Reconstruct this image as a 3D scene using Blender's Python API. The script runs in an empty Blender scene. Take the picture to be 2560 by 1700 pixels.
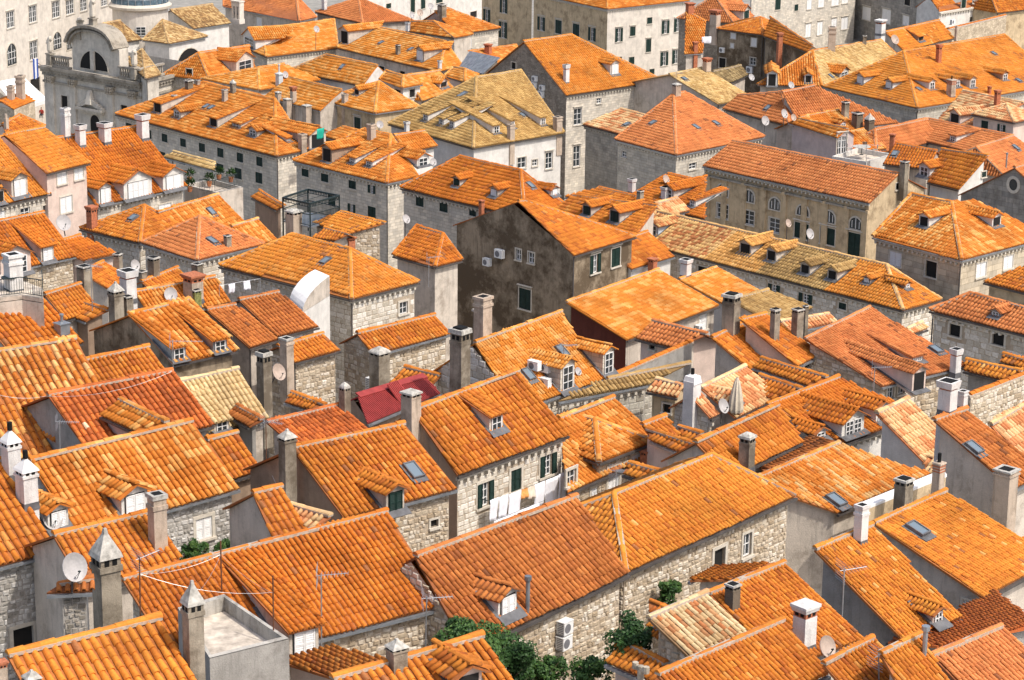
import bpy, math, random
import numpy as np
from mathutils import Vector, Matrix
random.seed(7); rng = np.random.default_rng(7)
scene = bpy.context.scene; COL = scene.collection
# ------------------------------------------------------------------ camera, sky, sun, exposure
CAM = np.array([0.0, 0.0, 62.0]); TILT = math.radians(16.3); ROLL = math.radians(0.7)
cam_data = bpy.data.cameras.new('camera'); cam_data.lens = 84.99; cam_data.sensor_width = 36
cam_data.clip_start = 0.5; cam_data.clip_end = 3000
cam = bpy.data.objects.new('camera', cam_data); COL.objects.link(cam)
CR = Matrix.Rotation(math.pi/2 - TILT, 3, 'X') @ Matrix.Rotation(ROLL, 3, 'Z')
cam.matrix_world = Matrix.Translation(CAM) @ CR.to_4x4()
scene.camera = cam
SUN_EL, SUN_AZ = 54.0, -36.0            # azimuth measured from +X towards +Y
sd = Vector((math.cos(math.radians(SUN_EL))*math.cos(math.radians(SUN_AZ)), math.cos(math.radians(SUN_EL))*math.sin(math.radians(SUN_AZ)), math.sin(math.radians(SUN_EL))))
world = bpy.data.worlds.new('World'); scene.world = world; world.use_nodes = True
wt = world.node_tree; wt.nodes.clear()
sky = wt.nodes.new('ShaderNodeTexSky'); sky.sky_type = 'NISHITA'; sky.sun_disc = False
sky.sun_elevation = math.radians(SUN_EL); sky.sun_rotation = math.atan2(sd.x, sd.y)
sky.air_density = 1.0; sky.dust_density = 4.0; sky.ozone_density = 1.0
bg = wt.nodes.new('ShaderNodeBackground'); bg.inputs['Strength'].default_value = 0.15
wo = wt.nodes.new('ShaderNodeOutputWorld')
wt.links.new(sky.outputs[0], bg.inputs[0]); wt.links.new(bg.outputs[0], wo.inputs[0])
sl = bpy.data.lights.new('sun', 'SUN'); sl.energy = 2.5; sl.angle = math.radians(0.55); sl.color = (1.0, 0.95, 0.87)
so = bpy.data.objects.new('sun', sl); COL.objects.link(so); so.rotation_euler = sd.to_track_quat('Z', 'Y').to_euler()
so.location = (60, -40, 140)
vs = scene.view_settings; vs.view_transform = 'Standard'; vs.look = 'None'; vs.exposure = 0.50; vs.gamma = 1.0; vs.use_curve_mapping = False
scene.cycles.max_bounces = 5; scene.cycles.diffuse_bounces = 4; scene.cycles.glossy_bounces = 2

# ------------------------------------------------------------------ materials
MATS = {}
def newmat(name):
    m = bpy.data.materials.new(name); m.use_nodes = True; MATS[name] = m
    nt = m.node_tree; b = nt.nodes['Principled BSDF']; b.inputs['Specular IOR Level'].default_value = 0.25
    return m, nt, b
def N(nt, t, **kw):
    n = nt.nodes.new(t)
    for k, v in kw.items():
        if k in n.inputs: n.inputs[k].default_value = v
        else: setattr(n, k, v)
    return n
def ramp(nt, stops, interp='LINEAR'):
    r = N(nt, 'ShaderNodeValToRGB'); e = r.color_ramp; e.interpolation = interp
    while len(e.elements) > 1: e.elements.remove(e.elements[-1])
    e.elements[0].position = stops[0][0]; e.elements[0].color = (*stops[0][1], 1)
    for p, c in stops[1:]:
        q = e.elements.new(p); q.color = (*c, 1)
    return r
def mixc(nt, fac, a, b, mode='MIX'):
    m = N(nt, 'ShaderNodeMix', data_type='RGBA', blend_type=mode)
    for i, v in ((0, fac), (6, a), (7, b)):
        if isinstance(v, bpy.types.NodeSocket): nt.links.new(v, m.inputs[i])
        elif i == 0: m.inputs[0].default_value = v
        else: m.inputs[i].default_value = (*v, 1) if len(v) == 3 else v
    return m.outputs[2]
def noise(nt, vec, scale, detail=3, rough=.6):
    n = N(nt, 'ShaderNodeTexNoise'); n.inputs['Scale'].default_value = scale; n.inputs['Detail'].default_value = detail; n.inputs['Roughness'].default_value = rough
    if vec is not None: nt.links.new(vec, n.inputs['Vector'])
    return n.outputs[0]
def pos(nt): return N(nt, 'ShaderNodeNewGeometry').outputs['Position']
def simple(name, col, rough=.7, metal=0.0, var=.12, scale=6):
    m, nt, b = newmat(name); b.inputs['Roughness'].default_value = rough; b.inputs['Metallic'].default_value = metal
    p = pos(nt); n = noise(nt, p, scale)
    r = ramp(nt, [(.3, tuple(c*(1-var) for c in col)), (.7, tuple(min(1, c*(1+var)) for c in col))])
    nt.links.new(n, r.inputs[0]); nt.links.new(r.outputs[0], b.inputs['Base Color'])
    return m
O1=(.57,.188,.025);O2=(.61,.225,.031);O3=(.48,.145,.022);OD=(.38,.100,.018);OY=(.64,.28,.065);PY=(.70,.38,.12);PC=(.68,.44,.19);BR=(.34,.13,.045);DK=(.12,.075,.045);OLV=(.38,.235,.085);TAN=(.58,.36,.15);PK=(.66,.25,.10);LT=(.72,.55,.36)
PALS = {
 'or':[(0,BR),(.09,OD),(.3,O3),(.55,O1),(.9,O2),(1,OY)], 'orr':[(0,BR),(.10,OD),(.4,(.52,.15,.016)),(.9,O1),(1,O2)], 'or2':[(0,BR),(.09,O3),(.3,O1),(.6,O2),(.95,(.64,.262,.036)),(1,PY)],
 'or3':[(0,BR),(.12,O1),(.6,O2),(1,OY)], 'orp':[(0,(.28,.10,.04)),(.1,(.46,.15,.05)),(.5,(.57,.195,.06)),(1,(.64,.25,.085))], 'orp2':[(0,(.50,.17,.06)),(1,(.68,.26,.09))],
 'rust':[(0,(.22,.08,.03)),(.1,(.36,.11,.03)),(.5,(.46,.15,.036)),(1,(.56,.20,.05))], 'rust2':[(0,(.30,.08,.022)),(.6,(.50,.13,.03)),(.97,(.60,.17,.035)),(.985,LT),(1,LT)],
 'red':[(0,(.42,.11,.03)),(1,(.62,.18,.035))], 'mix':[(0,O3),(.5,O1),(.66,OY),(.8,PY),(1,PY)], 'mixy':[(0,O1),(.45,O2),(.62,OY),(.85,PY),(1,PY)],
 'mixo':[(0,O3),(.5,O1),(.8,OY),(1,PY)], 'old':[(0,BR),(.25,(.50,.19,.07)),(.45,TAN),(.75,(.66,.40,.15)),(1,PC)], 'oldmix':[(0,BR),(.18,O3),(.45,O1),(.6,OY),(.78,PY),(1,PC)],
 'oldstripe':[(0,BR),(.12,O3),(.45,O1),(.62,OY),(.78,TAN),(1,(.60,.45,.20))], 'olive':[(0,(.24,.15,.06)),(.5,OLV),(1,(.48,.32,.13))], 'oliv':[(0,(.33,.19,.06)),(.5,(.45,.275,.095)),(1,(.56,.37,.14))],
 'olivdark':[(0,(.12,.085,.04)),(.6,(.27,.19,.085)),(1,(.42,.32,.16))], 'oldcream':[(0,(.36,.21,.08)),(.4,(.52,.34,.13)),(1,(.68,.50,.24))], 'cream':[(0,(.54,.37,.17)),(1,(.74,.56,.30))],
 'creamold':[(0,(.22,.15,.08)),(.25,(.50,.19,.07)),(.5,(.58,.42,.22)),(1,(.72,.58,.36))], 'pale':[(0,(.52,.18,.07)),(.35,(.64,.27,.11)),(.55,(.72,.46,.22)),(1,(.78,.56,.30))],
 'churchold':[(0,(.20,.12,.055)),(.35,(.36,.21,.085)),(.7,(.50,.34,.15)),(1,(.62,.46,.24))], 'orold':[(0,(.40,.20,.06)),(.5,(.60,.30,.08)),(1,(.70,.40,.14))],
}
def tile_mat(name, stops, dirt):
    m, nt, b = newmat('terracotta_'+name); b.inputs['Roughness'].default_value = .82
    at = N(nt, 'ShaderNodeAttribute', attribute_name='tint'); oi = N(nt, 'ShaderNodeObjectInfo'); sp = N(nt, 'ShaderNodeSeparateColor')
    nt.links.new(oi.outputs['Color'], sp.inputs[0])
    ad = N(nt, 'ShaderNodeMath', operation='ADD'); nt.links.new(at.outputs['Fac'], ad.inputs[0]); nt.links.new(sp.outputs[0], ad.inputs[1])
    r = ramp(nt, stops); nt.links.new(ad.outputs[0], r.inputs[0])
    p = pos(nt)
    n1 = noise(nt, p, .42, 6, .68); r1 = ramp(nt, [(.30, (.68,.65,.62)), (.56, (1.06,1.06,1.06))]); nt.links.new(n1, r1.inputs[0])
    n2 = noise(nt, p, 14, 3); r2 = ramp(nt, [(.25, (.80,.80,.80)), (.7, (1.10,1.10,1.10))]); nt.links.new(n2, r2.inputs[0])
    c = mixc(nt, 1, mixc(nt, 1, r.outputs[0], r1.outputs[0], 'MULTIPLY'), r2.outputs[0], 'MULTIPLY')
    n3 = noise(nt, p, 1.9, 6, .75); r3 = ramp(nt, [(.60-.05*dirt, (0,0,0)), (.72, (dirt,)*3)]); nt.links.new(n3, r3.inputs[0])
    c = mixc(nt, r3.outputs[0], c, (.10,.075,.05))
    nt.links.new(c, b.inputs['Base Color'])
    return m
DIRT = {'or3':.75,'old':.45,'olive':.6,'olivdark':.8,'oliv':.5,'oldmix':.35,'oldstripe':.5,'creamold':.6,'or2':.35,'orp':.3,'rust':.4,'pale':.25,'rust2':.35,'oldcream':.45}
for k_, s_ in PALS.items(): tile_mat(k_, s_, DIRT.get(k_, .22))
def wall_mat(name, base, kind='plaster', stain=.35, mort=None, sc=1.0, streak=.5):
    m, nt, b = newmat('wall_'+name); b.inputs['Roughness'].default_value = .92
    p = pos(nt); uv = N(nt, 'ShaderNodeUVMap', uv_map='wall').outputs[0]
    n1 = noise(nt, p, 1.1, 5, .65); r1 = ramp(nt, [(.3, tuple(c*.80 for c in base)), (.65, tuple(min(1, c*1.08) for c in base))]); nt.links.new(n1, r1.inputs[0])
    c = r1.outputs[0]; hgt = None
    if kind == 'brick':
        br = N(nt, 'ShaderNodeTexBrick'); br.inputs['Scale'].default_value = 1.0; br.inputs['Brick Width'].default_value = .48*sc; br.inputs['Row Height'].default_value = .25*sc
        br.inputs['Mortar Size'].default_value = .014; br.inputs['Mortar Smooth'].default_value = .3; br.inputs['Bias'].default_value = 0; br.offset_frequency = 2; br.squash = 1.3; br.squash_frequency = 3
        br.inputs['Color1'].default_value = (.78,.78,.78,1); br.inputs['Color2'].default_value = (1.1,1.08,1.04,1); br.inputs['Mortar'].default_value = (.62,.58,.52,1)
        w = N(nt, 'ShaderNodeVectorMath', operation='MULTIPLY_ADD'); nz = N(nt, 'ShaderNodeTexNoise'); nz.inputs['Scale'].default_value = 3
        nt.links.new(uv, nz.inputs['Vector']); nt.links.new(nz.outputs[1], w.inputs[0]); w.inputs[1].default_value = (.09,.07,0); nt.links.new(uv, w.inputs[2])
        nt.links.new(w.outputs[0], br.inputs['Vector']); c = mixc(nt, 1, c, br.outputs['Color'], 'MULTIPLY'); hgt = br.outputs['Fac']
    elif kind == 'rubble':
        v = N(nt, 'ShaderNodeTexVoronoi', feature='DISTANCE_TO_EDGE'); v.inputs['Scale'].default_value = 3.4/sc
        v2 = N(nt, 'ShaderNodeTexVoronoi'); v2.inputs['Scale'].default_value = 3.4/sc
        mp = N(nt, 'ShaderNodeMapping'); mp.inputs['Scale'].default_value = (.75,1.25,1)
        nt.links.new(uv, mp.inputs[0]); nt.links.new(mp.outputs[0], v.inputs['Vector']); nt.links.new(mp.outputs[0], v2.inputs['Vector'])
        rr = ramp(nt, [(0, (.60,.57,.52)), (.07, (1,1,1))]); nt.links.new(v.outputs[0], rr.inputs[0])
        sv = N(nt, 'ShaderNodeSeparateColor'); nt.links.new(v2.outputs['Color'], sv.inputs[0]); rb = ramp(nt, [(0,(.75,.72,.68)),(1,(1.15,1.12,1.08))]); nt.links.new(sv.outputs[0], rb.inputs[0])
        c = mixc(nt, 1, mixc(nt, 1, c, rb.outputs[0], 'MULTIPLY'), rr.outputs[0], 'MULTIPLY'); hgt = rr.outputs[0]
    mp = N(nt, 'ShaderNodeMapping'); mp.inputs['Scale'].default_value = (2.2,.22,1); nt.links.new(uv, mp.inputs[0])
    n2 = noise(nt, mp.outputs[0], 1.6, 5, .7); r2 = ramp(nt, [(.52, (0,0,0)), (.72, (streak,)*3)]); nt.links.new(n2, r2.inputs[0])
    c = mixc(nt, r2.outputs[0], c, tuple(x*.42 for x in base))
    n3 = noise(nt, p, .8 if stain < .8 else .45, 6, .72); r3 = ramp(nt, [(.50 if stain < .8 else .40, (0,0,0)), (.66 if stain < .8 else .56, (stain,)*3)]); nt.links.new(n3, r3.inputs[0])
    c = mixc(nt, r3.outputs[0], c, (base[0]*.33, base[1]*.30, base[2]*.27))
    n4 = noise(nt, p, 22, 3); r4 = ramp(nt, [(.3, (.9,.9,.9)), (.7, (1.06,1.06,1.06))]); nt.links.new(n4, r4.inputs[0]); c = mixc(nt, 1, c, r4.outputs[0], 'MULTIPLY')
    nt.links.new(c, b.inputs['Base Color'])
    bp = N(nt, 'ShaderNodeBump'); bp.inputs['Strength'].default_value = .5; bp.inputs['Distance'].default_value = .03
    nt.links.new(hgt if hgt is not None else n4, bp.inputs['Height']); nt.links.new(bp.outputs[0], b.inputs['Normal'])
    return m
ST=(.56,.50,.42)
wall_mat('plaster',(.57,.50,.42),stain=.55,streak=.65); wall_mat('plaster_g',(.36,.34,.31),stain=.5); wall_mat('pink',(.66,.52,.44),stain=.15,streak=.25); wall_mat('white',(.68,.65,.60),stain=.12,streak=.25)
wall_mat('cream',(.66,.56,.44),stain=.15,streak=.3); wall_mat('brown',(.38,.27,.19),stain=.35); wall_mat('tan',(.56,.43,.27),stain=.7,streak=.7); wall_mat('mauve',(.52,.44,.42),stain=.15,streak=.2)
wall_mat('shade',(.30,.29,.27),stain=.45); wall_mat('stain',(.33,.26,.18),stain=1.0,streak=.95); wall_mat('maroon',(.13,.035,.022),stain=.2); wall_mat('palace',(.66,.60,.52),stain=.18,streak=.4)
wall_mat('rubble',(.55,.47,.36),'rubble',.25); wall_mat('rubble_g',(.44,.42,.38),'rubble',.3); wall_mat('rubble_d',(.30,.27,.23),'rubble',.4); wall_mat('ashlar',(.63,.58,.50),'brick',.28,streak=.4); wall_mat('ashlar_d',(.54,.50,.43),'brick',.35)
wall_mat('tanashlar',(.58,.50,.38),'brick',.4,sc=1.6); wall_mat('darkstone',(.33,.31,.28),'brick',.55,sc=1.5,streak=.7); wall_mat('chim_stone',(.36,.31,.24),stain=.85,streak=.9); wall_mat('chim_plaster',(.50,.40,.31),stain=.6,streak=.85); wall_mat('chim_white',(.68,.66,.63),stain=.25,streak=.5); wall_mat('mortar',(.44,.36,.27),stain=.4); wall_mat('mortar_g',(.40,.37,.33),stain=.3); wall_mat('concrete',(.46,.43,.38),stain=.75,streak=.8); wall_mat('oldstone',(.36,.32,.26),stain=.75,streak=.9)
wall_mat('church',(.60,.55,.47),stain=.35,streak=.6); wall_mat('blue',(.50,.55,.60),stain=.1)
def stone_mat(name, stops):
    m, nt, b = newmat(name); b.inputs['Roughness'].default_value = .9
    oi = N(nt, 'ShaderNodeObjectInfo'); sp = N(nt, 'ShaderNodeSeparateColor'); nt.links.new(oi.outputs['Color'], sp.inputs[0]); at = N(nt, 'ShaderNodeAttribute', attribute_name='tint')
    ad = N(nt, 'ShaderNodeMath', operation='ADD'); nt.links.new(at.outputs['Fac'], ad.inputs[0]); nt.links.new(sp.outputs[0], ad.inputs[1])
    r = ramp(nt, stops); nt.links.new(ad.outputs[0], r.inputs[0]); p = pos(nt)
    n2 = noise(nt, p, 9, 5, .7); r2 = ramp(nt, [(.3, (.72,.70,.67)), (.62, (1.08,1.08,1.08))]); nt.links.new(n2, r2.inputs[0])
    nt.links.new(mixc(nt, 1, r.outputs[0], r2.outputs[0], 'MULTIPLY'), b.inputs['Base Color'])
    bp = N(nt, 'ShaderNodeBump'); bp.inputs['Strength'].default_value = .4; bp.inputs['Distance'].default_value = .02; nt.links.new(n2, bp.inputs['Height']); nt.links.new(bp.outputs[0], b.inputs['Normal'])
    return m
stone_mat('stone_rubble', [(0,(.36,.28,.19)),(.5,(.52,.44,.33)),(1,(.66,.60,.51))]); stone_mat('stone_rubble_g', [(0,(.28,.26,.23)),(.5,(.44,.42,.39)),(1,(.60,.58,.55))])
stone_mat('stone_rubble_d', [(0,(.20,.18,.15)),(.5,(.30,.27,.23)),(1,(.42,.38,.33))]); stone_mat('stone_ashlar', [(0,(.46,.41,.33)),(.5,(.59,.54,.46)),(1,(.70,.66,.59))]); stone_mat('stone_ashlar_d', [(0,(.30,.27,.22)),(.5,(.40,.37,.31)),(1,(.50,.47,.40))])
STONE = {'rubble':('stone_rubble','mortar'),'rubble_g':('stone_rubble_g','mortar_g'),'rubble_d':('stone_rubble_d','mortar_g'),'ashlar':('stone_ashlar','mortar'),'ashlar_d':('stone_ashlar_d','mortar_g')}
simple('surround_stone',(.54,.49,.41)); simple('green_paint',(.010,.028,.022),.55,var=.3,scale=3); simple('dark_paint',(.022,.028,.026),.6); simple('white_paint',(.72,.71,.69),.5,var=.06); simple('grey_paint',(.50,.52,.52),.5)
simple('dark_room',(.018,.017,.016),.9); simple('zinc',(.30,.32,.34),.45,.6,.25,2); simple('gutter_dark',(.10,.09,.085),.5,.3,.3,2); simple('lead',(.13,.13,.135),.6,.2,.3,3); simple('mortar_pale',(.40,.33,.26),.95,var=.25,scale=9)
simple('whitewash',(.76,.74,.71),.85,var=.1,scale=2); simple('chimney_stone',(.38,.33,.26),.95,var=.45,scale=5); simple('chimney_plaster',(.56,.46,.37),.92,var=.28,scale=3); simple('chimney_brick',(.40,.14,.07),.9,var=.35,scale=9); simple('black_hole',(.008,.008,.008),.9)
simple('concrete_cap',(.40,.38,.34),.95,var=.4,scale=6); simple('moss_stone',(.20,.20,.07),.95,var=.4,scale=7); simple('steel_dark',(.03,.045,.045),.5,.3); simple('steel',(.42,.43,.44),.4,.7); simple('rust_iron',(.13,.055,.03),.8); simple('dish_grey',(.40,.38,.37),.5); simple('dish_brown',(.42,.33,.27),.5)
simple('ac_white',(.72,.72,.70),.5,var=.04); simple('ac_grille',(.16,.16,.17),.6); simple('cloth_white',(.78,.78,.82),.9,var=.05); simple('cloth_orange',(.72,.32,.10),.9,var=.35,scale=14); simple('cloth_cream',(.72,.60,.48),.9); simple('cloth_teal',(.02,.36,.26),.8); simple('canvas_beige',(.56,.49,.38),.9); simple('wood',(.20,.10,.05),.8); simple('skin',(.45,.24,.16),.6); simple('cloth_red',(.30,.04,.03),.9); simple('cloth_dark',(.03,.03,.04),.9); simple('cloth_blue',(.03,.10,.32),.9); simple('hair',(.02,.014,.01),.8)
simple('red_metal',(.30,.045,.04),.5,.1,.18,3); simple('dome_metal',(.10,.15,.19),.5,.3,.45,2); simple('awning_white',(.78,.77,.75),.9,var=.04); simple('clay_pot',(.42,.16,.07),.9); simple('bark',(.12,.085,.05),.95,var=.4); simple('floor_pale',(.52,.45,.37),.9,var=.45,scale=2.2); simple('flag_blue',(.05,.10,.35),.8)
m, nt, b = newmat('skylight_glass'); b.inputs['Base Color'].default_value = (.16,.20,.23,1); b.inputs['Roughness'].default_value = .12; b.inputs['Specular IOR Level'].default_value = .8
m, nt, b = newmat('window_glass'); b.inputs['Base Color'].default_value = (.035,.042,.046,1); b.inputs['Roughness'].default_value = .15; b.inputs['Specular IOR Level'].default_value = .6
m, nt, b = newmat('leaf'); b.inputs['Roughness'].default_value = .55
oi = N(nt, 'ShaderNodeAttribute', attribute_name='tint'); r = ramp(nt, [(0,(.012,.035,.010)),(.5,(.035,.085,.018)),(1,(.085,.15,.03))]); nt.links.new(oi.outputs['Fac'], r.inputs[0]); nt.links.new(r.outputs[0], b.inputs['Base Color'])
m, nt, b = newmat('paving'); b.inputs['Roughness'].default_value = .9
n_ = noise(nt, pos(nt), .9, 5); r = ramp(nt, [(.3,(.20,.19,.17)),(.7,(.34,.32,.28))]); nt.links.new(n_, r.inputs[0]); nt.links.new(r.outputs[0], b.inputs['Base Color'])
M = MATS

# ------------------------------------------------------------------ mesh helpers
class MB:
    """collects faces with material slots and builds one mesh object"""
    def __init__(s): s.v = []; s.f = []; s.m = []
    def poly(s, pts, m=0):
        i = len(s.v); s.v += [tuple(float(c) for c in p) for p in pts]; s.f.append(list(range(i, i+len(pts)))); s.m.append(m)
    def box(s, c, ax, ay, az, m=0):
        """box from centre and three half-axis vectors"""
        c, ax, ay, az = (np.asarray(q, float) for q in (c, ax, ay, az)); i = len(s.v)
        for sz in (-1, 1):
            for sx, sy in ((-1,-1),(1,-1),(1,1),(-1,1)): s.v.append(tuple(c+sx*ax+sy*ay+sz*az))
        for q in ((3,2,1,0),(4,5,6,7),(0,1,5,4),(1,2,6,5),(2,3,7,6),(3,0,4,7)): s.f.append([i+k for k in q]); s.m.append(m)
    def frustum(s, c, ux, uy, w0, w1, z0, z1, m=0, d0=None, d1=None):
        """tapered square block between heights z0 and z1 (offsets from c)"""
        d0 = d0 or w0; d1 = d1 or w1; c = np.asarray(c, float); i = len(s.v)
        for (w, d, z) in ((w0,d0,z0),(w1,d1,z1)):
            for sx, sy in ((-1,-1),(1,-1),(1,1),(-1,1)): s.v.append(tuple(c+ux*(sx*w/2)+uy*(sy*d/2)+np.array([0,0,z])))
        for q in ((3,2,1,0),(4,5,6,7),(0,1,5,4),(1,2,6,5),(2,3,7,6),(3,0,4,7)): s.f.append([i+k for k in q]); s.m.append(m)
    def tube(s, a, b, r, m=0, n=6, r2=None):
        a = np.asarray(a, float); b = np.asarray(b, float); d = b-a; L = np.linalg.norm(d)
        if L < 1e-6: return
        d /= L; x = np.cross(d, [0,0,1.0]); x = x/np.linalg.norm(x) if np.linalg.norm(x) > 1e-3 else np.array([1.0,0,0]); y = np.cross(d, x); i = len(s.v); r2 = r if r2 is None else r2
        for p, rr in ((a, r), (b, r2)):
            for k in range(n): t = 2*math.pi*k/n; s.v.append(tuple(p+rr*(math.cos(t)*x+math.sin(t)*y)))
        for k in range(n): s.f.append([i+k, i+(k+1)%n, i+n+(k+1)%n, i+n+k]); s.m.append(m)
        s.f.append([i+k for k in range(n)][::-1]); s.m.append(m); s.f.append([i+n+k for k in range(n)]); s.m.append(m)
    def prism(s, poly, off, m=0):
        """polygon extruded by a vector"""
        off = np.asarray(off, float); n = len(poly); P = [np.asarray(p, float) for p in poly]; s.poly([p+off for p in P], m); s.poly(P[::-1], m)
        for k in range(n): s.poly([P[k], P[(k+1)%n], P[(k+1)%n]+off, P[k]+off], m)
    def build(s, name, mats, parent=None, base=(0,0,0), uv=False, smooth=False, tint=None):
        me = bpy.data.meshes.new(name); B = np.asarray(base, float)
        me.from_pydata([tuple(np.asarray(p)-B) for p in s.v], [], s.f)
        for q in mats: me.materials.append(M[q] if isinstance(q, str) else q)
        if len(mats) > 1: me.polygons.foreach_set('material_index', s.m)
        if smooth: me.polygons.foreach_set('use_smooth', [True]*len(s.f))
        if uv:
            ul = me.uv_layers.new(name='wall'); V = np.array(s.v); out = []
            for f in s.f:
                p = V[f]; n_ = np.zeros(3)
                for k in range(len(f)): a, b2 = p[k], p[(k+1)%len(f)]; n_ += np.cross(a, b2)
                h = np.hypot(n_[0], n_[1])
                if h > .3*abs(n_[2]) and h > 1e-9: t = np.array([-n_[1], n_[0], 0])/h; out += [(float(q@t), float(q[2])) for q in p]
                else: out += [(float(q[0]), float(q[1])) for q in p]
            ul.data.foreach_set('uv', np.array(out, dtype=np.float32).ravel())
        if tint is not None: at = me.attributes.new('tint', 'FLOAT', 'FACE'); at.data.foreach_set('value', np.asarray(tint, dtype=np.float32))
        me.validate(); me.update()
        o = bpy.data.objects.new(name, me); COL.objects.link(o)
        if parent is not None: o.parent = parent
        else: o.location = B
        o.color = (0,0,0,1)
        return o
def thing(name, label, cat, loc, group=None):
    o = bpy.data.objects.new(name, None); COL.objects.link(o); o.location = tuple(loc); o.empty_display_size = .3
    o['label'] = label; o['category'] = cat
    if group: o['group'] = group
    return o
def tagm(o, label, cat, group=None):
    o['label'] = label; o['category'] = cat
    if group: o['group'] = group
    return o
def A(*p): return np.array(p, float)
def unit(v): return v/np.linalg.norm(v)
CRn = np.array(CR)
def proj(P):
    q = (np.atleast_2d(P)-CAM)@CRn; d = -q[:,2]
    return np.stack([512+2417.6*q[:,0]/d, 340-2417.6*q[:,1]/d], 1), d
def in_frame(P, mg=15):
    p, d = proj(P); return (p[:,0] > -mg) & (p[:,0] < 1024+mg) & (p[:,1] > -mg) & (p[:,1] < 680+mg)
GY = [30,45,60,80,105,130,170,230,300,420,700]; GZ = [36,33.5,31,27.5,22.0,17.5,11.5,6,3,3,3]
def ground(x, y): return float(np.interp(math.hypot(x, y), GY, GZ))

# ------------------------------------------------------------------ roof tiles
def tile_template(nseg, rim):
    """one clay cover tile: u across, v up the slope, n out of the roof"""
    V = []; F = []; a = [math.pi*k/nseg for k in range(nseg+1)]
    for r, h, v, n0 in ((.086,.104,-.02,.026), (.072,.086,.40,.002)):
        for t in a: V.append((r*math.cos(t), v, n0+h*math.sin(t)))
    k = nseg+1
    for i in range(nseg): F.append((i, i+k, i+k+1, i+1))
    if rim:
        for t in a: V.append((.068*math.cos(t), -.014, .008+.070*math.sin(t)))
        for i in range(nseg): F.append((i+1, i+1+2*k, i+2*k, i))
    return np.array(V), np.array(F)
TN = tile_template(4, True); TF = tile_template(3, True)
PITCH, ROW = .24, .365
TILE_MESH = {}
def tile_mesh(pal):
    if pal not in TILE_MESH:
        me = bpy.data.meshes.new('roof_tile'); me.from_pydata([tuple(p) for p in TN[0]], [], [tuple(f) for f in TN[1]]); me.materials.append(M['terracotta_'+pal])
        me.polygons.foreach_set('use_smooth', [i < 4 for i in range(len(TN[1]))]); me.update(); TILE_MESH[pal] = me
    return TILE_MESH[pal]
def pip(P, poly):
    x, y = P[:,0], P[:,1]; c = np.zeros(len(P), bool); n = len(poly)
    for i in range(n):
        x1, y1 = poly[i]; x2, y2 = poly[(i+1)%n]
        k = ((y1 > y) != (y2 > y)); c ^= k & (x < (x2-x1)*(y-y1)/((y2-y1) if abs(y2-y1) > 1e-9 else 1e-9)+x1)
    return c
def frame_of(poly):
    """eave edge is poly[0]->poly[1]; returns origin, u along eave, v up slope, n outward"""
    P = [np.asarray(p, float) for p in poly]; n_ = np.zeros(3)
    for k in range(len(P)): n_ += np.cross(P[k]-P[0], P[(k+1)%len(P)]-P[0])
    n_ = unit(n_); n_ = n_ if n_[2] > 0 else -n_
    h = np.cross([0,0,1.0], n_); u = unit(h) if np.linalg.norm(h) > 1e-4 else unit(P[1]-P[0]); v = np.cross(n_, u)
    if v[2] < 0: u = -u; v = -v
    return P[0], u, v, n_
TS = [1.0]
def lay_tiles(poly, pal):
    """rows of tiles clipped to a roof plane -> positions (N,3), axes, tints"""
    o, u, v, n_ = frame_of(poly); P2 = [((np.asarray(p)-o)@u, (np.asarray(p)-o)@v) for p in poly]
    us = [p[0] for p in P2]; vsn = [p[1] for p in P2]; pt = PITCH*TS[0]; rw = ROW*TS[0]
    nu = int((max(us)-min(us))/pt)+2; nv = int((max(vsn)-min(vsn))/rw)+2
    iu, iv = np.meshgrid(np.arange(nu), np.arange(nv)); iu = iu.ravel(); iv = iv.ravel()
    U = min(us)+pt*.5+iu*pt; V = min(vsn)-.04+iv*rw
    keep = pip(np.stack([U, V+rw*.55], 1), P2) & pip(np.stack([U, V+rw*.12+.05], 1), P2)
    iu, iv, U, V = iu[keep], iv[keep], U[keep], V[keep]; k = len(U)
    if k == 0: return None
    sag = .03*np.sin(U*.7+rng.uniform(0, 6))*np.sin(V*.9+rng.uniform(0, 6))+.012*np.sin(U*2.3+rng.uniform(0, 6))
    pos_ = o+np.outer(U+rng.normal(0, .006, k)+.035*np.sin(V*.8+U*.3), u)+np.outer(V+rng.normal(0, .011, k)+.03*np.sin(U*.9), v)+np.outer(rng.normal(0, .006, k)+sag*.5+.015, n_)
    t = rng.uniform(0, 1, k)
    ph = rng.uniform(0, 6, 4); t = np.clip(t*.82+.09+.15*np.sin(U*.55+ph[0]+1.5*np.sin(V*.5+ph[1]))*np.sin(V*.7+ph[2]+np.sin(U*.4+ph[3])), 0, 1)
    if pal in ('mixy','pale','mixo'):
        blk = rng.uniform(0, 1, (nv+2, nu//2+3)); off = rng.integers(0, 2, nv+2); t = .65*blk[iv, (iu+off[iv])//2]+.35*t
    if pal in ('oldstripe','creamold','mix'):
        cs = rng.uniform(0, 1, nu+2); t = .45*cs[iu]+.55*t
    if pal in ('or','orr','or2','orp','rust','red'): t = np.clip(.5+.55*(t-.5)+rng.normal(0, .12, k), .08, .93); q_ = rng.uniform(0, 1, k); t[q_ < .018] = .0; t[q_ > .978] = 1.0
    return pos_, (u, v, n_), t
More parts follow.
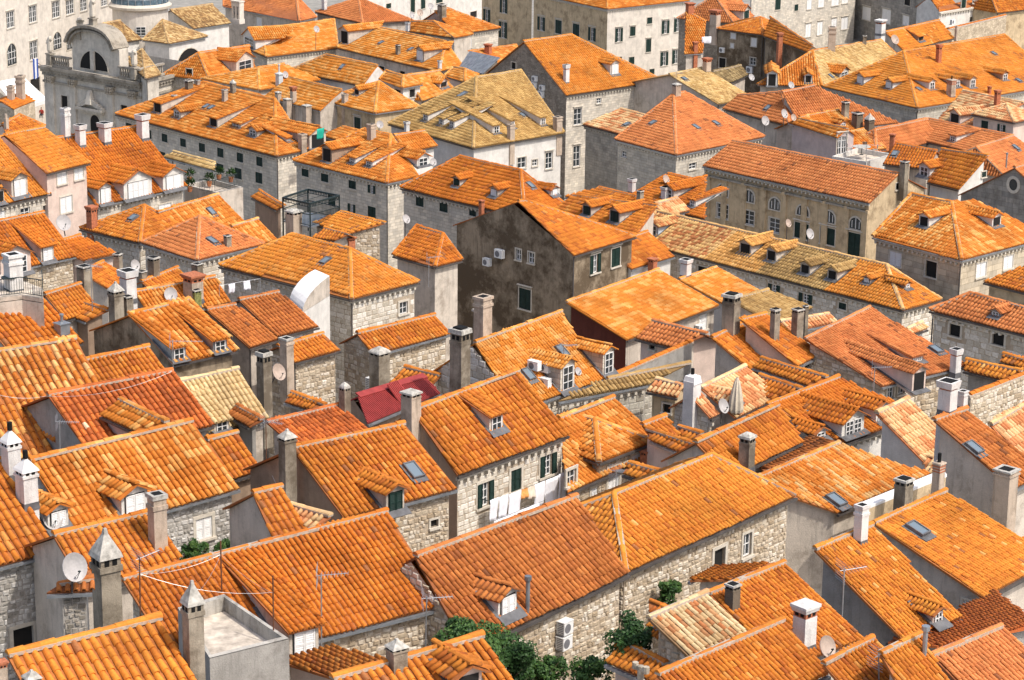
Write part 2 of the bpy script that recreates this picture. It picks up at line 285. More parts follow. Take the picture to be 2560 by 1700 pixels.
def tiles_mesh(name, sets, pal, parent, base, far):
    """one mesh with many tiles (kind = stuff)"""
    T, F = TF if far else TN; T = T*TS[0]; nv = len(T); B = np.asarray(base, float); VV = []; TT = []
    for pos_, (u, v, n_), t in sets:
        k = len(pos_); ang = rng.normal(0, .016, k); U = np.outer(np.cos(ang), u)+np.outer(np.sin(ang), v); V_ = np.outer(-np.sin(ang), u)+np.outer(np.cos(ang), v)
        VV.append((pos_[:,None,:]+T[None,:,0:1]*U[:,None,:]+T[None,:,1:2]*V_[:,None,:]+T[None,:,2:3]*n_[None,None,:]).reshape(-1, 3)); TT.append(t)
    V = np.concatenate(VV)-B; t = np.concatenate(TT); K = len(t); me = bpy.data.meshes.new(name); nf = len(F)
    me.vertices.add(len(V)); me.vertices.foreach_set('co', V.astype(np.float32).ravel())
    idx = (F[None,:,:]+(np.arange(K)*nv)[:,None,None]).reshape(-1); me.loops.add(len(idx)); me.loops.foreach_set('vertex_index', idx.astype(np.int32))
    me.polygons.add(K*nf); me.polygons.foreach_set('loop_start', np.arange(K*nf, dtype=np.int32)*4)
    sm = np.zeros(nf, bool); sm[:(3 if far else 4)] = True; me.polygons.foreach_set('use_smooth', np.tile(sm, K))
    at = me.attributes.new('tint', 'FLOAT', 'FACE'); at.data.foreach_set('value', np.repeat(t, nf).astype(np.float32))
    me.materials.append(M['terracotta_'+pal]); me.update(calc_edges=True)
    o = bpy.data.objects.new(name, me); COL.objects.link(o); o.parent = parent; o['kind'] = 'stuff'; o.color = (0,0,0,1); COUNT['tiles'] += K
    return o
COUNT = dict(tiles=0, single=0, stones=0)
def facing(poly):
    o, u, v, n_ = frame_of(poly); c = sum(np.asarray(p) for p in poly)/len(poly); return n_@unit(CAM-c)
def roof_surface(root, base, polys, pal, name='roof', singles=True, parent=None, thick=.07):
    """base slab of a roof plus its tiles; the nearest tiles in view are single objects"""
    mb = MB(); tint = []
    for p in polys:
        P = [np.asarray(q) for q in p]; a, u, v, n_ = frame_of(P); w = np.zeros(3)
        for k in range(len(P)): w += np.cross(P[k]-P[0], P[(k+1)%len(P)]-P[0])
        if w[2] < 0: P = P[::-1]
        f0 = len(mb.f); mb.prism([q-n_*thick for q in P], n_*thick); tint += [.03]*(len(mb.f)-f0)  # slab takes the darkest tile tone: shade in the tile gaps painted in
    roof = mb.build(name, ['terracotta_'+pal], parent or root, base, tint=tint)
    sets = []
    for p in polys:
        if facing(p) < .02: continue
        s = lay_tiles(p, pal)
        if s is None: continue
        k = in_frame(s[0], 30)
        if k.any(): sets.append((s[0][k], s[1], s[2][k]))
    if not sets: return roof
    dist = np.concatenate([np.linalg.norm(s[0]-CAM, axis=1) for s in sets]); far = np.median(dist) > 150
    pp = PITCH*TS[0]*2417.6*2.5/dist
    fr = np.concatenate([in_frame(s[0], 2) for s in sets])
    if singles:
        okay = np.where(fr & (pp > 9.5))[0]; okay = okay[np.argsort(dist[okay])][:300]; sel = np.zeros(len(dist), bool); sel[okay] = True
    else: sel = np.zeros(len(dist), bool)
    rest = []; j = 0; me = tile_mesh(pal); B = np.asarray(base)
    for pos_, (u, v, n_), t in sets:
        k = sel[j:j+len(t)]; j += len(t)
        for q, tt in zip(pos_[k]-B, t[k]):
            o = bpy.data.objects.new('roof_tile', me); a = random.gauss(0, .016); c, s_ = math.cos(a), math.sin(a); U = u*c+v*s_; V_ = v*c-u*s_
            U, V_, w_ = U*TS[0], V_*TS[0], n_*TS[0]; o.matrix_basis = Matrix(((U[0],V_[0],w_[0],q[0]),(U[1],V_[1],w_[1],q[1]),(U[2],V_[2],w_[2],q[2]),(0,0,0,1)))
            o.parent = roof; o.color = (float(tt),0,0,1); COL.objects.link(o); COUNT['single'] += 1
        if (~k).any(): rest.append((pos_[~k], (u, v, n_), t[~k]))
    if rest: tiles_mesh('roof_tiles' if singles else 'tile_cover', rest, pal, roof if parent is None else parent, base, far)
    return roof
def ridge_line(parent, base, segs, pal, name='ridge_tiles', r=.125, mortar=True):
    """half round capping tiles along edges"""
    mb = MB(); tint = []; r *= min(1.1, max(.7, TS[0]))
    for a, b in segs:
        a = np.asarray(a, float); b = np.asarray(b, float); d = b-a; L = np.linalg.norm(d)
        if L < .3: continue
        d /= L; x = unit(np.cross(d, [0,0,1.0])); z = np.cross(x, d); n_ = max(1, int(round(L/.40))); l = L/n_
        if mortar:
            f0 = len(mb.f); mb.box((a+b)/2+z*.01, d*(L/2), x*(r*1.04), z*.045, 1); tint += [0]*(len(mb.f)-f0)
        for k in range(n_):
            p = a+d*(k*l-.015); q = a+d*((k+1)*l+.015); i = len(mb.v); j = random.gauss(0, .012)-.03*math.sin(math.pi*k/n_); tt = random.uniform(.35, .8)
            for w, rr in ((p, r*1.08), (q, r*.94)):
                for s in range(6): t = math.pi*s/5; mb.v.append(tuple(w+x*(rr*math.cos(t))+z*(.035+j+rr*.85*math.sin(t))))
            for s in range(5): mb.f.append([i+s, i+s+1, i+6+s+1, i+6+s]); mb.m.append(0); tint.append(tt)
            mb.f.append([i+s for s in range(6)]); mb.m.append(0); tint.append(tt); mb.f.append([i+6+s for s in range(6)][::-1]); mb.m.append(0); tint.append(tt)
    if not mb.f: return None
    o = mb.build(name, ['terracotta_'+pal, 'mortar_pale'], parent, base, tint=tint); o['kind'] = 'stuff'
    return o

# ------------------------------------------------------------------ windows, shutters
def shutter_mb(c, t, n_, w, h, slats=True, mat=0, far=False):
    mb = MB(); z = A(0,0,1); c = np.asarray(c)
    if not slats: mb.box(c, t*(w/2), n_*.018, z*(h/2)); return mb
    f = min(.05, w*.14)
    for sx in (-1, 1): mb.box(c+t*sx*(w/2-f/2), t*(f/2), n_*.022, z*(h/2))
    for sz in (-1, 0, 1): mb.box(c+z*sz*(h/2-f/2), t*(w/2-f), n_*.02, z*(f/2))
    k = max(4, min(22, int(h/(.07 if not far else .13))))
    for i in range(k):
        zz = -h/2+f+(h-2*f)*(i+.5)/k; hh = (h-2*f)/k
        mb.box(c+z*zz, t*(w/2-f), n_*.012+z*(-hh*.38), z*.006+n_*.002)
    mb.box(c-n_*.014, t*(w/2-f), n_*.003, z*(h/2-f))
    return mb
def window(parent, base, c, t, n_, w, h, ty, far, sub=False, label=None, surround=True, frame='white_paint'):
    """c centre on the wall face, t horizontal tangent, n_ outward; an opening 0.14 deep is expected behind it"""
    z = A(0,0,1); c = np.asarray(c, float); D = .11 if not sub else .03; mb = MB(); par = parent
    s = min(.13, .16*w+.02) if not far else .075
    if surround and not sub:
        for sx in (-1, 1): mb.box(c+t*sx*(w/2+s/2)+n_*.012, t*(s/2), n_*.03, z*(h/2))
        mb.box(c+z*(h/2+s/2)+n_*.014, t*(w/2+s), n_*.034, z*(s/2)); mb.box(c-z*(h/2+.045)+n_*.04, t*(w/2+s*1.2), n_*.075, z*.045)
        if h > 1.25 and ty in ('p','g','go','p2','w'): mb.box(c+z*(h/2+s+.14)+n_*.06, t*(w/2+s*1.5), n_*.10, z*.04)
    def glass(cc, w_, h_, nx, nz):
        fr = .045 if not far else .06
        for sx in (-1, 1): mb.box(cc+t*sx*(w_/2-fr/2), t*(fr/2), n_*.02, z*(h_/2), 1)
        for sz in (-1, 1): mb.box(cc+z*sz*(h_/2-fr/2), t*(w_/2-fr), n_*.02, z*(fr/2), 1)
        for i in range(1, nx): mb.box(cc+t*(w_*(i/nx-.5)), t*(fr*.45), n_*.016, z*(h_/2-fr), 1)
        for i in range(1, nz): mb.box(cc+z*(h_*(i/nz-.5)), t*(w_/2-fr), n_*.012, z*(fr*.32), 1)
    cc = c-n_*(D-.03) if not sub else c+n_*.02
    shut = []
    if ty in ('p','n'): glass(cc, w, h, 2, 3 if h > 1 else 2); pane = 'window_glass'
    elif ty == 'p2':
        for sx in (-1, 1): glass(cc+t*sx*w*.255, w*.47, h, 2, 3)
        pane = 'window_glass'
    elif ty == 'go':
        glass(cc, w*.5, h, 2, 3); pane = 'window_glass'
        for sx in (-1, 1): shut.append((c+t*sx*(w*.25+w*.17)+n_*.055, w*.30, 'green_paint'))
    elif ty in ('g','w','ws','w2'):
        pane = None; m_ = 'green_paint' if ty == 'g' else 'white_paint'; q = 4 if ty == 'w2' else 2
        for i in range(q): shut.append((c+t*w*((i+.5)/q-.5)-n_*(D*.25 if not sub else -.03), w/q*.965, m_))
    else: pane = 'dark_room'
    if mb.f: par = mb.build('window' if not sub else 'window_frame', ['surround_stone', frame], parent, base)
    holder = par if not sub else parent
    if pane:
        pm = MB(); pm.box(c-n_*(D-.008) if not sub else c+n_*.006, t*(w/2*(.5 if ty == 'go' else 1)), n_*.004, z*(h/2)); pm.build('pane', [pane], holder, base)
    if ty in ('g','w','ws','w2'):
        pm = MB(); pm.box(c-n_*(D*.25+.03) if not sub else c+n_*.004, t*(w/2+(.03 if sub else 0)), n_*.003, z*(h/2+(.03 if sub else 0))); pm.build('shade_backing', ['dark_room'], holder, base)  # near-black sheet, painted stand-in for the shade behind and around closed shutters
    for cs, ws_, m_ in shut: shutter_mb(cs, t, n_, ws_, h*.985, True, far=far).build('shutter', [m_], holder, base)
    return par
def arch_window(parent, base, c, t, n_, w, h, ty):
    """arched, gothic, lunette and round windows: moulded surround, glass and bars standing on the wall"""
    z = A(0,0,1); c = np.asarray(c, float); pts = []; K = 12
    if ty == 'round': pts = [(w/2*math.cos(2*math.pi*k/20), h/2*math.sin(2*math.pi*k/20)) for k in range(20)]
    elif ty == 'goth':
        pts = [(-w/2, -h/2), (w/2, -h/2)]+[(w/2-w/2*(1-math.cos(a)), h/2-w*.95+w*.95*math.sin(a)) for a in np.linspace(0, math.pi/2, 7)]+[(-w/2+w/2*(1-math.cos(a)), h/2-w*.95+w*.95*math.sin(a)) for a in np.linspace(math.pi/2, 0, 7)[1:]]
    else:
        r = w/2; hb = h/2-min(r, h*.98); ry = min(r, h*.98)
        if ty == 'a3': pass
        pts = ([(-r, -h/2), (r, -h/2)] if h > r*1.15 else [])+[(r*math.cos(a), hb+ry*math.sin(a)) for a in np.linspace(0, math.pi, K)]
    P = [c+t*x+z*y for x, y in pts]; mb = MB(); n = len(P); q = .13 if ty != 'round' else .22; cen = sum(P)/n
    O = [p+unit(p-cen)*q for p in P]
    for k in range(n):
        a, b_, d, e = P[k], P[(k+1)%n], O[(k+1)%n], O[k]; f = n_*.07
        mb.poly([a+f, b_+f, d+f, e+f]); mb.poly([e+f, d+f, d, e]); mb.poly([b_+f, a+f, a, b_])
    if ty in ('a','a2'):
        mb.box(c+n_*.02, t*.03, n_*.02, z*(h/2*.9), 1)
        for fr in (-.3, .3): mb.box(c+n_*.02+t*fr*w+z*(-.1*h), t*.025, n_*.02, z*(h*.3), 1)
        if ty == 'a2':
            for fr in (-.2, .1): mb.box(c+n_*.02+z*fr*h, t*(w/2*.95), n_*.02, z*.025, 1)
    if ty == 'goth':
        for sx in (-1, 1): mb.box(c+t*sx*w*.62-z*h*.12+n_*.1, t*.10, n_*.12, z*.09)
    o = mb.build('window', ['surround_stone', 'white_paint'], parent, base)
    pm = MB(); pm.poly([p+n_*.012 for p in P]); pm.build('pane', ['dark_room' if ty in ('goth', 'a3', 'a4') else 'window_glass'], o, base)
    return o

# ------------------------------------------------------------------ stones laid on a wall
STONE_MESH = {}
def stone_unit(mat):
    if mat not in STONE_MESH:
        L = []
        for v in range(5):
            r = random.Random(v); j = lambda: r.uniform(-.075, .075)
            b_ = [(-.5,0,-.5),(.5,0,-.5),(.5,0,.5),(-.5,0,.5)]; b_ = [(x+j(), y, z_+j()) for x, y, z_ in b_]; f_ = [(x*.80+j(), 1+j()*3, z_*.74+j()) for x, y, z_ in b_]
            me = bpy.data.meshes.new('stone'); me.from_pydata(b_+f_, [], [(4,5,6,7),(0,1,5,4),(1,2,6,5),(2,3,7,6),(3,0,4,7)]); me.materials.append(M[mat]); me.update(); L.append((np.array(b_+f_), me))
        STONE_MESH[mat] = L
    return STONE_MESH[mat]
SQF = np.array([(4,5,6,7),(0,1,5,4),(1,2,6,5),(2,3,7,6),(3,0,4,7)])
def lay_stones(parent, base, o, t, n_, L, z0, topf, holes, kind, budget, sc=1.0):
    """courses of stones over a wall face, skipping window openings; budget = list with singles left"""
    mat = STONE[kind][0]; U = stone_unit(mat); rub = kind.startswith('rubble'); zz = z0; rec = []
    ztop = max(topf(x) for x in np.linspace(0, L, 9))
    while zz < ztop:
        ch = (random.uniform(.12, .22) if rub else random.uniform(.18, .26))*sc; x = random.uniform(-.3, 0)*sc
        while x < L:
            w = (random.uniform(.13, .34) if rub else random.uniform(.24, .5))*sc; x0 = max(x, .01); x1 = min(x+w, L-.01); x += w
            if x1-x0 < .08: continue
            zt = min(zz+ch, topf((x0+x1)/2)-.02)
            if zt-zz < .07: continue
            if any(x1 > a-.05 and x0 < b_+.05 and zt > c-.05 and zz < d+.05 for a, b_, c, d in holes): continue
            g = .012+(random.uniform(0, .018) if rub else .002)
            dz = random.uniform(-.035, .035) if rub else random.uniform(-.006, .006)
            c = o+t*((x0+x1)/2)+A(0,0,1)*((zz+zt)/2+dz-o[2]); rec.append((c, x1-x0-2*g, zt-zz-2*g, random.uniform(.015, .05) if rub else random.uniform(.012, .028), random.random()))
        zz += ch
    if not rec: return
    P = np.array([r[0] for r in rec]); k = in_frame(P, 10); d = np.linalg.norm(P-CAM, axis=1); order = np.argsort(d); single = set()
    for i in order:
        if budget[0] <= 0: break
        if k[i] and rec[i][1]*6044/d[i] > 9: single.add(int(i)); budget[0] -= 1
    V = []; F = []; T = []; B = np.asarray(base)
    for i, (c, w, h, dp, tt) in enumerate(rec):
        if not k[i]: continue
        u = random.randrange(5)
        if i in single:
            ob = bpy.data.objects.new('stone', U[u][1]); q = c-B
            ob.matrix_basis = Matrix(((t[0]*w, n_[0]*dp, 0, q[0]), (t[1]*w, n_[1]*dp, 0, q[1]), (0, 0, h, q[2]), (0,0,0,1)))
            ob.parent = parent; ob.color = (tt,0,0,1); COL.objects.link(ob); COUNT['stones'] += 1
        else:
            f0 = len(V)*8; S = U[u][0]; V.append(c-B+np.outer(S[:,0]*w, t)+np.outer(S[:,1]*dp, n_)+np.outer(S[:,2]*h, [0,0,1.0])); F.append(SQF+f0); T += [tt]*5
    if V:
        me = bpy.data.meshes.new('stone_courses'); VV = np.concatenate(V); me.from_pydata(VV.tolist(), [], np.concatenate(F).tolist()); me.materials.append(M[mat])
        at = me.attributes.new('tint', 'FLOAT', 'FACE'); at.data.foreach_set('value', np.array(T, dtype=np.float32)); me.update()
        ob = bpy.data.objects.new('stone_courses', me); COL.objects.link(ob); ob.parent = parent; ob['kind'] = 'stuff'; ob.color = (0,0,0,1)

# ------------------------------------------------------------------ chimneys, dormers, skylights
def chimney(parent, base, b, w, h, ty, ux, uy):
    mb = MB(); b = np.asarray(b, float); w = max(.22, min(w, 1.1)); dn = -2.2; cap = MB(); d = w*random.uniform(.85, 1.1)
    body = {'white':'wall_chim_white','whitepyr':'wall_chim_white','hol':'wall_chim_white','boxtall':'wall_chim_plaster','box':'wall_chim_plaster','slab':'wall_chim_plaster','pyr':'wall_chim_stone','brick':'chimney_brick','bricktall':'wall_chim_plaster','brickcap':'wall_chim_plaster','bricktop':'wall_chim_white','brickband':'wall_chim_plaster','stack':'wall_chim_stone','stonetall':'wall_chim_stone','stonecap':'wall_chim_plaster','slabvent':'wall_chim_stone','moss':'moss_stone','blk':'wall_chim_stone','round':'wall_chim_stone','roundtop':'wall_chim_stone','metal':'zinc','greybox':'grey_paint','tpipe':'concrete_cap','bell':'wall_chim_white','pot':'wall_chim_plaster'}.get(ty, 'wall_chim_plaster')
    mb.frustum(b, ux, uy, w*1.04, w, dn, h*.72, 0, d*1.04, d)
    capm = [body, 'black_hole']
    def holes(z, hh, k=2):
        for s, (a, bb, ww) in enumerate(((ux, uy, d), (uy, ux, w))):
            for sg in (-1, 1):
                for i in range(k): cap.box(b+bb*sg*(ww/2+.004)+a*((i+.5)/k-.5)*w*.8+A(0,0,z), a*(w*.8/k*.3), bb*.01, A(0,0,hh/2), 1)
    if ty in ('pyr', 'whitepyr'):
        cap.frustum(b, ux, uy, w*1.16, w*1.16, h*.60, h*.66, 0, d*1.16, d*1.16); cap.frustum(b, ux, uy, w*1.02, w*1.02, h*.66, h*.74, 0, d*1.02, d*1.02); holes(h*.70, h*.07)
        cap.frustum(b, ux, uy, w*1.22, w*1.08, h*.74, h*.79, 2, d*1.22, d*1.08); cap.frustum(b, ux, uy, w*1.08, w*.18, h*.79, h*.985, 2, d*1.08, d*.18); cap.frustum(b, ux, uy, w*.22, w*.15, h*.98, h*1.03, 2); capm = [body, 'black_hole', 'concrete_cap' if ty == 'pyr' else 'whitewash']
    elif ty == 'hol':
        cap.frustum(b, ux, uy, w*.92, w*.92, h*.72, h*.78, 2, d*.92, d*.92); cap.frustum(b, ux, uy, w*1.22, w*1.34, h*.78, h, 0, d*1.22, d*1.34); cap.box(b+A(0,0,h+.004), ux*(w*.50), uy*(d*.50), A(0,0,.004), 1); capm = [body, 'black_hole', 'chimney_brick']
    elif ty in ('brick', 'bricktall', 'brickcap', 'bricktop'):
        cap.frustum(b, ux, uy, w*1.0, w*1.0, h*.72, h*.84, 2, d, d); holes(h*.79, h*.07); cap.frustum(b, ux, uy, w*1.12, w*1.25, h*.84, h*.93, 2 if ty != 'bricktop' else 0, d*1.12, d*1.25); cap.frustum(b, ux, uy, w*1.32, w*1.32, h*.93, h, 2 if ty in ('brick', 'bricktall', 'brickcap') else 0, d*1.32, d*1.32); capm = [body, 'black_hole', 'chimney_brick']
    elif ty == 'brickband':
        for z in (.72, .80, .88): cap.frustum(b, ux, uy, w*1.08, w*1.08, h*z, h*(z+.035), 2, d*1.08, d*1.08); cap.frustum(b, ux, uy, w*1.0, w*1.0, h*(z+.035), h*(z+.08), 0, d, d)
        cap.frustum(b, ux, uy, w*1.2, w*1.1, h*.96, h, 0); cap.tube(b+A(0,0,h), b+A(0,0,h+.35), .07, 1); capm = [body, 'black_hole', 'chimney_brick']
    elif ty in ('round', 'roundtop'):
        cap.frustum(b, ux, uy, w, w, h*.72, h*.80, 0, d, d); holes(h*.76, h*.06); prev = 1.08
        for i in range(5): z0 = h*(.80+.04*i); nx = 1.08*math.cos((i+1)/5*1.45); cap.frustum(b, ux, uy, w*prev, w*nx, z0, z0+h*.04, 2); prev = nx
        capm = [body, 'black_hole', 'concrete_cap']
    elif ty in ('stack', 'stonetall', 'slabvent', 'stonecap', 'blk', 'moss'):
        cap.frustum(b, ux, uy, w*1.06, w*1.06, h*.72, h*.78, 0, d*1.06, d*1.06); cap.frustum(b, ux, uy, w*.96, w*.96, h*.78, h*.90, 0, d*.96, d*.96); holes(h*.84, h*.07); cap.frustum(b, ux, uy, w*1.2, w*1.15, h*.90, h*.97, 2, d*1.2, d*1.15)
        if ty in ('stonecap', 'slabvent'): cap.frustum(b, ux, uy, w*1.1, w*.4, h*.97, h*1.05, 2)
        else: cap.frustum(b, ux, uy, w*.8, w*.7, h*.97, h, 1)
        capm = [body, 'black_hole', 'concrete_cap']
    elif ty == 'tpipe':
        cap.frustum(b, ux, uy, w*1.15, w*.25, h*.40, h*.62, 0, d*1.15, d*.25); cap.tube(b+A(0,0,h*.6), b+A(0,0,h), .09, 2, 8); cap.tube(b+A(0,0,h*.92)-ux*.2, b+A(0,0,h*.92)+ux*.2, .08, 2, 8)
        for sg in (-1, 1): cap.tube(b+A(0,0,h*.86)+ux*.2*sg, b+A(0,0,h*1.04)+ux*.2*sg, .085, 2, 8)
        mb = MB(); mb.frustum(b, ux, uy, w, w, dn, h*.40); capm = [body, 'black_hole', 'chimney_stone']
    elif ty == 'bell':
        cap.frustum(b, ux, uy, w*1.0, w*.8, h*.6, h*.95, 2); cap.frustum(b, ux, uy, w*.6, w*.3, h*.95, h*1.02, 2); cap.tube(b+A(0,0,h), b+A(0,0,h*1.3), .08, 1); capm = [body, 'black_hole', 'whitewash']
    elif ty in ('metal', 'greybox'):
        cap.frustum(b, ux, uy, w*1.2, w*1.2, h*.72, h*.78, 0); cap.frustum(b, ux, uy, w*1.1, w*.3, h*.78, h*.85, 0); cap.tube(b+A(0,0,h*.8), b+A(0,0,h*1.25), .08, 0, 8); cap.tube(b+A(0,0,h*1.25), b+A(0,0,h*1.33), .13, 0, 8)
    elif ty == 'pot':
        cap.tube(b+A(0,0,h*.7), b+A(0,0,h), w*.4, 0, 8)
    else:
        cap.frustum(b, ux, uy, w*1.16, w*1.16, h*.72, h*.80, 0, d*1.16, d*1.16); cap.frustum(b, ux, uy, w*1.0, w*1.0, h*.80, h*.92, 0, d, d); cap.frustum(b, ux, uy, w*1.18, w*1.18, h*.92, h, 2, d*1.18, d*1.18); cap.box(b+A(0,0,h+.004), ux*(w*.35), uy*(d*.35), A(0,0,.004), 1); capm = [body, 'black_hole', body if ty in ('white', 'box', 'boxtall') else 'concrete_cap']
    if ty == 'whitepyr':
        cap.tube(b+A(0,0,h), b+A(0,0,h+.28), .09, 1, 8)
    if ty in ('hol','white','metal','brickband','brickcap','bricktop','slabvent','whitepyr','tpipe','moss'): mb.frustum(b, ux, uy, w*1.12, w*1.03, -.2, .06, 1, d*1.12, d*1.03)
    o = mb.build('chimney', [body, 'lead'], parent, base, uv=True); o2 = cap.build('chimney_cap', capm, o, base, uv=True)
    return o
def dormer(root, base, plane, rec, pal, far):
    pi, bx, by, bz, w, h, ty, wi, col = rec; o, u, v, n_ = frame_of(plane); b = A(bx, by, bz); z = A(0,0,1)
    dn = unit(A(n_[0], n_[1], 0)); t = np.cross(z, dn); tp = math.tan(math.acos(n_[2])); w = max(w, .4); h = max(h, .35)
    ov = .17 if w < 1 else .22; mb = MB(); front = b; colm = col if 'wall_'+col in M else None
    wm = 'wall_'+col if colm else ('zinc' if col == 'metal' else 'wall_plaster')
    L1 = h/tp; P = lambda x, back, zz: front+t*x-dn*back+z*zz
    lo = -.12
    polys = []
    if ty == 'g':
        rp = math.tan(math.radians(27)); hr = h+w/2*rp; L2 = hr/tp
        mb.poly([P(-w/2,0,lo), P(w/2,0,lo), P(w/2,0,h), P(0,0,hr), P(-w/2,0,h)])
        for s in (-1, 1): mb.poly([P(s*w/2,0,lo), P(s*w/2,0,h), P(s*w/2,L1+.1,h)][::s])
        e = w/2+ov; he = h-ov*rp+.05; hh = hr+.05
        for s in (-1, 1): polys.append([P(s*e,-ov,he), P(s*e,max(he/tp, .05)+.1,he), P(0,L2+.12,hh), P(0,-ov,hh)])
        ridge = [(P(0,-ov,hh), P(0,L2+.05,hh))]
    else:
        av = max(.6, (max((p-o)@v for p in plane)-(b-o)@v)*n_[2]*.92); t2 = max(tp*.25, min(tp*.60, tp-h/av)); L2 = h/(tp-t2)
        mb.poly([P(-w/2,0,lo), P(w/2,0,lo), P(w/2,0,h), P(-w/2,0,h)])
        for s in (-1, 1): mb.poly([P(s*w/2,0,lo), P(s*w/2,0,h), P(s*w/2,L2+.1,h+(L2+.1)*t2)][::s])
        e = w/2+ov*.7; he = h-ov*t2+.05
        polys.append([P(-e,-ov,he), P(e,-ov,he), P(e,L2+.05,h+(L2+.05)*t2+.05), P(-e,L2+.05,h+(L2+.05)*t2+.05)]); ridge = []
    mb.poly([P(-w/2,0,h-.01), P(w/2,0,h-.01), P(w/2,L1,h-.01), P(-w/2,L1,h-.01)])
    d = mb.build('dormer', [wm], root, base, uv=True)
    fl = MB()                                                  # lead flashing at the foot and cheeks
    fl.box(b+dn*.14-z*(.14*tp)+n_*.12, t*(w/2+.10), unit(dn-z*tp)*.17, n_*.012)
    for s in (-1, 1):
        a = P(s*(w/2+.06), 0, 0)+n_*.10; c = P(s*(w/2+.06), L1, L1*tp)+n_*.10; fl.box((a+c)/2, (c-a)/2, t*.06, n_*.012)
    fl.build('flashing', ['lead'], d, base)
    roof_surface(root, base, polys, pal, 'dormer_roof', singles=False, parent=d, thick=.05)
    if ridge: ridge_line(d, base, ridge, pal, 'dormer_ridge', r=.10, mortar=False)
    if ty == 'g':
        bb = MB()
        for s in (-1, 1): bb.box((P(0,-.02,h+w/2*.51-.02)+P(s*(w/2+ov*.6),-.02,h-.06))/2, (P(0,-.02,h+w/2*.51-.02)-P(s*(w/2+ov*.6),-.02,h-.06))/2, dn*.03, z*.04)
        bb.build('bargeboard', ['white_paint' if col == 'white' else 'wood' if col in ('brown',) else 'surround_stone'], d, base)
    fw = w*.72; fh = h*.86
    if wi == 'k': fw = w*.74
    window(d, base, front+dn*.012+z*(h*.47), t, dn, fw, fh, wi, far, sub=True)
    return d
def skylight(root, base, plane, rec):
    pi, x, y, zz, w, l = rec; o, u, v, n_ = frame_of(plane); c = A(x, y, zz)+n_*.14; mb = MB(); f = .05
    for s in (-1, 1): mb.box(c+u*s*(w/2-f/2), u*(f/2), v*(l/2), n_*.07); mb.box(c+v*s*(l/2-f/2), u*(w/2-f), v*(f/2), n_*.07)
    mb.box(c-v*(l/2+.10)-n_*.05, u*(w/2+.06), v*.11, n_*.02); mb.box(c-n_*.06, u*(w/2+.09), v*(l/2+.06), n_*.012)
    s_ = mb.build('skylight', ['lead'], root, base); g = MB(); g.box(c+n_*.03, u*(w/2-f), v*(l/2-f), n_*.006); g.build('skylight_glass', ['skylight_glass'], s_, base)

# ------------------------------------------------------------------ houses
GROUPS = {'roof_wing':'lower roofs between the houses','tiled_house':'tiled houses of the old town','roof_hut':'small roof huts'}
CATS = {'parapet_wall':'wall','stone_wall':'wall','roof_terrace':'terrace','roof_hut':'hut','roof_wing':'roof','lean_to':'shed','canopy':'canopy','metal_roofed_shed':'shed','wall_tower':'tower','stair_head':'stair head','church':'church','palace':'palace','palace_block':'palace','stone_block':'building','classical_building':'building','roof_room':'attic room','metal_roofed_house':'house'}
BANDS = [(0,.31,'old'),(.31,.50,'orold'),(.50,.74,'olive'),(.74,1.01,'or3')]
def clip_band(poly, u, o, a, b):
    P = [np.asarray(p) for p in poly]
    def cut(P, k, s):
        out = []
        for i in range(len(P)):
            p, q = P[i], P[(i+1)%len(P)]; dp = s*((p-o)@u-k); dq = s*((q-o)@u-k)
            if dp >= 0: out.append(p)
            if dp*dq < 0: out.append(p+(q-p)*(dp/(dp-dq)))
        return out
    return cut(cut(P, a, 1), b, -1)
HOUSE = {}
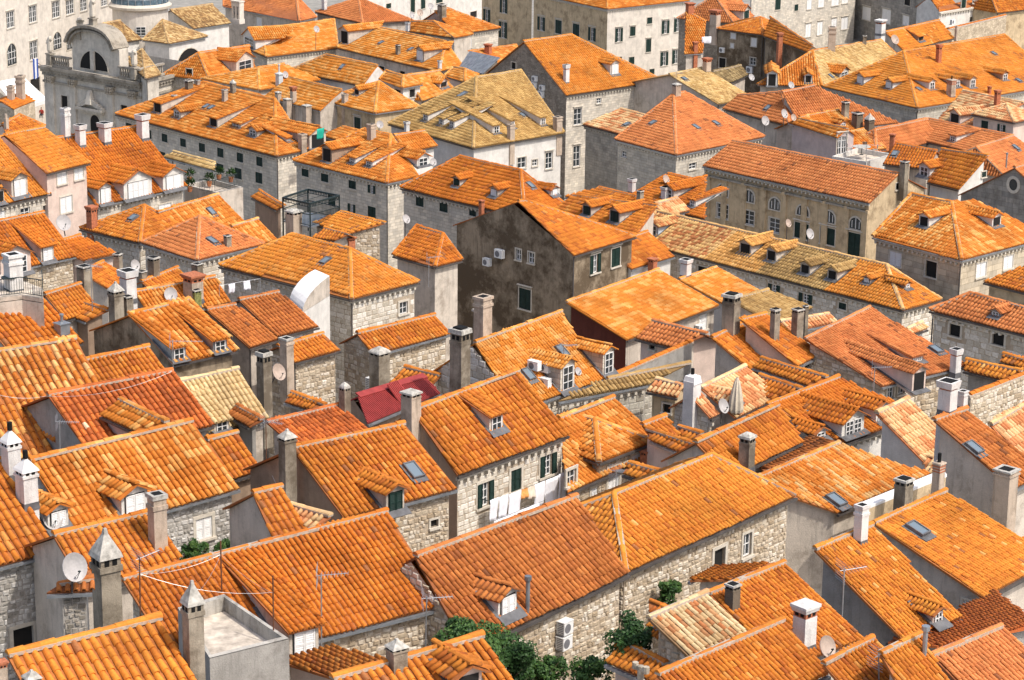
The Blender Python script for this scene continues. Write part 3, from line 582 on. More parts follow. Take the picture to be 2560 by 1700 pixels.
def house(r):
    TS[0] = r.get('ts', 1.0); k = r['k']; pal = r['pal']; planes = [[A(*q) for q in p] for p in r['pl']]; fp = [A(q[0], q[1], 0) for q in r['fp']]
    cen = sum(fp)/len(fp); zmin = min(p[2] for pl in planes for p in pl); dist = np.linalg.norm(A(cen[0], cen[1], zmin)-CAM); far = dist > 150
    zb = zmin-r['wb'] if 'wb' in r else ground(cen[0], cen[1])-.6
    zb = min(zb, zmin-2.0)
    base = A(cen[0], cen[1], zb)
    if 'into' in r:
        kk = [q for q in HOUSE if r['into'] in q][0]; root, base = HOUSE[kk][0], HOUSE[kk][1]
    else: root = thing(r['n'], r['l'], CATS.get(r['n'], 'house'), base, GROUPS.get(r['n'])); HOUSE[r['l']] = (root, base, planes, fp, r)
    wm = 'wall_'+r['w'] if 'wall_'+r['w'] in M else 'wall_plaster'
    nrm = []
    for p in planes: o, u, v, n_ = frame_of(p); nrm.append((o, n_))
    def roofz(xy):
        if k in ('F', 'V', 'H'): return zmin-.02
        zs = [o[2]-((xy[0]-o[0])*n_[0]+(xy[1]-o[1])*n_[1])/n_[2] for o, n_ in nrm]; return min(zs)-.11
    # walls with real openings
    sign = 1 if sum(fp[i][0]*fp[(i+1)%4][1]-fp[(i+1)%4][0]*fp[i][1] for i in range(4)) > 0 else -1
    wins = r.get('win', []); stone = r['w'] in STONE and dist < 175 and k != 'V'; budget = [300]; mb = MB(); faces = []
    mats = [wm]
    if stone: mats = ['wall_'+STONE[r['w']][1]]
    gm = None
    if 'gable' in r: mats.append('wall_'+r['gable']); gm = 1
    if r['w'] != 'none':
      for i in range(4):
        a, b = fp[i], fp[(i+1)%4]; L = np.linalg.norm(b-a)
        if L < .05: continue
        t = (b-a)/L; n_ = A(t[1], -t[0], 0)*sign; vis = n_@unit(CAM-A(*((a+b)/2)[:2], zmin)) > 0
        mi = gm if gm and i == 0 else 0
        hs = []
        if vis:
            for w in wins:
                if w[0] == i and w[5] not in ('a','a2','a3','a4','goth','round'): hs.append((w[1]-w[3]/2*(.5 if w[5] == 'go' else 1), w[1]+w[3]/2*(.5 if w[5] == 'go' else 1), w[2]-w[4]/2, w[2]+w[4]/2))
        xs = sorted(set([0, L]+[min(max(x, 0), L) for h in hs for x in h[:2]]))
        # kinks of the roof line
        for j in range(40):
            pass
        samp = np.linspace(0, L, 41); zz = np.array([roofz(a+t*x) for x in samp]); d2 = np.abs(np.diff(zz, 2))
        for j in np.where(d2 > 1e-3)[0]: xs.append(float(samp[j+1]))
        xs = sorted(set(round(x, 4) for x in xs))
        P3 = lambda x, z_: A(a[0]+t[0]*x, a[1]+t[1]*x, z_)
        for x0, x1 in zip(xs[:-1], xs[1:]):
            if x1-x0 < 1e-3: continue
            t0, t1 = roofz(a+t*x0), roofz(a+t*x1); cut = [(h[2], h[3]) for h in hs if h[0] < (x0+x1)/2 < h[1]]; cut.sort(); z_ = zb
            for c0, c1 in cut:
                c1 = min(c1, min(t0, t1)-.02)
                if c0 > z_ and c1 > c0: mb.poly([P3(x0, z_), P3(x1, z_), P3(x1, c0), P3(x0, c0)][::sign], mi); z_ = c1
            mb.poly([P3(x0, z_), P3(x1, z_), P3(x1, t1), P3(x0, t0)][::sign], mi)
        for x0, x1, z0, z1 in hs:                              # reveals
            D = -n_*.14; q = [P3(x0, z0), P3(x1, z0), P3(x1, z1), P3(x0, z1)]
            for e in range(4): mb.poly([q[e], q[(e+1)%4], q[(e+1)%4]+D, q[e]+D], mi)
            mb.poly([p+D for p in q], mi)
        faces.append((i, a, t, n_, L, vis, hs))
    if k in ('G','H','S','Q'): pass
    wall = mb.build('wall', mats, root, base, uv=True) if mb.f else root
    if r['w'] == 'none':
        pm = MB()
        for i in range(4): pm.tube(A(*fp[i][:2], roofz(fp[i])), A(*fp[i][:2], zmin-2.4), .05)
        pm.build('posts', ['gutter_dark'], root, base)
    for i, a, t, n_, L, vis, hs in faces:
        if not vis: continue
        for w in wins:
            if w[0] != i: continue
            c = A(a[0]+t[0]*w[1], a[1]+t[1]*w[1], w[2])
            if w[5] in ('a','a2','a3','a4','goth','round'): arch_window(root, base, c, t, n_, w[3], w[4], w[5])
            else: window(root, base, c, t, n_, w[3], w[4], w[5], far)
        if stone and not (gm and i == 0 and r['gable'] not in STONE):
            vz = zmin-min(9.0, zmin-zb)
            lay_stones(wall, base, A(a[0], a[1], 0), t, n_, L, vz, lambda x: roofz(a+t*x), hs, r['w'], budget, 1.0 if dist < 110 else 1.35)
    # roof
    if k in ('G','H','S','Q'):
        if pal in ('redmetal','greymetal'): metal_roof(root, base, planes, pal)
        elif pal in ('band','mixpale'):
            rp = planes
            if pal == 'band':
                o, u, v, n_ = frame_of(planes[0]); us = [(p-o)@u for p in planes[0]]; lo, hi = min(us), max(us)
                if (planes[0][1]-planes[0][0])@u < 0: sgn = -1
                else: sgn = 1
                for f0, f1, pl_ in BANDS:
                    a0, a1 = (lo+f0*(hi-lo), lo+f1*(hi-lo)) if sgn > 0 else (hi-f1*(hi-lo), hi-f0*(hi-lo)); q = clip_band(planes[0], u, o, a0, a1)
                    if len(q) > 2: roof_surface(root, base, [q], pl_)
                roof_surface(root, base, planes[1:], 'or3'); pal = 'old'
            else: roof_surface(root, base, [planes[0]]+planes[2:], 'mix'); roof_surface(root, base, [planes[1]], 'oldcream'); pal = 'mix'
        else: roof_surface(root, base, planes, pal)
        if pal not in ('redmetal','greymetal'):
            edges = {}
            for p in planes:
                for i in range(len(p)):
                    a, b = p[i], p[(i+1)%len(p)]; kk = tuple(sorted([tuple(np.round(a, 2)), tuple(np.round(b, 2))])); edges[kk] = edges.get(kk, 0)+1
            segs = [(A(*a), A(*b)) for (a, b), c in edges.items() if c > 1]
            if k == 'S' : segs = [(planes[0][2], planes[0][3])]
            ridge_line(root, base, [(a+A(0,0,.03), b+A(0,0,.03)) for a, b in segs], pal)
        # gutters along visible eaves
        gb = MB(); db = MB()
        for p in planes[:2]:
            if facing(p) < .02: continue
            o, u, v, n_ = frame_of(p); a, b = p[0], p[1]; dn = unit(A(n_[0], n_[1], 0)) if n_[2] < .999 else A(0,0,0)
            if abs(a[2]-b[2]) > .4: continue
            d = (b-a); L = np.linalg.norm(d); d = d/L
            gb.box((a+b)/2+dn*.03-A(0,0,.12), d*(L/2), dn*.055, A(0,0,.045))
            if r.get('cornice') or (r['w'] in ('ashlar','tanashlar','palace','ashlar_d') ):
                gb.box((a+b)/2-dn*.12-A(0,0,.24), d*(L/2-.1), dn*.07, A(0,0,.06), 1)
                for x in np.arange(.25, L-.2, .42): gb.box(a+d*x-dn*.09-A(0,0,.37), d*.07, dn*.09, A(0,0,.07), 1)
        if gb.f: gb.build('gutter', ['zinc' if (r.get('gutter') or random.random() < .4) else 'gutter_dark', 'surround_stone'], root, base)
        if k == 'H' or k == 'G':
            c = A(*fp[1][:2], zmin); outv = unit(A(*(fp[1]-cen)[:2], 0)); c = c+outv*.07
            if random.random() < .6: db.tube(c-A(0,0,.15), A(c[0], c[1], max(zb, zmin-10)), .045, 0, 6); db.build('downpipe', ['gutter_dark'], root, base)
    elif k == 'F': flat_top(root, base, r, planes[0], zmin)
    elif k == 'V': vault_top(root, base, planes[0], zmin)
    o, u, v, n_ = frame_of(planes[0]); ux = unit(A(u[0], u[1], 0)); uy = A(-ux[1], ux[0], 0)
    if k in ('F',): ux = unit(A(*(fp[2]-fp[1])[:2], 0)); uy = A(-ux[1], ux[0], 0)
    for d in r.get('dorm', []):
        pd = {'band':['old','orold','orold','olive','olive','or3','or3'][min(6, r['dorm'].index(d))],'redmetal':'or','greymetal':'or','mixpale':'mix'}.get(r['pal'], r['pal']); dormer(root, base, planes[d[0]], d, pd, far)
    for c in r.get('chim', []): chimney(root, base, c[:3], c[3], c[4], c[5], ux, uy)
    for s in r.get('sky', []): skylight(root, base, planes[s[0]], s)
    if 'pipe' in r:
        x, y, z_, h = r['pipe']; mb = MB(); mb.tube((x, y, z_-.3), (x, y, z_+h), .065, 0, 8); mb.tube((x, y, z_+h), (x, y, z_+h+.12), .11, 0, 8); mb.build('flue_pipe', ['zinc'], root, base)
    if r.get('pil') == 1: pilasters(root, base, fp, sign, zmin, zb)
    return root
def metal_roof(root, base, planes, pal):
    mb = MB(); m_ = 'red_metal' if pal == 'redmetal' else 'zinc'
    for p in planes:
        o, u, v, n_ = frame_of(p); mb.prism([q-n_*.06 for q in p], n_*.06)
    roof = mb.build('roof', [m_], root, base)
    for p in planes[:1]:
        o, u, v, n_ = frame_of(p); P2 = [((q-o)@u, (q-o)@v) for q in p]; us = [a for a, _ in P2]; step = .115 if pal == 'redmetal' else .5; rb = MB()
        for x in np.arange(min(us)+step/2, max(us), step):
            vv = np.linspace(min(b for _, b in P2), max(b for _, b in P2), 80); k = pip(np.stack([np.full(80, x), vv], 1), P2)
            if k.sum() < 2: continue
            a, b = vv[k][0], vv[k][-1]; rb.box(o+u*x+v*(a+b)/2+n_*.018, u*(.028 if pal == 'redmetal' else .02), v*((b-a)/2), n_*.022)
        q = rb.build('corrugation', [m_], roof, base); q['kind'] = 'stuff'
        if pal == 'redmetal':
            c = sum(p)/len(p)+v*.15+u*.1; h = MB(); ax = unit(v+n_*.28); h.box(c+n_*.16, u*.42, ax*.5, np.cross(u, ax)*.02)
            for x in np.arange(-.36, .4, .115): h.box(c+n_*.19+u*x, u*.028, ax*.5, np.cross(u, ax)*.02)
            h.build('roof_hatch', [m_], root, base); cp = MB(); cp.box((p[2]+p[3])/2+A(0,0,.05), (p[2]-p[3])/2, v*.16, n_*.03); cp.build('ridge_cap', [m_], root, base)
def flat_top(root, base, r, P, z):
    pal = r['pal']; n = 4; mb = MB(); cen = sum(P)/4
    if pal in ('terrace',):
        q = [p+(cen-p)*(.22/max(.5, np.linalg.norm(cen-p))) for p in P]; lo = -.42
        fl = MB(); fl.poly([p+A(0,0,lo) for p in q] if (np.cross(q[1]-q[0], q[2]-q[0])[2] > 0) else [p+A(0,0,lo) for p in q][::-1]); fl.build('terrace_floor', ['floor_pale'], root, base)
        for i in range(4):
            a, b, c, d = P[i], P[(i+1)%4], q[(i+1)%4], q[i]; mb.poly([a, b, c, d] if np.cross(b-a, c-a)[2] > 0 else [d, c, b, a]); mb.poly([d, c, c+A(0,0,lo), d+A(0,0,lo)])
        mb.build('parapet', ['wall_concrete' if r['w'] != 'white' else 'wall_white'], root, base, uv=True)
    elif pal == 'coping':
        for i in range(4): pass
        mb.prism([p+(p-cen)*.02+A(0,0,-.02) for p in P], A(0,0,.10)); mb.build('coping', ['whitewash'], root, base)
    elif pal in ('coping_o', 'tiletop'):
        a = (P[0]+P[1])/2; b = (P[2]+P[3])/2
        if pal == 'tiletop': a, b = (P[0]+P[3])/2, (P[1]+P[2])/2
        if pal == 'coping_o':
            mb.prism([p+(p-cen)*.03+A(0,0,-.02) for p in P], A(0,0,.06)); mb.build('coping', ['mortar_pale'], root, base); ridge_line(root, base, [(a, b)], 'orr', 'coping_tiles', r=.17)
        else:
            hz = .5; E = [P[0], P[1], P[2], P[3]]; u = unit(P[1]-P[0]); planes = [[P[1], P[2], (P[3]+P[2])/2+A(0,0,hz), (P[0]+P[1])/2+A(0,0,hz)], [P[3], P[0], (P[0]+P[1])/2+A(0,0,hz), (P[3]+P[2])/2+A(0,0,hz)]]
            roof_surface(root, base, planes, 'orr'); g = MB(); g.poly([P[0], P[1], (P[0]+P[1])/2+A(0,0,hz-.1)]); g.build('gable', ['wall_plaster'], root, base, uv=True)
    if r.get('cornice'):
        cb = MB()
        for i in (0, 1):
            a, b = P[i], P[i+1]; d = b-a; L = np.linalg.norm(d)
            if L < 2: continue
            d = d/L; nn = A(d[1], -d[0], 0); nn = nn if nn@(CAM-a) > 0 else -nn; cb.box((a+b)/2+nn*.12-A(0,0,.2), d*(L/2), nn*.15, A(0,0,.12))
            for x in np.arange(.3, L, .6): cb.box(a+d*x+nn*.1-A(0,0,.45), d*.12, nn*.1, A(0,0,.12))
        if cb.f: cb.build('cornice', ['surround_stone'], root, base)
def vault_top(root, base, P, z):
    """barrel top: flat sides rising to a quarter round"""
    a, b, c, d = P; mb = MB(); K = 8; prev = None; R = 1.15
    for i in range(K+1):
        t = math.pi/2*i/K; f = 1-math.cos(t); h = R*math.sin(t); p = a+(d-a)*f+A(0,0,h); q = b+(c-b)*f+A(0,0,h)
        if prev: mb.poly([prev[1], q, p, prev[0]], 1); mb.poly([prev[1], A(*prev[1][:2], z-.05), A(*q[:2], z-.05), q], 0); mb.poly([p, A(*p[:2], z-.05), A(*prev[0][:2], z-.05), prev[0]], 0)
        prev = (p, q)
    mb.poly([prev[0], prev[1], A(*prev[1][:2], z-.05), A(*prev[0][:2], z-.05)], 0); mb.build('vault', ['wall_plaster', 'whitewash'], root, base, uv=True)
def pilasters(root, base, fp, sign, zmin, zb):
    for i in (1,):
        a, b = fp[i], fp[i+1]; L = np.linalg.norm(b-a); t = (b-a)/L; n_ = A(t[1], -t[0], 0)*sign; k = 8
        for j in range(k+1):
            x = min(max(j*L/k, .3), L-.3); mb = MB(); c = A(a[0]+t[0]*x, a[1]+t[1]*x, 0)
            mb.box(c+n_*.06+A(0,0,(zmin-.9+zb)/2), t*.28, n_*.06, A(0,0,(zmin-.9-zb)/2)); mb.box(c+n_*.10+A(0,0,zmin-.8), t*.38, n_*.11, A(0,0,.12)); mb.build('pilaster', ['wall_tan'], root, base, uv=True)
            if j < k: hb = MB(); hb.box(c+t*L/k*.5+n_*.12+A(0,0,zmin-.75), t*(L/k*.42), n_*.13, A(0,0,.07)); hb.build('hood', ['wall_oldstone'], root, base, uv=True)

# ------------------------------------------------------------------ surveyed houses: world metres
HOUSES = [
{'k':'S','n':'tiled_house','l':'near house with fat yellow orange tiles beside the pyramid capped chimney','pal':'or2','w':'plaster','pl':[[[-10.82,52.42,36.68],[-7.47,54.68,36.68],[-8.84,56.89,37.89],[-12.24,54.52,37.86]]],'fp':[[-11.96,54.47],[-10.77,52.7],[-7.74,54.74],[-8.9,56.6]],'chim':[[-7.86,55.81,37.22,0.41,2.09,'pyr'],[-11.45,53.49,37.26,0.34,0.68,'pyr'],[-12.22,53.72,37.54,0.2,0.54,'brickcap']],'ts':1.07},
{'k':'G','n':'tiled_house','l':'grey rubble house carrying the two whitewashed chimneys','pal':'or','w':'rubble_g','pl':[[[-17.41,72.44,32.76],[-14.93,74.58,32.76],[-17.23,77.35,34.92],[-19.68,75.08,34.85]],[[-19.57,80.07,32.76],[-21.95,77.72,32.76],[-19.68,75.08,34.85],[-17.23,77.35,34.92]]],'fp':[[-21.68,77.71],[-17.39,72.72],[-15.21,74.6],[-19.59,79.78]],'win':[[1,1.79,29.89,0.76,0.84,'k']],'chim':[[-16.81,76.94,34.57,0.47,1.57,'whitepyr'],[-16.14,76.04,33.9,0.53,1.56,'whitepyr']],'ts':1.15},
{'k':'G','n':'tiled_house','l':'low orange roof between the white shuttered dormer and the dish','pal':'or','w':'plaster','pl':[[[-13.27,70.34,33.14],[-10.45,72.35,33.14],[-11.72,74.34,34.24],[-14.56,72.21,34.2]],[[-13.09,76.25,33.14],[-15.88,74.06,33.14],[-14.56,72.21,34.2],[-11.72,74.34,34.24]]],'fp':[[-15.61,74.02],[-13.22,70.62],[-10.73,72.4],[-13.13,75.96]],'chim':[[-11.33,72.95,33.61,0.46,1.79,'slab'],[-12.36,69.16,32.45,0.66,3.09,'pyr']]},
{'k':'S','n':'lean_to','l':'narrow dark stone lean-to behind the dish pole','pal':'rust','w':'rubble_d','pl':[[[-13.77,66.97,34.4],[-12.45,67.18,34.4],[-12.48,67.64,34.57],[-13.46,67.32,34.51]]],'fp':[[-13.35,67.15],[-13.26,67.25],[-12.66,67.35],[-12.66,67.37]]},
{'k':'S','n':'tiled_house','l':'long bright orange roof with a mossy brown ridge above the rubble wall','pal':'orr','w':'rubble','pl':[[[-8.91,60.67,34.71],[-1.84,65.69,34.71],[-3.72,68.82,36.41],[-10.89,63.42,36.29]]],'fp':[[-10.61,63.38],[-8.86,60.95],[-2.11,65.74],[-3.77,68.53]],'dorm':[[0,-5.7,62.34,34.48,0.94,0.88,'s','ws','plaster']],'ts':0.75},
{'k':'F','n':'roof_terrace','l':'weathered concrete roof terrace with a stained white parapet','pal':'terrace','w':'plaster_g','pl':[[[-9.01,61.1,36.43],[-7.73,57.76,36.43],[-5.8,59.09,36.43],[-7.87,62.1,36.43]]],'fp':[[-9.01,61.1],[-7.73,57.76],[-5.8,59.09],[-7.87,62.1]]},
{'k':'S','n':'tiled_house','l':'pink walled house with fat tiles beside the garden bushes','pal':'or','w':'pink','pl':[[[-2.78,50.75,37.08],[0.71,53.15,37.08],[-0.64,55.21,38.23],[-4.17,52.67,38.18]]],'fp':[[-3.89,52.62],[-2.73,51.03],[0.43,53.2],[-0.69,54.93]],'dorm':[[0,-0.94,53.33,37.58,0.75,0.51,'g','k','pink']],'chim':[[-2.67,53.54,38.12,0.39,0.72,'pyr']],'ts':0.9},
{'k':'Q','n':'roof_wing','l':'low back slope wing on a pink wall beside the shuttered dormer','pal':'or','w':'pink','pl':[[[-4.79,61.8,35.02],[-6.24,60.78,35.02],[-4.67,59.09,35.32],[-3.13,60.23,35.32]]],'fp':[[-4.81,61.54],[-5.93,60.75],[-4.65,59.36],[-3.44,60.25]],'ts':0.8},
{'k':'G','n':'tiled_house','l':'rusty red roof with swept eaves above two stacked air conditioners','pal':'rust','w':'rubble','pl':[[[-1.17,64.02,34.01],[3.71,70.14,34.01],[2.11,72.07,35.79],[-2.76,66.31,35.95]],[[0.2,73.59,34.01],[-4.85,67.98,34.01],[-2.76,66.31,35.95],[2.11,72.07,35.79]]],'fp':[[-4.57,67.98],[-1.18,64.33],[3.44,70.12],[0.21,73.3]],'dorm':[[0,-0.04,66.02,34.27,0.87,0.66,'g','w','white']],'pipe':[0.56,66.52,34.16,1.02],'ts':0.82},
{'k':'H','n':'tiled_house','l':'yellow orange hipped house with a whitish rubble wall above the courtyard','pal':'or2','w':'rubble','pl':[[[-0.27,75.77,32.99],[3.76,72.74,32.99],[3.47,76.28,34.35]],[[3.76,72.74,32.99],[10.06,80.16,32.99],[7.06,80.47,34.33],[3.47,76.28,34.35]],[[10.06,80.16,32.99],[6.03,83.19,32.99],[7.06,80.47,34.33]],[[6.03,83.19,32.99],[-0.27,75.77,32.99],[3.47,76.28,34.35],[7.06,80.47,34.33]]],'fp':[[0.02,75.8],[3.73,73.01],[9.77,80.12],[6.06,82.91]],'win':[[1,5.28,31.79,0.64,0.77,'k'],[1,6.91,31.84,0.5,0.86,'p']],'ts':0.77},
{'k':'S','n':'tiled_house','l':'cream patched old roof with a white mortared ridge','pal':'creamold','w':'rubble','pl':[[[5.65,57.34,35.81],[7.34,59.03,35.81],[5.37,60.99,37.07],[3.7,59.26,37.05]]],'fp':[[3.98,59.26],[5.65,57.62],[7.06,59.03],[5.38,60.71]],'ts':0.7},
{'k':'S','n':'tiled_house','l':'orange roof sloping down beside the white capped chimney','pal':'or','w':'plaster','pl':[[[7.56,60.54,35.1],[9.91,62.68,35.1],[7.9,64.91,36.44],[5.55,62.63,36.39]]],'fp':[[5.83,62.62],[7.57,60.82],[9.63,62.7],[7.89,64.62]],'dorm':[[0,5.38,59.95,35.56,1.29,0.64,'g','k','pink']],'chim':[[6.2,62.35,36.1,0.3,0.74,'stack'],[8.15,61.66,35.29,0.48,1.25,'bricktop']],'ts':0.62},
{'k':'Q','n':'roof_wing','l':'low orange dormer wing in front of the whitish rubble wall','pal':'orr','w':'plaster','pl':[[[6.83,73.89,32.78],[5.82,72.6,32.78],[7.42,72.18,33],[8.65,73.68,33]]],'fp':[[6.92,73.67],[6.17,72.71],[7.35,72.4],[8.26,73.52]],'ts':0.6},
{'k':'S','n':'tiled_house','l':'orange house with a wired clay ridge running to the white capped chimney','pal':'or','w':'pink','pl':[[[4.86,54.4,36.24],[8.31,57.73,36.24],[7.23,59.07,37.12],[3.73,55.59,37.08]]],'fp':[[4.01,55.59],[4.87,54.68],[8.04,57.75],[7.22,58.77]],'ts':0.65},
{'k':'S','n':'tiled_house','l':'small pink gabled house over the courtyard with twin stub flue','pal':'or','w':'pink','pl':[[[2.63,59.73,35.6],[3.89,58.34,35.6],[4.17,58.93,35.88],[3,60.37,35.93]]],'fp':[[3.03,60.02],[2.88,59.76],[3.84,58.7],[3.94,58.9]],'chim':[[3.45,57.89,35.31,0.57,0.99,'tpipe']],'ts':0.75},
{'k':'S','n':'tiled_house','l':'short orange ridge behind the spiked aerial','pal':'or','w':'plaster','pl':[[[8.95,55.25,36.26],[10.43,56.81,36.26],[9.41,57.83,37.16],[7.95,56.22,37.14]]],'fp':[[8.23,56.23],[8.95,55.54],[10.15,56.81],[9.42,57.54]],'ts':0.62},
{'k':'S','n':'tiled_house','l':'orange roof with a thin terracotta flue pipe at its edge','pal':'or','w':'plaster','pl':[[[10.1,54.22,36.51],[11.29,55.51,36.51],[10.48,56.96,37.66],[9.29,55.69,37.67]]],'fp':[[9.54,55.66],[10.14,54.56],[11.05,55.54],[10.44,56.63]],'pipe':[10.5,56.37,37.36,0.68],'ts':0.62},
{'k':'S','n':'tiled_house','l':'faded orange roof with a white mortared ridge at the corner','pal':'orp','w':'rubble_d','pl':[[[12,56.33,36.02],[14.17,58.26,36.02],[13.08,59.52,36.82],[10.92,57.56,36.81]]],'fp':[[11.2,57.55],[12.02,56.61],[13.89,58.27],[13.06,59.23]],'ts':0.62},
{'k':'Q','n':'tiled_house','l':'deep red roof seen edge on behind the thin flue pipe','pal':'red','w':'plaster_g','pl':[[[14.78,68.35,34.25],[10.93,64.41,34.25],[12.24,63.8,34.4],[15.47,65.39,34.4]]],'fp':[[14.67,67.95],[11.27,64.48],[12.23,64.02],[15.24,65.5]],'ts':0.6},
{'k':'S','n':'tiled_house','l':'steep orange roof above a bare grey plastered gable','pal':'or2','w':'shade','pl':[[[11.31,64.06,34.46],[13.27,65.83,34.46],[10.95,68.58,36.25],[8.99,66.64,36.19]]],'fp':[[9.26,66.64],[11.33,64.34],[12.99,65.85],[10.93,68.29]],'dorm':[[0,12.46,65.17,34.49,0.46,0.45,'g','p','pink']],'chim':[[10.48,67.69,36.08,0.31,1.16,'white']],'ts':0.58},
{'k':'S','n':'tiled_house','l':'broad orange roof with one raised skylight over a tan gable','pal':'or2','w':'plaster','pl':[[[14.57,69.1,33.74],[17.5,72.46,33.74],[14.32,74.92,35.09],[11.51,71.79,35.11]]],'fp':[[11.79,71.8],[14.55,69.39],[17.21,72.44],[14.34,74.64]],'win':[[0,3.23,33.23,0.34,0.35,'w']],'sky':[[0,12.9,71.92,34.78,0.5,0.7]],'ts':0.6},
{'k':'G','n':'tiled_house','l':'dark burnt orange roof with a few whitish tiles','pal':'rust2','w':'plaster_g','pl':[[[-16.77,90.54,30.79],[-12.22,93.79,30.79],[-14.17,96.52,32.25],[-18.74,93.12,32.2]],[[-16.11,99.25,30.79],[-20.62,95.76,30.79],[-18.74,93.12,32.2],[-14.17,96.52,32.25]]],'fp':[[-20.34,95.72],[-16.73,90.82],[-12.49,93.84],[-16.16,98.96]],'ts':1.05},
{'k':'S','n':'roof_wing','l':'straw and orange dormer wing on pink cheeks in the dark burnt orange roof','pal':'mix','w':'pink','pl':[[[-16.46,92.23,31.69],[-14.77,90.24,31.69],[-13.5,90.12,32.1],[-15.77,92.88,32.13]]],'fp':[[-15.79,92.59],[-16.19,92.22],[-14.67,90.43],[-13.96,90.36]]},
{'k':'G','n':'tiled_house','l':'striped orange and straw roof with white shuttered dormers','pal':'mix','w':'rubble_g','pl':[[[-15.35,80.24,31.18],[-10.14,85.23,31.18],[-12.13,87.33,33.09],[-17.36,82.41,33.14]],[[-14.13,89.41,31.18],[-19.41,84.55,31.18],[-17.36,82.41,33.14],[-12.13,87.33,33.09]]],'fp':[[-19.12,84.54],[-15.34,80.52],[-10.43,85.24],[-14.14,89.13]],'win':[[1,5.49,29.9,0.74,0.85,'w']],'dorm':[[0,-13.56,82.1,31.24,1.13,0.87,'g','w','white'],[0,-15.95,80.1,31.39,0.85,0.77,'g','w','white']],'ts':1.03},
{'k':'G','n':'tiled_house','l':'large patchwork roof of straw,brown and orange tiles','pal':'oldmix','w':'plaster','pl':[[[-20.18,92.29,29.65],[-15.78,94.98,29.65],[-18.89,100.47,32.45],[-23.4,97.51,32.38]],[[-22.18,105.85,29.65],[-26.6,102.75,29.65],[-23.4,97.51,32.38],[-18.89,100.47,32.45]]],'fp':[[-26.33,102.69],[-20.12,92.56],[-16.05,95.05],[-22.24,105.56]],'dorm':[[0,-18.24,93.65,29.71,0.65,0.51,'g','k','plaster_g']],'ts':1.3},
{'k':'G','n':'tiled_house','l':'plain orange roof tucked behind the patchwork one','pal':'or','w':'plaster','pl':[[[-17.78,104.27,27.8],[-15.07,106.65,27.8],[-17.06,108.97,29.6],[-19.78,106.58,29.59]],[[-19.08,111.27,27.8],[-21.79,108.87,27.8],[-19.78,106.58,29.59],[-17.06,108.97,29.6]]],'fp':[[-21.51,108.85],[-17.76,104.56],[-15.35,106.67],[-19.1,110.99]]},
{'k':'G','n':'tiled_house','l':'pale cream roof beside the stained grey house','pal':'cream','w':'plaster','pl':[[[-12.99,98.81,28.8],[-10.63,100.85,28.8],[-12.13,102.64,30.5],[-14.5,100.6,30.5]],[[-13.65,104.41,28.8],[-16.03,102.37,28.8],[-14.5,100.6,30.5],[-12.13,102.64,30.5]]],'fp':[[-15.74,102.35],[-12.97,99.09],[-10.91,100.87],[-13.68,104.13]],'dorm':[[0,-12.49,99.11,28.73,0.78,0.54,'s','n','plaster']]},
{'k':'S','n':'roof_hut','l':'tiny rusty gable on grey walls by the cream roof','pal':'rust','w':'plaster_g','pl':[[[-12.37,100.18,29.2],[-11.22,98.42,29.2],[-10.67,98.62,29.46],[-11.96,100.51,29.45]]],'fp':[[-12,100.22],[-12.1,100.14],[-11.13,98.67],[-10.98,98.72]]},
{'k':'G','n':'tiled_house','l':'little orange roof wedged beside the bare brown gable','pal':'or','w':'brown','pl':[[[-10.9,88.29,30.4],[-9.8,89.47,30.4],[-10.81,90.7,31.54],[-11.91,89.57,31.57]],[[-11.96,91.77,30.4],[-13.09,90.67,30.4],[-11.91,89.57,31.57],[-10.81,90.7,31.54]]],'fp':[[-12.81,90.66],[-10.9,88.59],[-10.08,89.47],[-11.97,91.48]]},
{'k':'G','n':'tiled_house','l':'orange house with a green shuttered dormer and a bright skylight','pal':'or','w':'rubble','pl':[[[-5.99,81.94,31.27],[-2.01,85.26,31.27],[-4.07,87.73,32.95],[-8.08,84.53,33.01]],[[-6.12,90.21,31.27],[-10.21,87.09,31.27],[-8.08,84.53,33.01],[-4.07,87.73,32.95]]],'fp':[[-9.92,87.06],[-5.96,82.23],[-2.29,85.28],[-6.15,89.93]],'win':[[1,4.07,30.02,0.36,0.3,'k']],'dorm':[[0,-4.19,83.02,31.1,0.82,0.88,'g','g','plaster']],'chim':[[-8.19,83.97,32.82,0.49,1.1,'pyr']],'sky':[[0,-3.65,85.3,31.84,0.53,0.81]],'ts':0.93,'gable':'brown'},
{'k':'G','n':'tiled_house','l':'pale stone house with laundry strung below its black shutters','pal':'or','w':'ashlar','pl':[[[-2.11,91.03,29.74],[2.41,96.34,29.74],[0.28,98.37,31.87],[-4.01,93.08,31.76]],[[-1.95,100.27,29.74],[-6.12,94.88,29.74],[-4.01,93.08,31.76],[0.28,98.37,31.87]]],'fp':[[-5.85,94.9],[-2.12,91.32],[2.13,96.33],[-1.92,99.97]],'win':[[1,1.69,28.38,0.87,1.03,'go'],[1,3.62,28.48,0.66,0.95,'g'],[1,5.68,28.61,0.93,0.92,'go']],'dorm':[[0,-0.61,94.41,30.5,0.85,0.71,'s','p','plaster']],'chim':[[-4.04,92.83,31.66,0.56,1.02,'stonecap']],'ts':1.05,'cornice':1,'gable':'brown'},
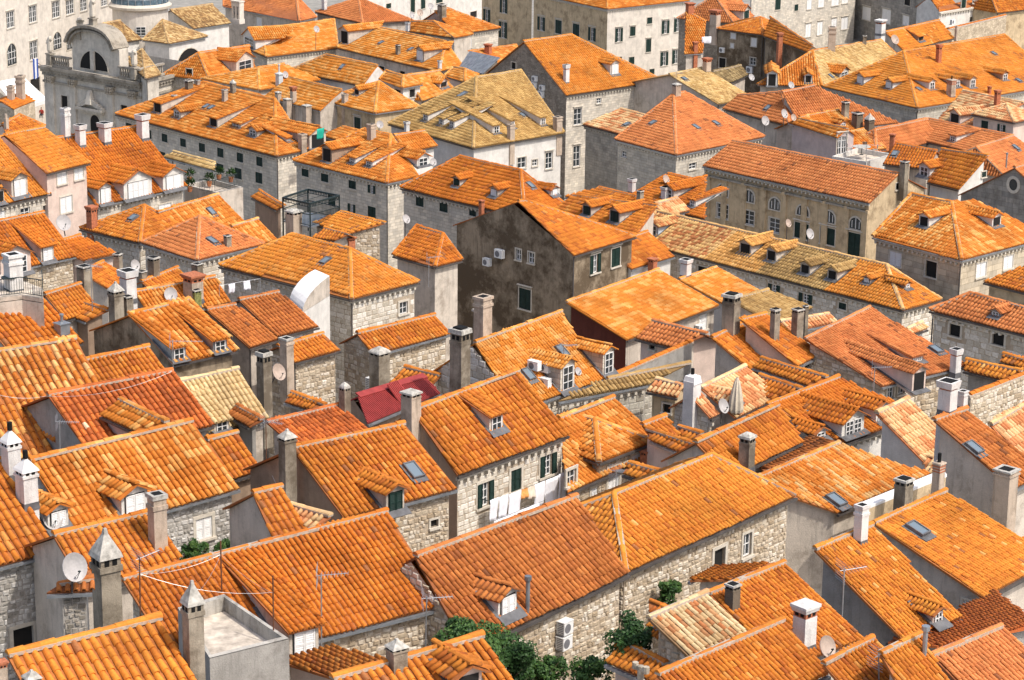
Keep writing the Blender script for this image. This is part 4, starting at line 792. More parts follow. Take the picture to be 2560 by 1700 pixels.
{'k':'H','n':'tiled_house','l':'hip roofed upper storey with pale louvred shutters','pal':'mix','w':'rubble','pl':[[[2.76,96.73,28.78],[3.69,95.58,28.78],[3.61,98.91,29.52],[2.88,99.61,29.52]],[[3.69,95.58,28.78],[6.15,98.43,28.78],[3.61,98.91,29.52]],[[6.15,98.43,28.78],[5.22,99.58,28.78],[2.88,99.61,29.52],[3.61,98.91,29.52]],[[5.22,99.58,28.78],[2.76,96.73,28.78],[2.88,99.61,29.52]]],'fp':[[3.02,96.73],[3.69,95.89],[5.89,98.44],[5.22,99.27]],'win':[[1,1.03,27.61,0.74,1.23,'w'],[1,2.57,28.09,0.64,0.55,'w']]},
{'k':'S','n':'tiled_house','l':'orange terrace of stone below the hip roofed upper storey','pal':'mix','w':'rubble','pl':[[[2.38,93.88,28.04],[6.86,99.79,28.04],[4.5,101.58,29.71],[2.04,98.42,29.74]]],'fp':[[2.24,98.36],[2.54,94.42],[6.58,99.75],[4.54,101.31]],'win':[[1,1.71,27.24,0.63,0.73,'w'],[1,-0.04,28.52,0.62,0.67,'p']],'chim':[[5.77,97.76,27.83,0.34,0.78,'brick']]},
{'k':'S','n':'roof_wing','l':'small pink dormer wing leaning on the long yellow orange roof','pal':'or','w':'pink','pl':[[[4.41,89.35,30.51],[5.6,88.08,30.51],[5.93,88.61,30.8],[4.68,89.79,30.74]]],'fp':[[4.72,89.48],[4.66,89.38],[5.57,88.4],[5.67,88.57]]},
{'k':'S','n':'tiled_house','l':'low orange roof before the blocky stone gable','pal':'or','w':'pink','pl':[[[6.13,96.56,29.27],[7.21,97.75,29.27],[6.63,98.75,29.79],[5.57,97.55,29.78]]],'fp':[[5.81,97.53],[6.17,96.9],[6.96,97.77],[6.59,98.41]]},
{'k':'S','n':'roof_wing','l':'pink gabled dormer house with a white bargeboard','pal':'or','w':'pink','pl':[[[5.87,96.48,29.49],[7.13,94.77,29.49],[7.65,95.06,29.76],[5.79,97.25,29.67]]],'fp':[[6.05,96.63],[6.06,96.55],[7.19,95.03],[7.34,95.12]]},
{'k':'S','n':'roof_wing','l':'stub of orange roof beside the white bargeboard gable','pal':'or','w':'pink','pl':[[[7.09,98.1,29.2],[7.82,97.26,29.2],[8.12,97.56,29.4],[7.21,98.57,29.39]]],'fp':[[7.32,98.15],[7.31,98.15],[7.83,97.55],[7.84,97.56]]},
{'k':'G','n':'tiled_house','l':'orange roof with the brick vented chimney at its edge','pal':'or','w':'plaster','pl':[[[8.68,90.65,29.91],[12.08,95.27,29.91],[11.19,96.73,31.01],[7.37,91.61,31.04]],[[9.92,97.66,29.91],[6.07,92.57,29.91],[7.37,91.61,31.04],[11.19,96.73,31.01]]],'fp':[[6.35,92.61],[8.64,90.93],[11.83,95.26],[9.94,97.35]],'chim':[[9.47,91.78,29.93,0.48,1.43,'slabvent']]},
{'k':'S','n':'tiled_house','l':'deep orange roof with three white framed dormers over a gothic window','pal':'orr','w':'white','pl':[[[14.21,98.13,28.92],[18.26,102.1,28.92],[14.6,103.2,30.27],[11.03,99.34,30.17]]],'fp':[[11.38,99.42],[14.16,98.36],[17.87,102.01],[14.66,102.97]],'win':[[1,4.34,27.26,1.21,1.04,'goth']],'dorm':[[0,14.72,98.88,28.99,1.53,0.8,'g','p2','white'],[0,16.23,100.6,29.06,0.87,0.71,'g','p','white'],[0,13.19,97.84,29.12,0.75,0.4,'g','p','white']],'ts':0.87,'cornice':1},
{'k':'Q','n':'roof_wing','l':'shadowed burnt orange back slope behind the straw striped roof','pal':'rust','w':'plaster','pl':[[[12.7,96.9,29.51],[9.97,93.67,29.51],[10.27,91.79,29.73],[13.7,95.72,29.73]]],'fp':[[12.7,96.59],[10.18,93.61],[10.4,92.24],[13.44,95.72]]},
{'k':'S','n':'tiled_house','l':'straw striped old roof with a big skylight near its eaves','pal':'oldstripe','w':'plaster','pl':[[[12.09,83.95,30.97],[16.18,88.42,30.97],[12.71,88.77,32.05],[8.76,84.27,32]]],'fp':[[9.17,84.43],[12.01,84.16],[15.77,88.26],[12.79,88.56]],'sky':[[0,12.08,84.55,31.13,0.53,0.72]],'ts':0.8},
{'k':'F','n':'parapet_wall','l':'tan plastered parapet with white coping and two old chimneys','pal':'coping','w':'tan','pl':[[[12.6,83.12,31.5],[12.73,82.61,31.5],[16.51,86.55,31.5],[16.44,87.13,31.5]]],'fp':[[12.6,83.12],[12.73,82.61],[16.51,86.55],[16.44,87.13]],'chim':[[14.32,82.95,31.5,0.5,1.23,'stack'],[15.84,84.51,31.5,0.34,1.29,'brickband']],'wb':2.0},
{'k':'S','n':'tiled_house','l':'pale checkered roof beside the gothic window','pal':'pale','w':'white','pl':[[[17.87,94.63,28.51],[19.58,96.6,28.51],[17,98.82,30.68],[15.38,96.85,30.64]]],'fp':[[15.65,96.87],[17.86,94.92],[19.3,96.58],[17.02,98.53]],'dorm':[[0,20.04,95.4,27.79,0.73,1.04,'g','n','white'],[0,18.97,94.23,27.82,1.07,1.08,'g','w','white']]},
{'k':'S','n':'tiled_house','l':'dark rusty roof with one small skylight below the white chimneys','pal':'rust','w':'plaster','pl':[[[19.37,87.86,30.59],[21,89.67,30.59],[18.23,92.19,32.38],[16.66,90.6,32.43]]],'fp':[[16.94,90.6],[19.37,88.15],[20.72,89.66],[18.24,91.91]],'chim':[[17.34,91.61,32.51,0.54,1.25,'hol'],[18.06,92.24,32.45,0.32,0.7,'white'],[19.04,87.68,30.65,0.65,0.81,'slab']],'sky':[[0,18.06,89.5,31.58,0.5,0.7]]},
{'k':'S','n':'tiled_house','l':'rose and cream roof at the picture edge beside the dark rusty roof','pal':'pale','w':'plaster','pl':[[[20.88,91.13,29.98],[23.59,94.57,29.98],[22.04,96.33,31.66],[19.33,92.69,31.57]]],'fp':[[19.59,92.7],[20.86,91.43],[23.33,94.57],[22.05,96.01]]},
{'k':'F','n':'stone_wall','l':'rubble garden wall capped with clay tiles','pal':'coping_o','w':'rubble','pl':[[[21.47,108.6,27.88],[21.54,108.09,27.88],[25.51,112.33,27.88],[25.39,112.78,27.88]]],'fp':[[21.47,108.6],[21.54,108.09],[25.51,112.33],[25.39,112.78]],'wb':3},
{'k':'G','n':'roof_wing','l':'long low orange roof behind the clay capped rubble wall','pal':'or2','w':'plaster_g','pl':[[[22.51,115.2,27.05],[24.13,113.63,27.05],[25.12,113.8,27.43],[22.74,115.85,27.34]],[[25.69,114.38,27.05],[23.17,116.29,27.05],[22.74,115.85,27.34],[25.12,113.8,27.43]]],'fp':[[23.23,116],[22.76,115.24],[24.16,113.87],[25.3,114.42]]},
{'k':'G','n':'roof_wing','l':'little orange roof at the frame beside the vent box','pal':'or','w':'plaster','pl':[[[24.84,117.94,26.71],[26.11,116.49,26.71],[26.37,117,26.95],[25.1,118.37,26.93]],[[26.76,117.35,26.71],[25.45,118.68,26.71],[25.1,118.37,26.93],[26.37,117,26.95]]],'fp':[[25.46,118.38],[25.1,117.95],[26.1,116.8],[26.5,117.33]]},
{'k':'S','n':'tiled_house','l':'wide faded orange roof with a zinc flue and a white topped dormer','pal':'orp','w':'rubble','pl':[[[18,112.21,27.08],[22.83,115.95,27.08],[18.48,120.48,28.76],[14.6,115.76,28.39]]],'fp':[[14.87,115.77],[18.02,112.48],[22.53,115.98],[18.49,120.18]],'win':[[1,0.67,26.57,0.46,0.68,'p'],[1,1.42,26.71,0.46,0.74,'p']],'dorm':[[0,20.14,115.2,27.36,0.87,0.4,'s','p2','plaster'],[0,19.79,112.24,26.79,0.93,1.12,'g','k','pink']],'chim':[[22.02,114.86,26.98,0.38,1.27,'hol'],[13.08,115.79,28.65,0.36,1.32,'stack'],[14.35,117.03,28.7,0.44,0.93,'stack'],[14.86,118.01,28.83,0.22,0.7,'stack']],'sky':[[0,21.35,116.83,27.51,0.5,0.7]],'ts':0.72,'gutter':'zinc'},
{'k':'S','n':'tiled_house','l':'orange roof running down behind the tall weathered chimney','pal':'or','w':'plaster','pl':[[[12.21,113.94,26.89],[13.99,116.59,26.89],[11.67,118.19,28.45],[9.93,115.57,28.44]]],'fp':[[10.2,115.62],[12.16,114.22],[13.72,116.54],[11.72,117.91]],'chim':[[10.99,116.98,28.39,0.66,2.02,'stack']]},
{'k':'S','n':'tiled_house','l':'raised orange roof on a boarded cream end wall','pal':'or','w':'cream','pl':[[[14.07,114.05,27.49],[15.54,116.26,27.49],[12.85,118.07,29],[11.44,116.49,29.14]]],'fp':[[11.72,116.5],[14.04,114.36],[15.26,116.21],[12.89,117.8]],'win':[[1,1.36,27.12,0.85,0.29,'k']]},
{'k':'S','n':'tiled_house','l':'rosy roof beside the closed parasol','pal':'pale','w':'plaster','pl':[[[10.09,103.41,28.23],[12.48,106.72,28.23],[10.88,107.88,29.3],[8.57,104.55,29.26]]],'fp':[[8.85,104.59],[10.05,103.69],[12.2,106.68],[10.93,107.6]],'dorm':[[0,10.01,104.4,28.58,0.97,0.32,'g','n','plaster']]},
{'k':'G','n':'roof_wing','l':'long orange dormer roof topmost of three above the deep orange roof','pal':'or','w':'pink','pl':[[[11.83,113.5,27.6],[14.25,110.49,27.6],[15.11,110.66,27.97],[12.28,113.89,27.88]],[[15.72,111.15,27.6],[12.74,114.26,27.6],[12.28,113.89,27.88],[15.11,110.66,27.97]]],'fp':[[12.73,113.99],[12.11,113.48],[14.31,110.73],[15.38,111.22]]},
{'k':'G','n':'roof_wing','l':'orange dormer roof beside the parasol terrace','pal':'or','w':'pink','pl':[[[10.94,106.91,28.36],[12.07,105.63,28.36],[13.31,105.84,28.86],[11.58,107.83,28.88]],[[14.11,106.55,28.36],[12.41,108.56,28.36],[11.58,107.83,28.88],[13.31,105.84,28.86]]],'fp':[[12.4,108.25],[11.21,106.91],[12.12,105.87],[13.78,106.62]]},
{'k':'S','n':'tiled_house','l':'long stone building with a low olive brown roof','pal':'olive','w':'ashlar_d','pl':[[[2.21,107.28,27.71],[6.49,110.08,27.71],[8.65,112.39,28.06],[4.55,109.68,28.05]]],'fp':[[4.68,109.53],[3.62,108.44],[6.36,110.23],[7.35,111.3]]},
{'k':'G','n':'roof_wing','l':'small rosy roof on a tan wall with one square window','pal':'pale','w':'tan','pl':[[[6.34,108.24,27.96],[7.73,107.29,27.96],[7.99,107.99,28.3],[6.82,108.84,28.32]],[[8.4,108.59,27.96],[7.25,109.47,27.96],[6.82,108.84,28.32],[7.99,107.99,28.3]]],'fp':[[7.29,109.18],[6.62,108.29],[7.65,107.59],[8.15,108.54]],'win':[[1,0.82,27.23,0.41,0.42,'k']]},
{'k':'G','n':'tiled_house','l':'stone gable carrying the squat whitewashed chimney','pal':'pale','w':'ashlar','pl':[[[8.88,102.46,28.53],[9.26,102.94,28.53],[8.36,103.65,29.36],[7.99,103.17,29.36]],[[7.46,104.36,28.53],[7.09,103.87,28.53],[7.99,103.17,29.36],[8.36,103.65,29.36]]],'fp':[[7.37,103.9],[8.85,102.74],[8.98,102.91],[7.49,104.08]],'chim':[[8.09,103.25,29.33,0.62,0.97,'bell']]},
{'k':'F','n':'parapet_wall','l':'long rendered parapet edged with clay tiles','pal':'coping_o','w':'plaster_g','pl':[[[4.63,112.75,27.21],[4.69,112.4,27.21],[9.22,118.77,27.21],[9.14,119.26,27.21]]],'fp':[[4.63,112.75],[4.69,112.4],[9.22,118.77],[9.14,119.26]],'wb':2.6},
{'k':'F','n':'wall_tower','l':'bare stone buttress tower beside the rosy roof','pal':'terrace','w':'plaster','pl':[[[9.43,123.82,25.91],[9.43,123,25.91],[10.65,124.7,25.91],[10.66,125.54,25.91]]],'fp':[[9.43,123.82],[9.43,123],[10.65,124.7],[10.66,125.54]]},
{'k':'G','n':'tiled_house','l':'flamed orange roof with stone faced dormers and stacked air units','pal':'mixy','w':'ashlar','pl':[[[0.29,105.73,27.76],[4.44,110.79,27.76],[2.41,113.69,30.24],[-1.73,108.43,30.14]],[[-0.23,115.85,27.76],[-4.26,110.51,27.76],[-1.73,108.43,30.14],[2.41,113.69,30.24]]],'fp':[[-4,110.53],[0.28,106.03],[4.18,110.78],[-0.21,115.54]],'dorm':[[0,2.63,108.64,27.79,1.08,1.34,'g','p','ashlar'],[0,4.64,111.18,27.83,0.87,1.21,'g','p','ashlar']],'chim':[[-2.35,105.13,28.96,0.63,2.91,'stonetall'],[-1.38,109.43,30.41,0.65,1.72,'box']],'sky':[[0,2.34,110.88,28.98,0.5,0.7],[0,0.73,108.16,28.63,0.5,0.7]],'ts':0.78},
{'k':'G','n':'roof_wing','l':'pinkish orange roof on a pink wall with a tiny window','pal':'orp','w':'pink','pl':[[[6.62,124.32,25.85],[8.6,122.56,25.85],[10.32,122.88,26.5],[7.58,125.37,26.52]],[[11.24,123.92,25.85],[8.53,126.44,25.85],[7.58,125.37,26.52],[10.32,122.88,26.5]]],'fp':[[8.54,126.16],[6.9,124.34],[8.63,122.8],[10.89,123.97]],'win':[[1,0.8,25.53,0.37,0.3,'k']]},
{'k':'G','n':'stone_house','l':'long rubble wall crowned with a strip of orange tiles','pal':'or','w':'rubble','pl':[[[-7.27,121.45,25.59],[-3.3,125.72,25.59],[-4.21,126.6,26.34],[-8.19,122.53,26.42]],[[-5.14,127.47,25.59],[-9.22,123.49,25.59],[-8.19,122.53,26.42],[-4.21,126.6,26.34]]],'fp':[[-8.94,123.49],[-7.28,121.74],[-3.58,125.71],[-5.14,127.19]],'chim':[[-6.86,120.08,24.86,0.79,1.6,'round'],[-1.66,126.46,25.18,0.67,1.62,'stack']]},
{'k':'G','n':'stone_house','l':'rubble gable end with a tile coping beside the bracketed dish','pal':'or','w':'rubble','pl':[[[-11.12,118.4,26.05],[-8.93,120.74,26.05],[-9.89,121.63,26.66],[-12.05,119.23,26.63]],[[-10.85,122.53,26.05],[-12.96,120.09,26.05],[-12.05,119.23,26.63],[-9.89,121.63,26.66]]],'fp':[[-12.68,120.1],[-11.13,118.68],[-9.21,120.73],[-10.84,122.24]],'chim':[[-11.5,118.33,26.15,0.48,1.23,'slab'],[-12.23,114.2,25.09,0.54,2.85,'stonetall']]},
{'k':'G','n':'metal_roofed_shed','l':'corrugated red metal roof with a hinged hatch','pal':'redmetal','w':'brown','pl':[[[-6.36,101.89,28.27],[-3.28,106.47,28.27],[-4.01,107.21,28.84],[-6.89,103.47,29.02]],[[-4.85,107.78,28.27],[-7.99,104.21,28.27],[-6.89,103.47,29.02],[-4.01,107.21,28.84]]],'fp':[[-7.73,104.2],[-6.36,102.24],[-3.55,106.44],[-4.83,107.5]]},
{'k':'S','n':'tiled_house','l':'worn brick coloured roof beside the red metal one','pal':'rust2','w':'plaster','pl':[[[-8.47,94.16,29.43],[-5.78,96.93,29.43],[-7.32,98.42,30.23],[-10.18,95.73,30.3]]],'fp':[[-9.88,95.74],[-8.48,94.44],[-6.06,96.92],[-7.32,98.14]],'chim':[[-7.09,98.11,30.09,0.34,1.27,'roundtop']],'ts':0.9},
{'k':'S','n':'roof_hut','l':'small grey walled gable at the foot of the rubble gable end','pal':'or','w':'plaster_g','pl':[[[-10.34,105.1,28.2],[-8.98,103.87,28.2],[-8.39,103.95,28.41],[-10.06,105.64,28.47]]],'fp':[[-10.01,105.3],[-10.09,105.14],[-8.91,104.08],[-8.81,104.09]]},
{'k':'G','n':'roof_wing','l':'orange wing tucked behind the red metal roof','pal':'or','w':'plaster','pl':[[[-5.83,110.21,27.54],[-4.07,108.91,27.54],[-3.39,109.82,28.07],[-5.12,111.09,28.07]],[[-2.71,110.74,27.54],[-4.45,112,27.54],[-5.12,111.09,28.07],[-3.39,109.82,28.07]]],'fp':[[-4.41,111.72],[-5.55,110.25],[-4.11,109.19],[-2.99,110.69]]},
{'k':'G','n':'tiled_house','l':'orange slope by the fallen aerial','pal':'or','w':'plaster','pl':[[[-7.89,76.97,32.01],[-6.84,77.72,32.01],[-7.98,79.69,33.26],[-8.93,78.97,33.25]],[[-9.3,81.52,32.01],[-10.23,80.78,32.01],[-8.93,78.97,33.25],[-7.98,79.69,33.26]]],'fp':[[-9.97,80.74],[-7.83,77.25],[-7.12,77.77],[-9.35,81.23]]},
{'k':'S','n':'roof_wing','l':'small apricot roof on a white base','pal':'pale','w':'white','pl':[[[-8.42,79.35,32.34],[-6.79,77.97,32.34],[-6.18,78.35,32.66],[-7.88,79.69,32.63]]],'fp':[[-7.89,79.45],[-8.08,79.33],[-6.77,78.22],[-6.52,78.37]]},
{'k':'H','n':'tiled_house','l':'hipped stone house with sooty patches and a dark skylight','pal':'or3','w':'ashlar','pl':[[[-18.15,144.54,24.3],[-9.47,137.09,24.3],[-9.95,142.96,25.81],[-13.75,146.55,25.81]],[[-9.47,137.09,24.3],[-5.65,141.23,24.3],[-9.95,142.96,25.81]],[[-5.65,141.23,24.3],[-14.33,148.69,24.3],[-13.75,146.55,25.81],[-9.95,142.96,25.81]],[[-14.33,148.69,24.3],[-18.15,144.54,24.3],[-13.75,146.55,25.81]]],'fp':[[-17.86,144.56],[-9.49,137.37],[-5.94,141.22],[-14.31,148.41]],'win':[[1,4.3,22.85,0.69,0.75,'p']],'sky':[[0,-11.35,142.07,25.23,0.5,0.7]]},
{'k':'H','n':'tiled_house','l':'pyramid roofed stone house with pale hip tiles','pal':'or','w':'ashlar','pl':[[[-29.86,161.81,22.3],[-25.15,158.1,22.3],[-25.57,163.15,23.65]],[[-25.15,158.1,22.3],[-22.55,162.19,22.3],[-25.57,163.15,23.65]],[[-22.55,162.19,22.3],[-27.26,165.9,22.3],[-25.57,163.15,23.65]],[[-27.26,165.9,22.3],[-29.86,161.81,22.3],[-25.57,163.15,23.65]]],'fp':[[-29.59,161.86],[-25.2,158.4],[-22.82,162.15],[-27.21,165.61]],'chim':[[-28.93,161.44,22.4,0.53,1.59,'brick']],'sky':[[0,-26.1,161.61,23.08,0.5,0.7]]},
{'k':'H','n':'tiled_house','l':'pinkish pyramid roof with a tilted skylight on squared stone walls','pal':'orp','w':'ashlar','pl':[[[-24.62,155.22,23.01],[-20.35,150.76,23.01],[-20.92,156.86,24.43]],[[-20.35,150.76,23.01],[-16.46,155.34,23.01],[-20.92,156.86,24.43]],[[-16.46,155.34,23.01],[-20.72,159.79,23.01],[-20.92,156.86,24.43]],[[-20.72,159.79,23.01],[-24.62,155.22,23.01],[-20.92,156.86,24.43]]],'fp':[[-24.35,155.23],[-20.36,151.06],[-16.72,155.33],[-20.71,159.5]],'chim':[[-18.69,153.6,23.19,0.36,0.83,'stack']],'sky':[[1,-19.73,153.73,23.48,0.5,0.83]]},
{'k':'G','n':'tiled_house','l':'light orange roof with a square skylight behind the pyramid roofs','pal':'mix','w':'plaster','pl':[[[-22.3,160.91,21.31],[-18.69,166.45,21.31],[-21.03,168.09,23.38],[-24.58,162.47,23.32]],[[-23.42,169.65,21.31],[-26.9,163.98,21.31],[-24.58,162.47,23.32],[-21.03,168.09,23.38]]],'fp':[[-26.63,164.04],[-22.35,161.19],[-18.96,166.39],[-23.36,169.36]],'sky':[[0,-21.33,165.72,22.63,0.5,0.7]]},
{'k':'G','n':'tiled_house','l':'speckled orange strip of roof below the brown rendered wall','pal':'mix','w':'plaster','pl':[[[-17.59,157.1,22.33],[-15.99,159.29,22.33],[-17.4,160.35,23.49],[-18.99,158.13,23.48]],[[-18.82,161.39,22.33],[-20.4,159.16,22.33],[-18.99,158.13,23.48],[-17.4,160.35,23.49]]],'fp':[[-20.12,159.2],[-17.63,157.38],[-16.27,159.25],[-18.78,161.1]]},
{'k':'S','n':'rendered_house','l':'tall brown rendered wall house with a tile strip on top','pal':'or','w':'brown','pl':[[[-19.38,174.51,21.73],[-17.2,170.6,21.73],[-16.56,170.58,21.99],[-18.88,175.16,22.09]]],'fp':[[-18.92,174.79],[-19.14,174.49],[-17.08,170.8],[-16.89,170.79]]},
{'k':'G','n':'tiled_house','l':'orange house with a white shuttered shed dormer over a flaking stone wall','pal':'orr','w':'rubble','pl':[[[-31.65,147.13,23.11],[-28.14,151.17,23.11],[-30.57,153.28,25.45],[-34,149.39,25.48]],[[-33,155.4,23.11],[-36.46,151.54,23.11],[-34,149.39,25.48],[-30.57,153.28,25.45]]],'fp':[[-36.18,151.55],[-31.67,147.41],[-28.42,151.15],[-32.98,155.12]],'dorm':[[0,-29.7,149.43,23.14,1.03,1.06,'s','w','plaster'],[0,-31.25,147.1,22.87,2.34,1.32,'g','n','pink']]},
{'k':'S','n':'tiled_house','l':'orange hipped roof over a blank pinkish wall','pal':'orr','w':'pink','pl':[[[-27.66,150.81,22.88],[-25.77,152.75,22.88],[-28.44,154.26,23.68],[-30.26,151.98,23.6]]],'fp':[[-29.95,152.06],[-27.71,151.05],[-26.1,152.7],[-28.39,154]]},
{'k':'G','n':'tiled_house','l':'orange slope below the blackened slab chimney','pal':'or','w':'plaster','pl':[[[-25.01,130.04,24.84],[-23.51,131.91,24.84],[-24.67,133.36,26.06],[-26.32,131.11,25.98]],[[-26.08,134.49,24.84],[-27.63,132.16,24.84],[-26.32,131.11,25.98],[-24.67,133.36,26.06]]],'fp':[[-27.37,132.2],[-25.04,130.32],[-23.78,131.89],[-26.05,134.18]],'chim':[[-24.52,133.79,26.17,0.63,0.86,'blk']]},
{'k':'S','n':'roof_hut','l':'brown brick gable hut with a little window','pal':'or','w':'brown','pl':[[[-25.84,132.06,24.77],[-23.86,130.01,24.77],[-22.63,130.4,25.31],[-25.41,133.16,25.27]]],'fp':[[-25.33,132.81],[-25.61,132.11],[-23.8,130.24],[-23.01,130.49]],'win':[[1,1.22,24.25,0.44,0.52,'k']]},
{'k':'G','n':'tiled_house','l':'bright speckled roof with a grey dish on its back','pal':'mix','w':'plaster','pl':[[[-20.32,131.11,24.66],[-16.31,134.98,24.66],[-17.37,136.22,25.78],[-21.46,132.41,25.85]],[[-18.5,137.39,24.66],[-22.66,133.65,24.66],[-21.46,132.41,25.85],[-17.37,136.22,25.78]]],'fp':[[-22.38,133.64],[-20.31,131.4],[-16.58,134.99],[-18.52,137.11]],'chim':[[-21.7,131.72,25.62,0.68,1.7,'hol'],[-22.17,130.31,25.15,0.62,1.81,'pyr'],[-21.61,130.87,25.16,0.45,0.91,'blk'],[-18.31,133.83,25.05,0.8,1.52,'brickcap'],[-18.11,133.42,24.75,0.46,1.06,'moss']]},
{'k':'G','n':'tiled_house','l':'orange ridge below the squared stone walls','pal':'or','w':'plaster','pl':[[[-21.32,139.09,23.94],[-19.52,141.68,23.94],[-20.44,142.74,24.6],[-22.24,139.74,24.49]],[[-21.56,143.52,23.94],[-23.17,140.38,23.94],[-22.24,139.74,24.49],[-20.44,142.74,24.6]]],'fp':[[-22.91,140.44],[-21.37,139.36],[-19.79,141.65],[-21.5,143.19]],'chim':[[-21.64,140.94,24.58,0.53,1.18,'stack'],[-19.28,142.87,24.17,0.49,0.7,'stack'],[-22.21,140.01,24.55,0.44,0.55,'blk']]},
{'k':'S','n':'tiled_house','l':'orange sliver of roof under the blank pinkish wall','pal':'or','w':'plaster','pl':[[[-24.32,140.41,23.81],[-23.38,142.74,23.81],[-25.12,143.47,24.7],[-26.1,141.07,24.7]]],'fp':[[-25.84,141.18],[-24.43,140.66],[-23.64,142.63],[-25.01,143.21]],'chim':[[-24.21,143.47,24.3,0.4,0.99,'blk']]},
{'k':'G','n':'tiled_house','l':'big plain orange roof with a metal vent box at its corner','pal':'orr','w':'plaster','pl':[[[-25.46,118.37,26.12],[-22.47,121.26,26.12],[-25.45,124.38,28.18],[-28.41,121.42,28.15]],[[-28.44,127.48,26.12],[-31.36,124.48,26.12],[-28.41,121.42,28.15],[-25.45,124.38,28.18]]],'fp':[[-31.08,124.48],[-25.45,118.65],[-22.75,121.26],[-28.44,127.2]],'chim':[[-23.52,121.34,26.5,0.58,0.85,'metal']],'ts':1.35},
{'k':'G','n':'tiled_house','l':'stained grey house with straw flecked tiles and two shed dormers','pal':'mix','w':'stain','pl':[[[-17.07,116.7,26.39],[-14.13,119.33,26.39],[-16.95,122.45,28.22],[-19.71,119.66,28.11]],[[-19.76,125.59,26.39],[-22.36,122.61,26.39],[-19.71,119.66,28.11],[-16.95,122.45,28.22]]],'fp':[[-22.09,122.61],[-17.05,116.99],[-14.42,119.35],[-19.76,125.29]],'dorm':[[0,-16.84,117.09,26.45,0.85,0.74,'s','p','metal'],[0,-14.96,118.74,26.44,0.87,0.69,'s','p','metal']],'ts':1.3},
{'k':'G','n':'tiled_house','l':'raised rusty roof beside the white barrel vaulted stair head','pal':'rust','w':'plaster','pl':[[[-12.53,123.5,25.92],[-10.45,125.59,25.92],[-12.79,127.6,27.26],[-14.77,125.71,27.29]],[[-14.96,129.77,25.92],[-17,127.94,25.92],[-14.77,125.71,27.29],[-12.79,127.6,27.26]]],'fp':[[-16.71,127.93],[-12.53,123.78],[-10.73,125.58],[-14.96,129.5]],'win':[[1,1.38,25.24,0.83,0.79,'w']]},
{'k':'G','n':'tiled_house','l':'low rusty roof joined to the raised rusty one','pal':'rust','w':'plaster','pl':[[[-13.76,121.46,25.88],[-12.44,123.14,25.88],[-14.86,124.9,27.27],[-16.24,123.44,27.36]],[[-17.21,126.74,25.88],[-18.74,125.4,25.88],[-16.24,123.44,27.36],[-14.86,124.9,27.27]]],'fp':[[-18.43,125.4],[-13.79,121.74],[-12.73,123.1],[-17.2,126.48]]},
{'k':'V','n':'stair_head','l':'white barrel vaulted stair head','pal':'metal','w':'white','pl':[[[-12.9,134.88,24.73],[-11.95,132.59,24.73],[-10.69,136.41,24.73],[-11.66,137.83,24.73]]],'fp':[[-12.9,134.88],[-11.95,132.59],[-10.69,136.41],[-11.66,137.83]],'wb':3.2},
{'k':'S','n':'tiled_house','l':'orange roof under the iron pergola with a high rubble end wall','pal':'or2','w':'rubble','pl':[[[-14.24,166.62,21.72],[-11.29,163.87,21.72],[-8.98,164.57,22.28],[-12.32,167.78,22.3]]],'fp':[[-12.35,167.53],[-13.91,166.59],[-11.24,164.09],[-9.36,164.66]],'chim':[[-15.48,165.84,21.34,0.82,1.54,'stonecap'],[-11.25,161.07,21.18,0.6,0.94,'brick']]},
{'k':'G','n':'roof_wing','l':'orange nib of roof beside the brick chimney stub','pal':'or','w':'plaster','pl':[[[-13.75,160.72,22.15],[-12.2,159.88,22.15],[-11.18,160.19,22.51],[-12.98,161.47,22.63]],[[-10.82,160.86,22.15],[-12.49,162.37,22.15],[-12.98,161.47,22.63],[-11.18,160.19,22.51]]],'fp':[[-12.47,162.08],[-13.45,160.79],[-12.21,160.12],[-11.14,160.88]]},
{'k':'H','n':'tiled_house','l':'orange hipped roof with a pale flashing beside the blackened gable','pal':'orr','w':'plaster','pl':[[[-7.77,151.85,23.23],[-4.96,148.97,23.23],[-4.58,153.08,24.37],[-6.39,155.17,24.37]],[[-4.96,148.97,23.23],[-3.28,150.8,23.23],[-4.58,153.08,24.37]],[[-3.28,150.8,23.23],[-6.08,153.68,23.23],[-6.39,155.17,24.37],[-4.58,153.08,24.37]],[[-6.08,153.68,23.23],[-7.77,151.85,23.23],[-6.39,155.17,24.37]]],'fp':[[-7.49,151.85],[-4.97,149.26],[-3.56,150.79],[-6.08,153.39]]},
{'k':'G','n':'gabled_house','l':'house with a blackened windowed gable and a cream shuttered side','pal':'or','w':'stain','pl':[[[4,154.22,22.74],[8.36,159.8,22.74],[0.8,159.22,25.23],[0.32,158.81,25.28]],[[-0.48,166.69,22.74],[-4.19,162.33,22.74],[0.32,158.81,25.28],[0.8,159.22,25.23]],[[8.36,159.8,22.74],[-0.48,166.69,22.74],[0.8,159.22,25.23]]],'fp':[[-3.91,162.34],[3.98,154.52],[8.07,159.77],[-0.45,166.42]],'win':[[0,6.03,21.78,0.51,0.75,'p'],[0,7.24,21.78,0.56,0.75,'p'],[0,6.7,18.8,1.13,1.44,'g'],[1,2.44,21.63,1.05,1.28,'go'],[1,4.79,21.62,1.01,1.29,'g']]},
{'k':'G','n':'tiled_house','l':'orange roof over a white guttered wall behind the cream shuttered side','pal':'or','w':'white','pl':[[[8.05,159.11,20.59],[11.22,162.84,20.59],[9.39,164.59,21.88],[6.23,160.66,21.81]],[[7.47,166.24,20.59],[4.41,162.21,20.59],[6.23,160.66,21.81],[9.39,164.59,21.88]]],'fp':[[4.68,162.24],[8.03,159.39],[10.95,162.82],[7.49,165.94]],'chim':[[9.54,159.99,20.3,0.45,0.86,'brick']]},
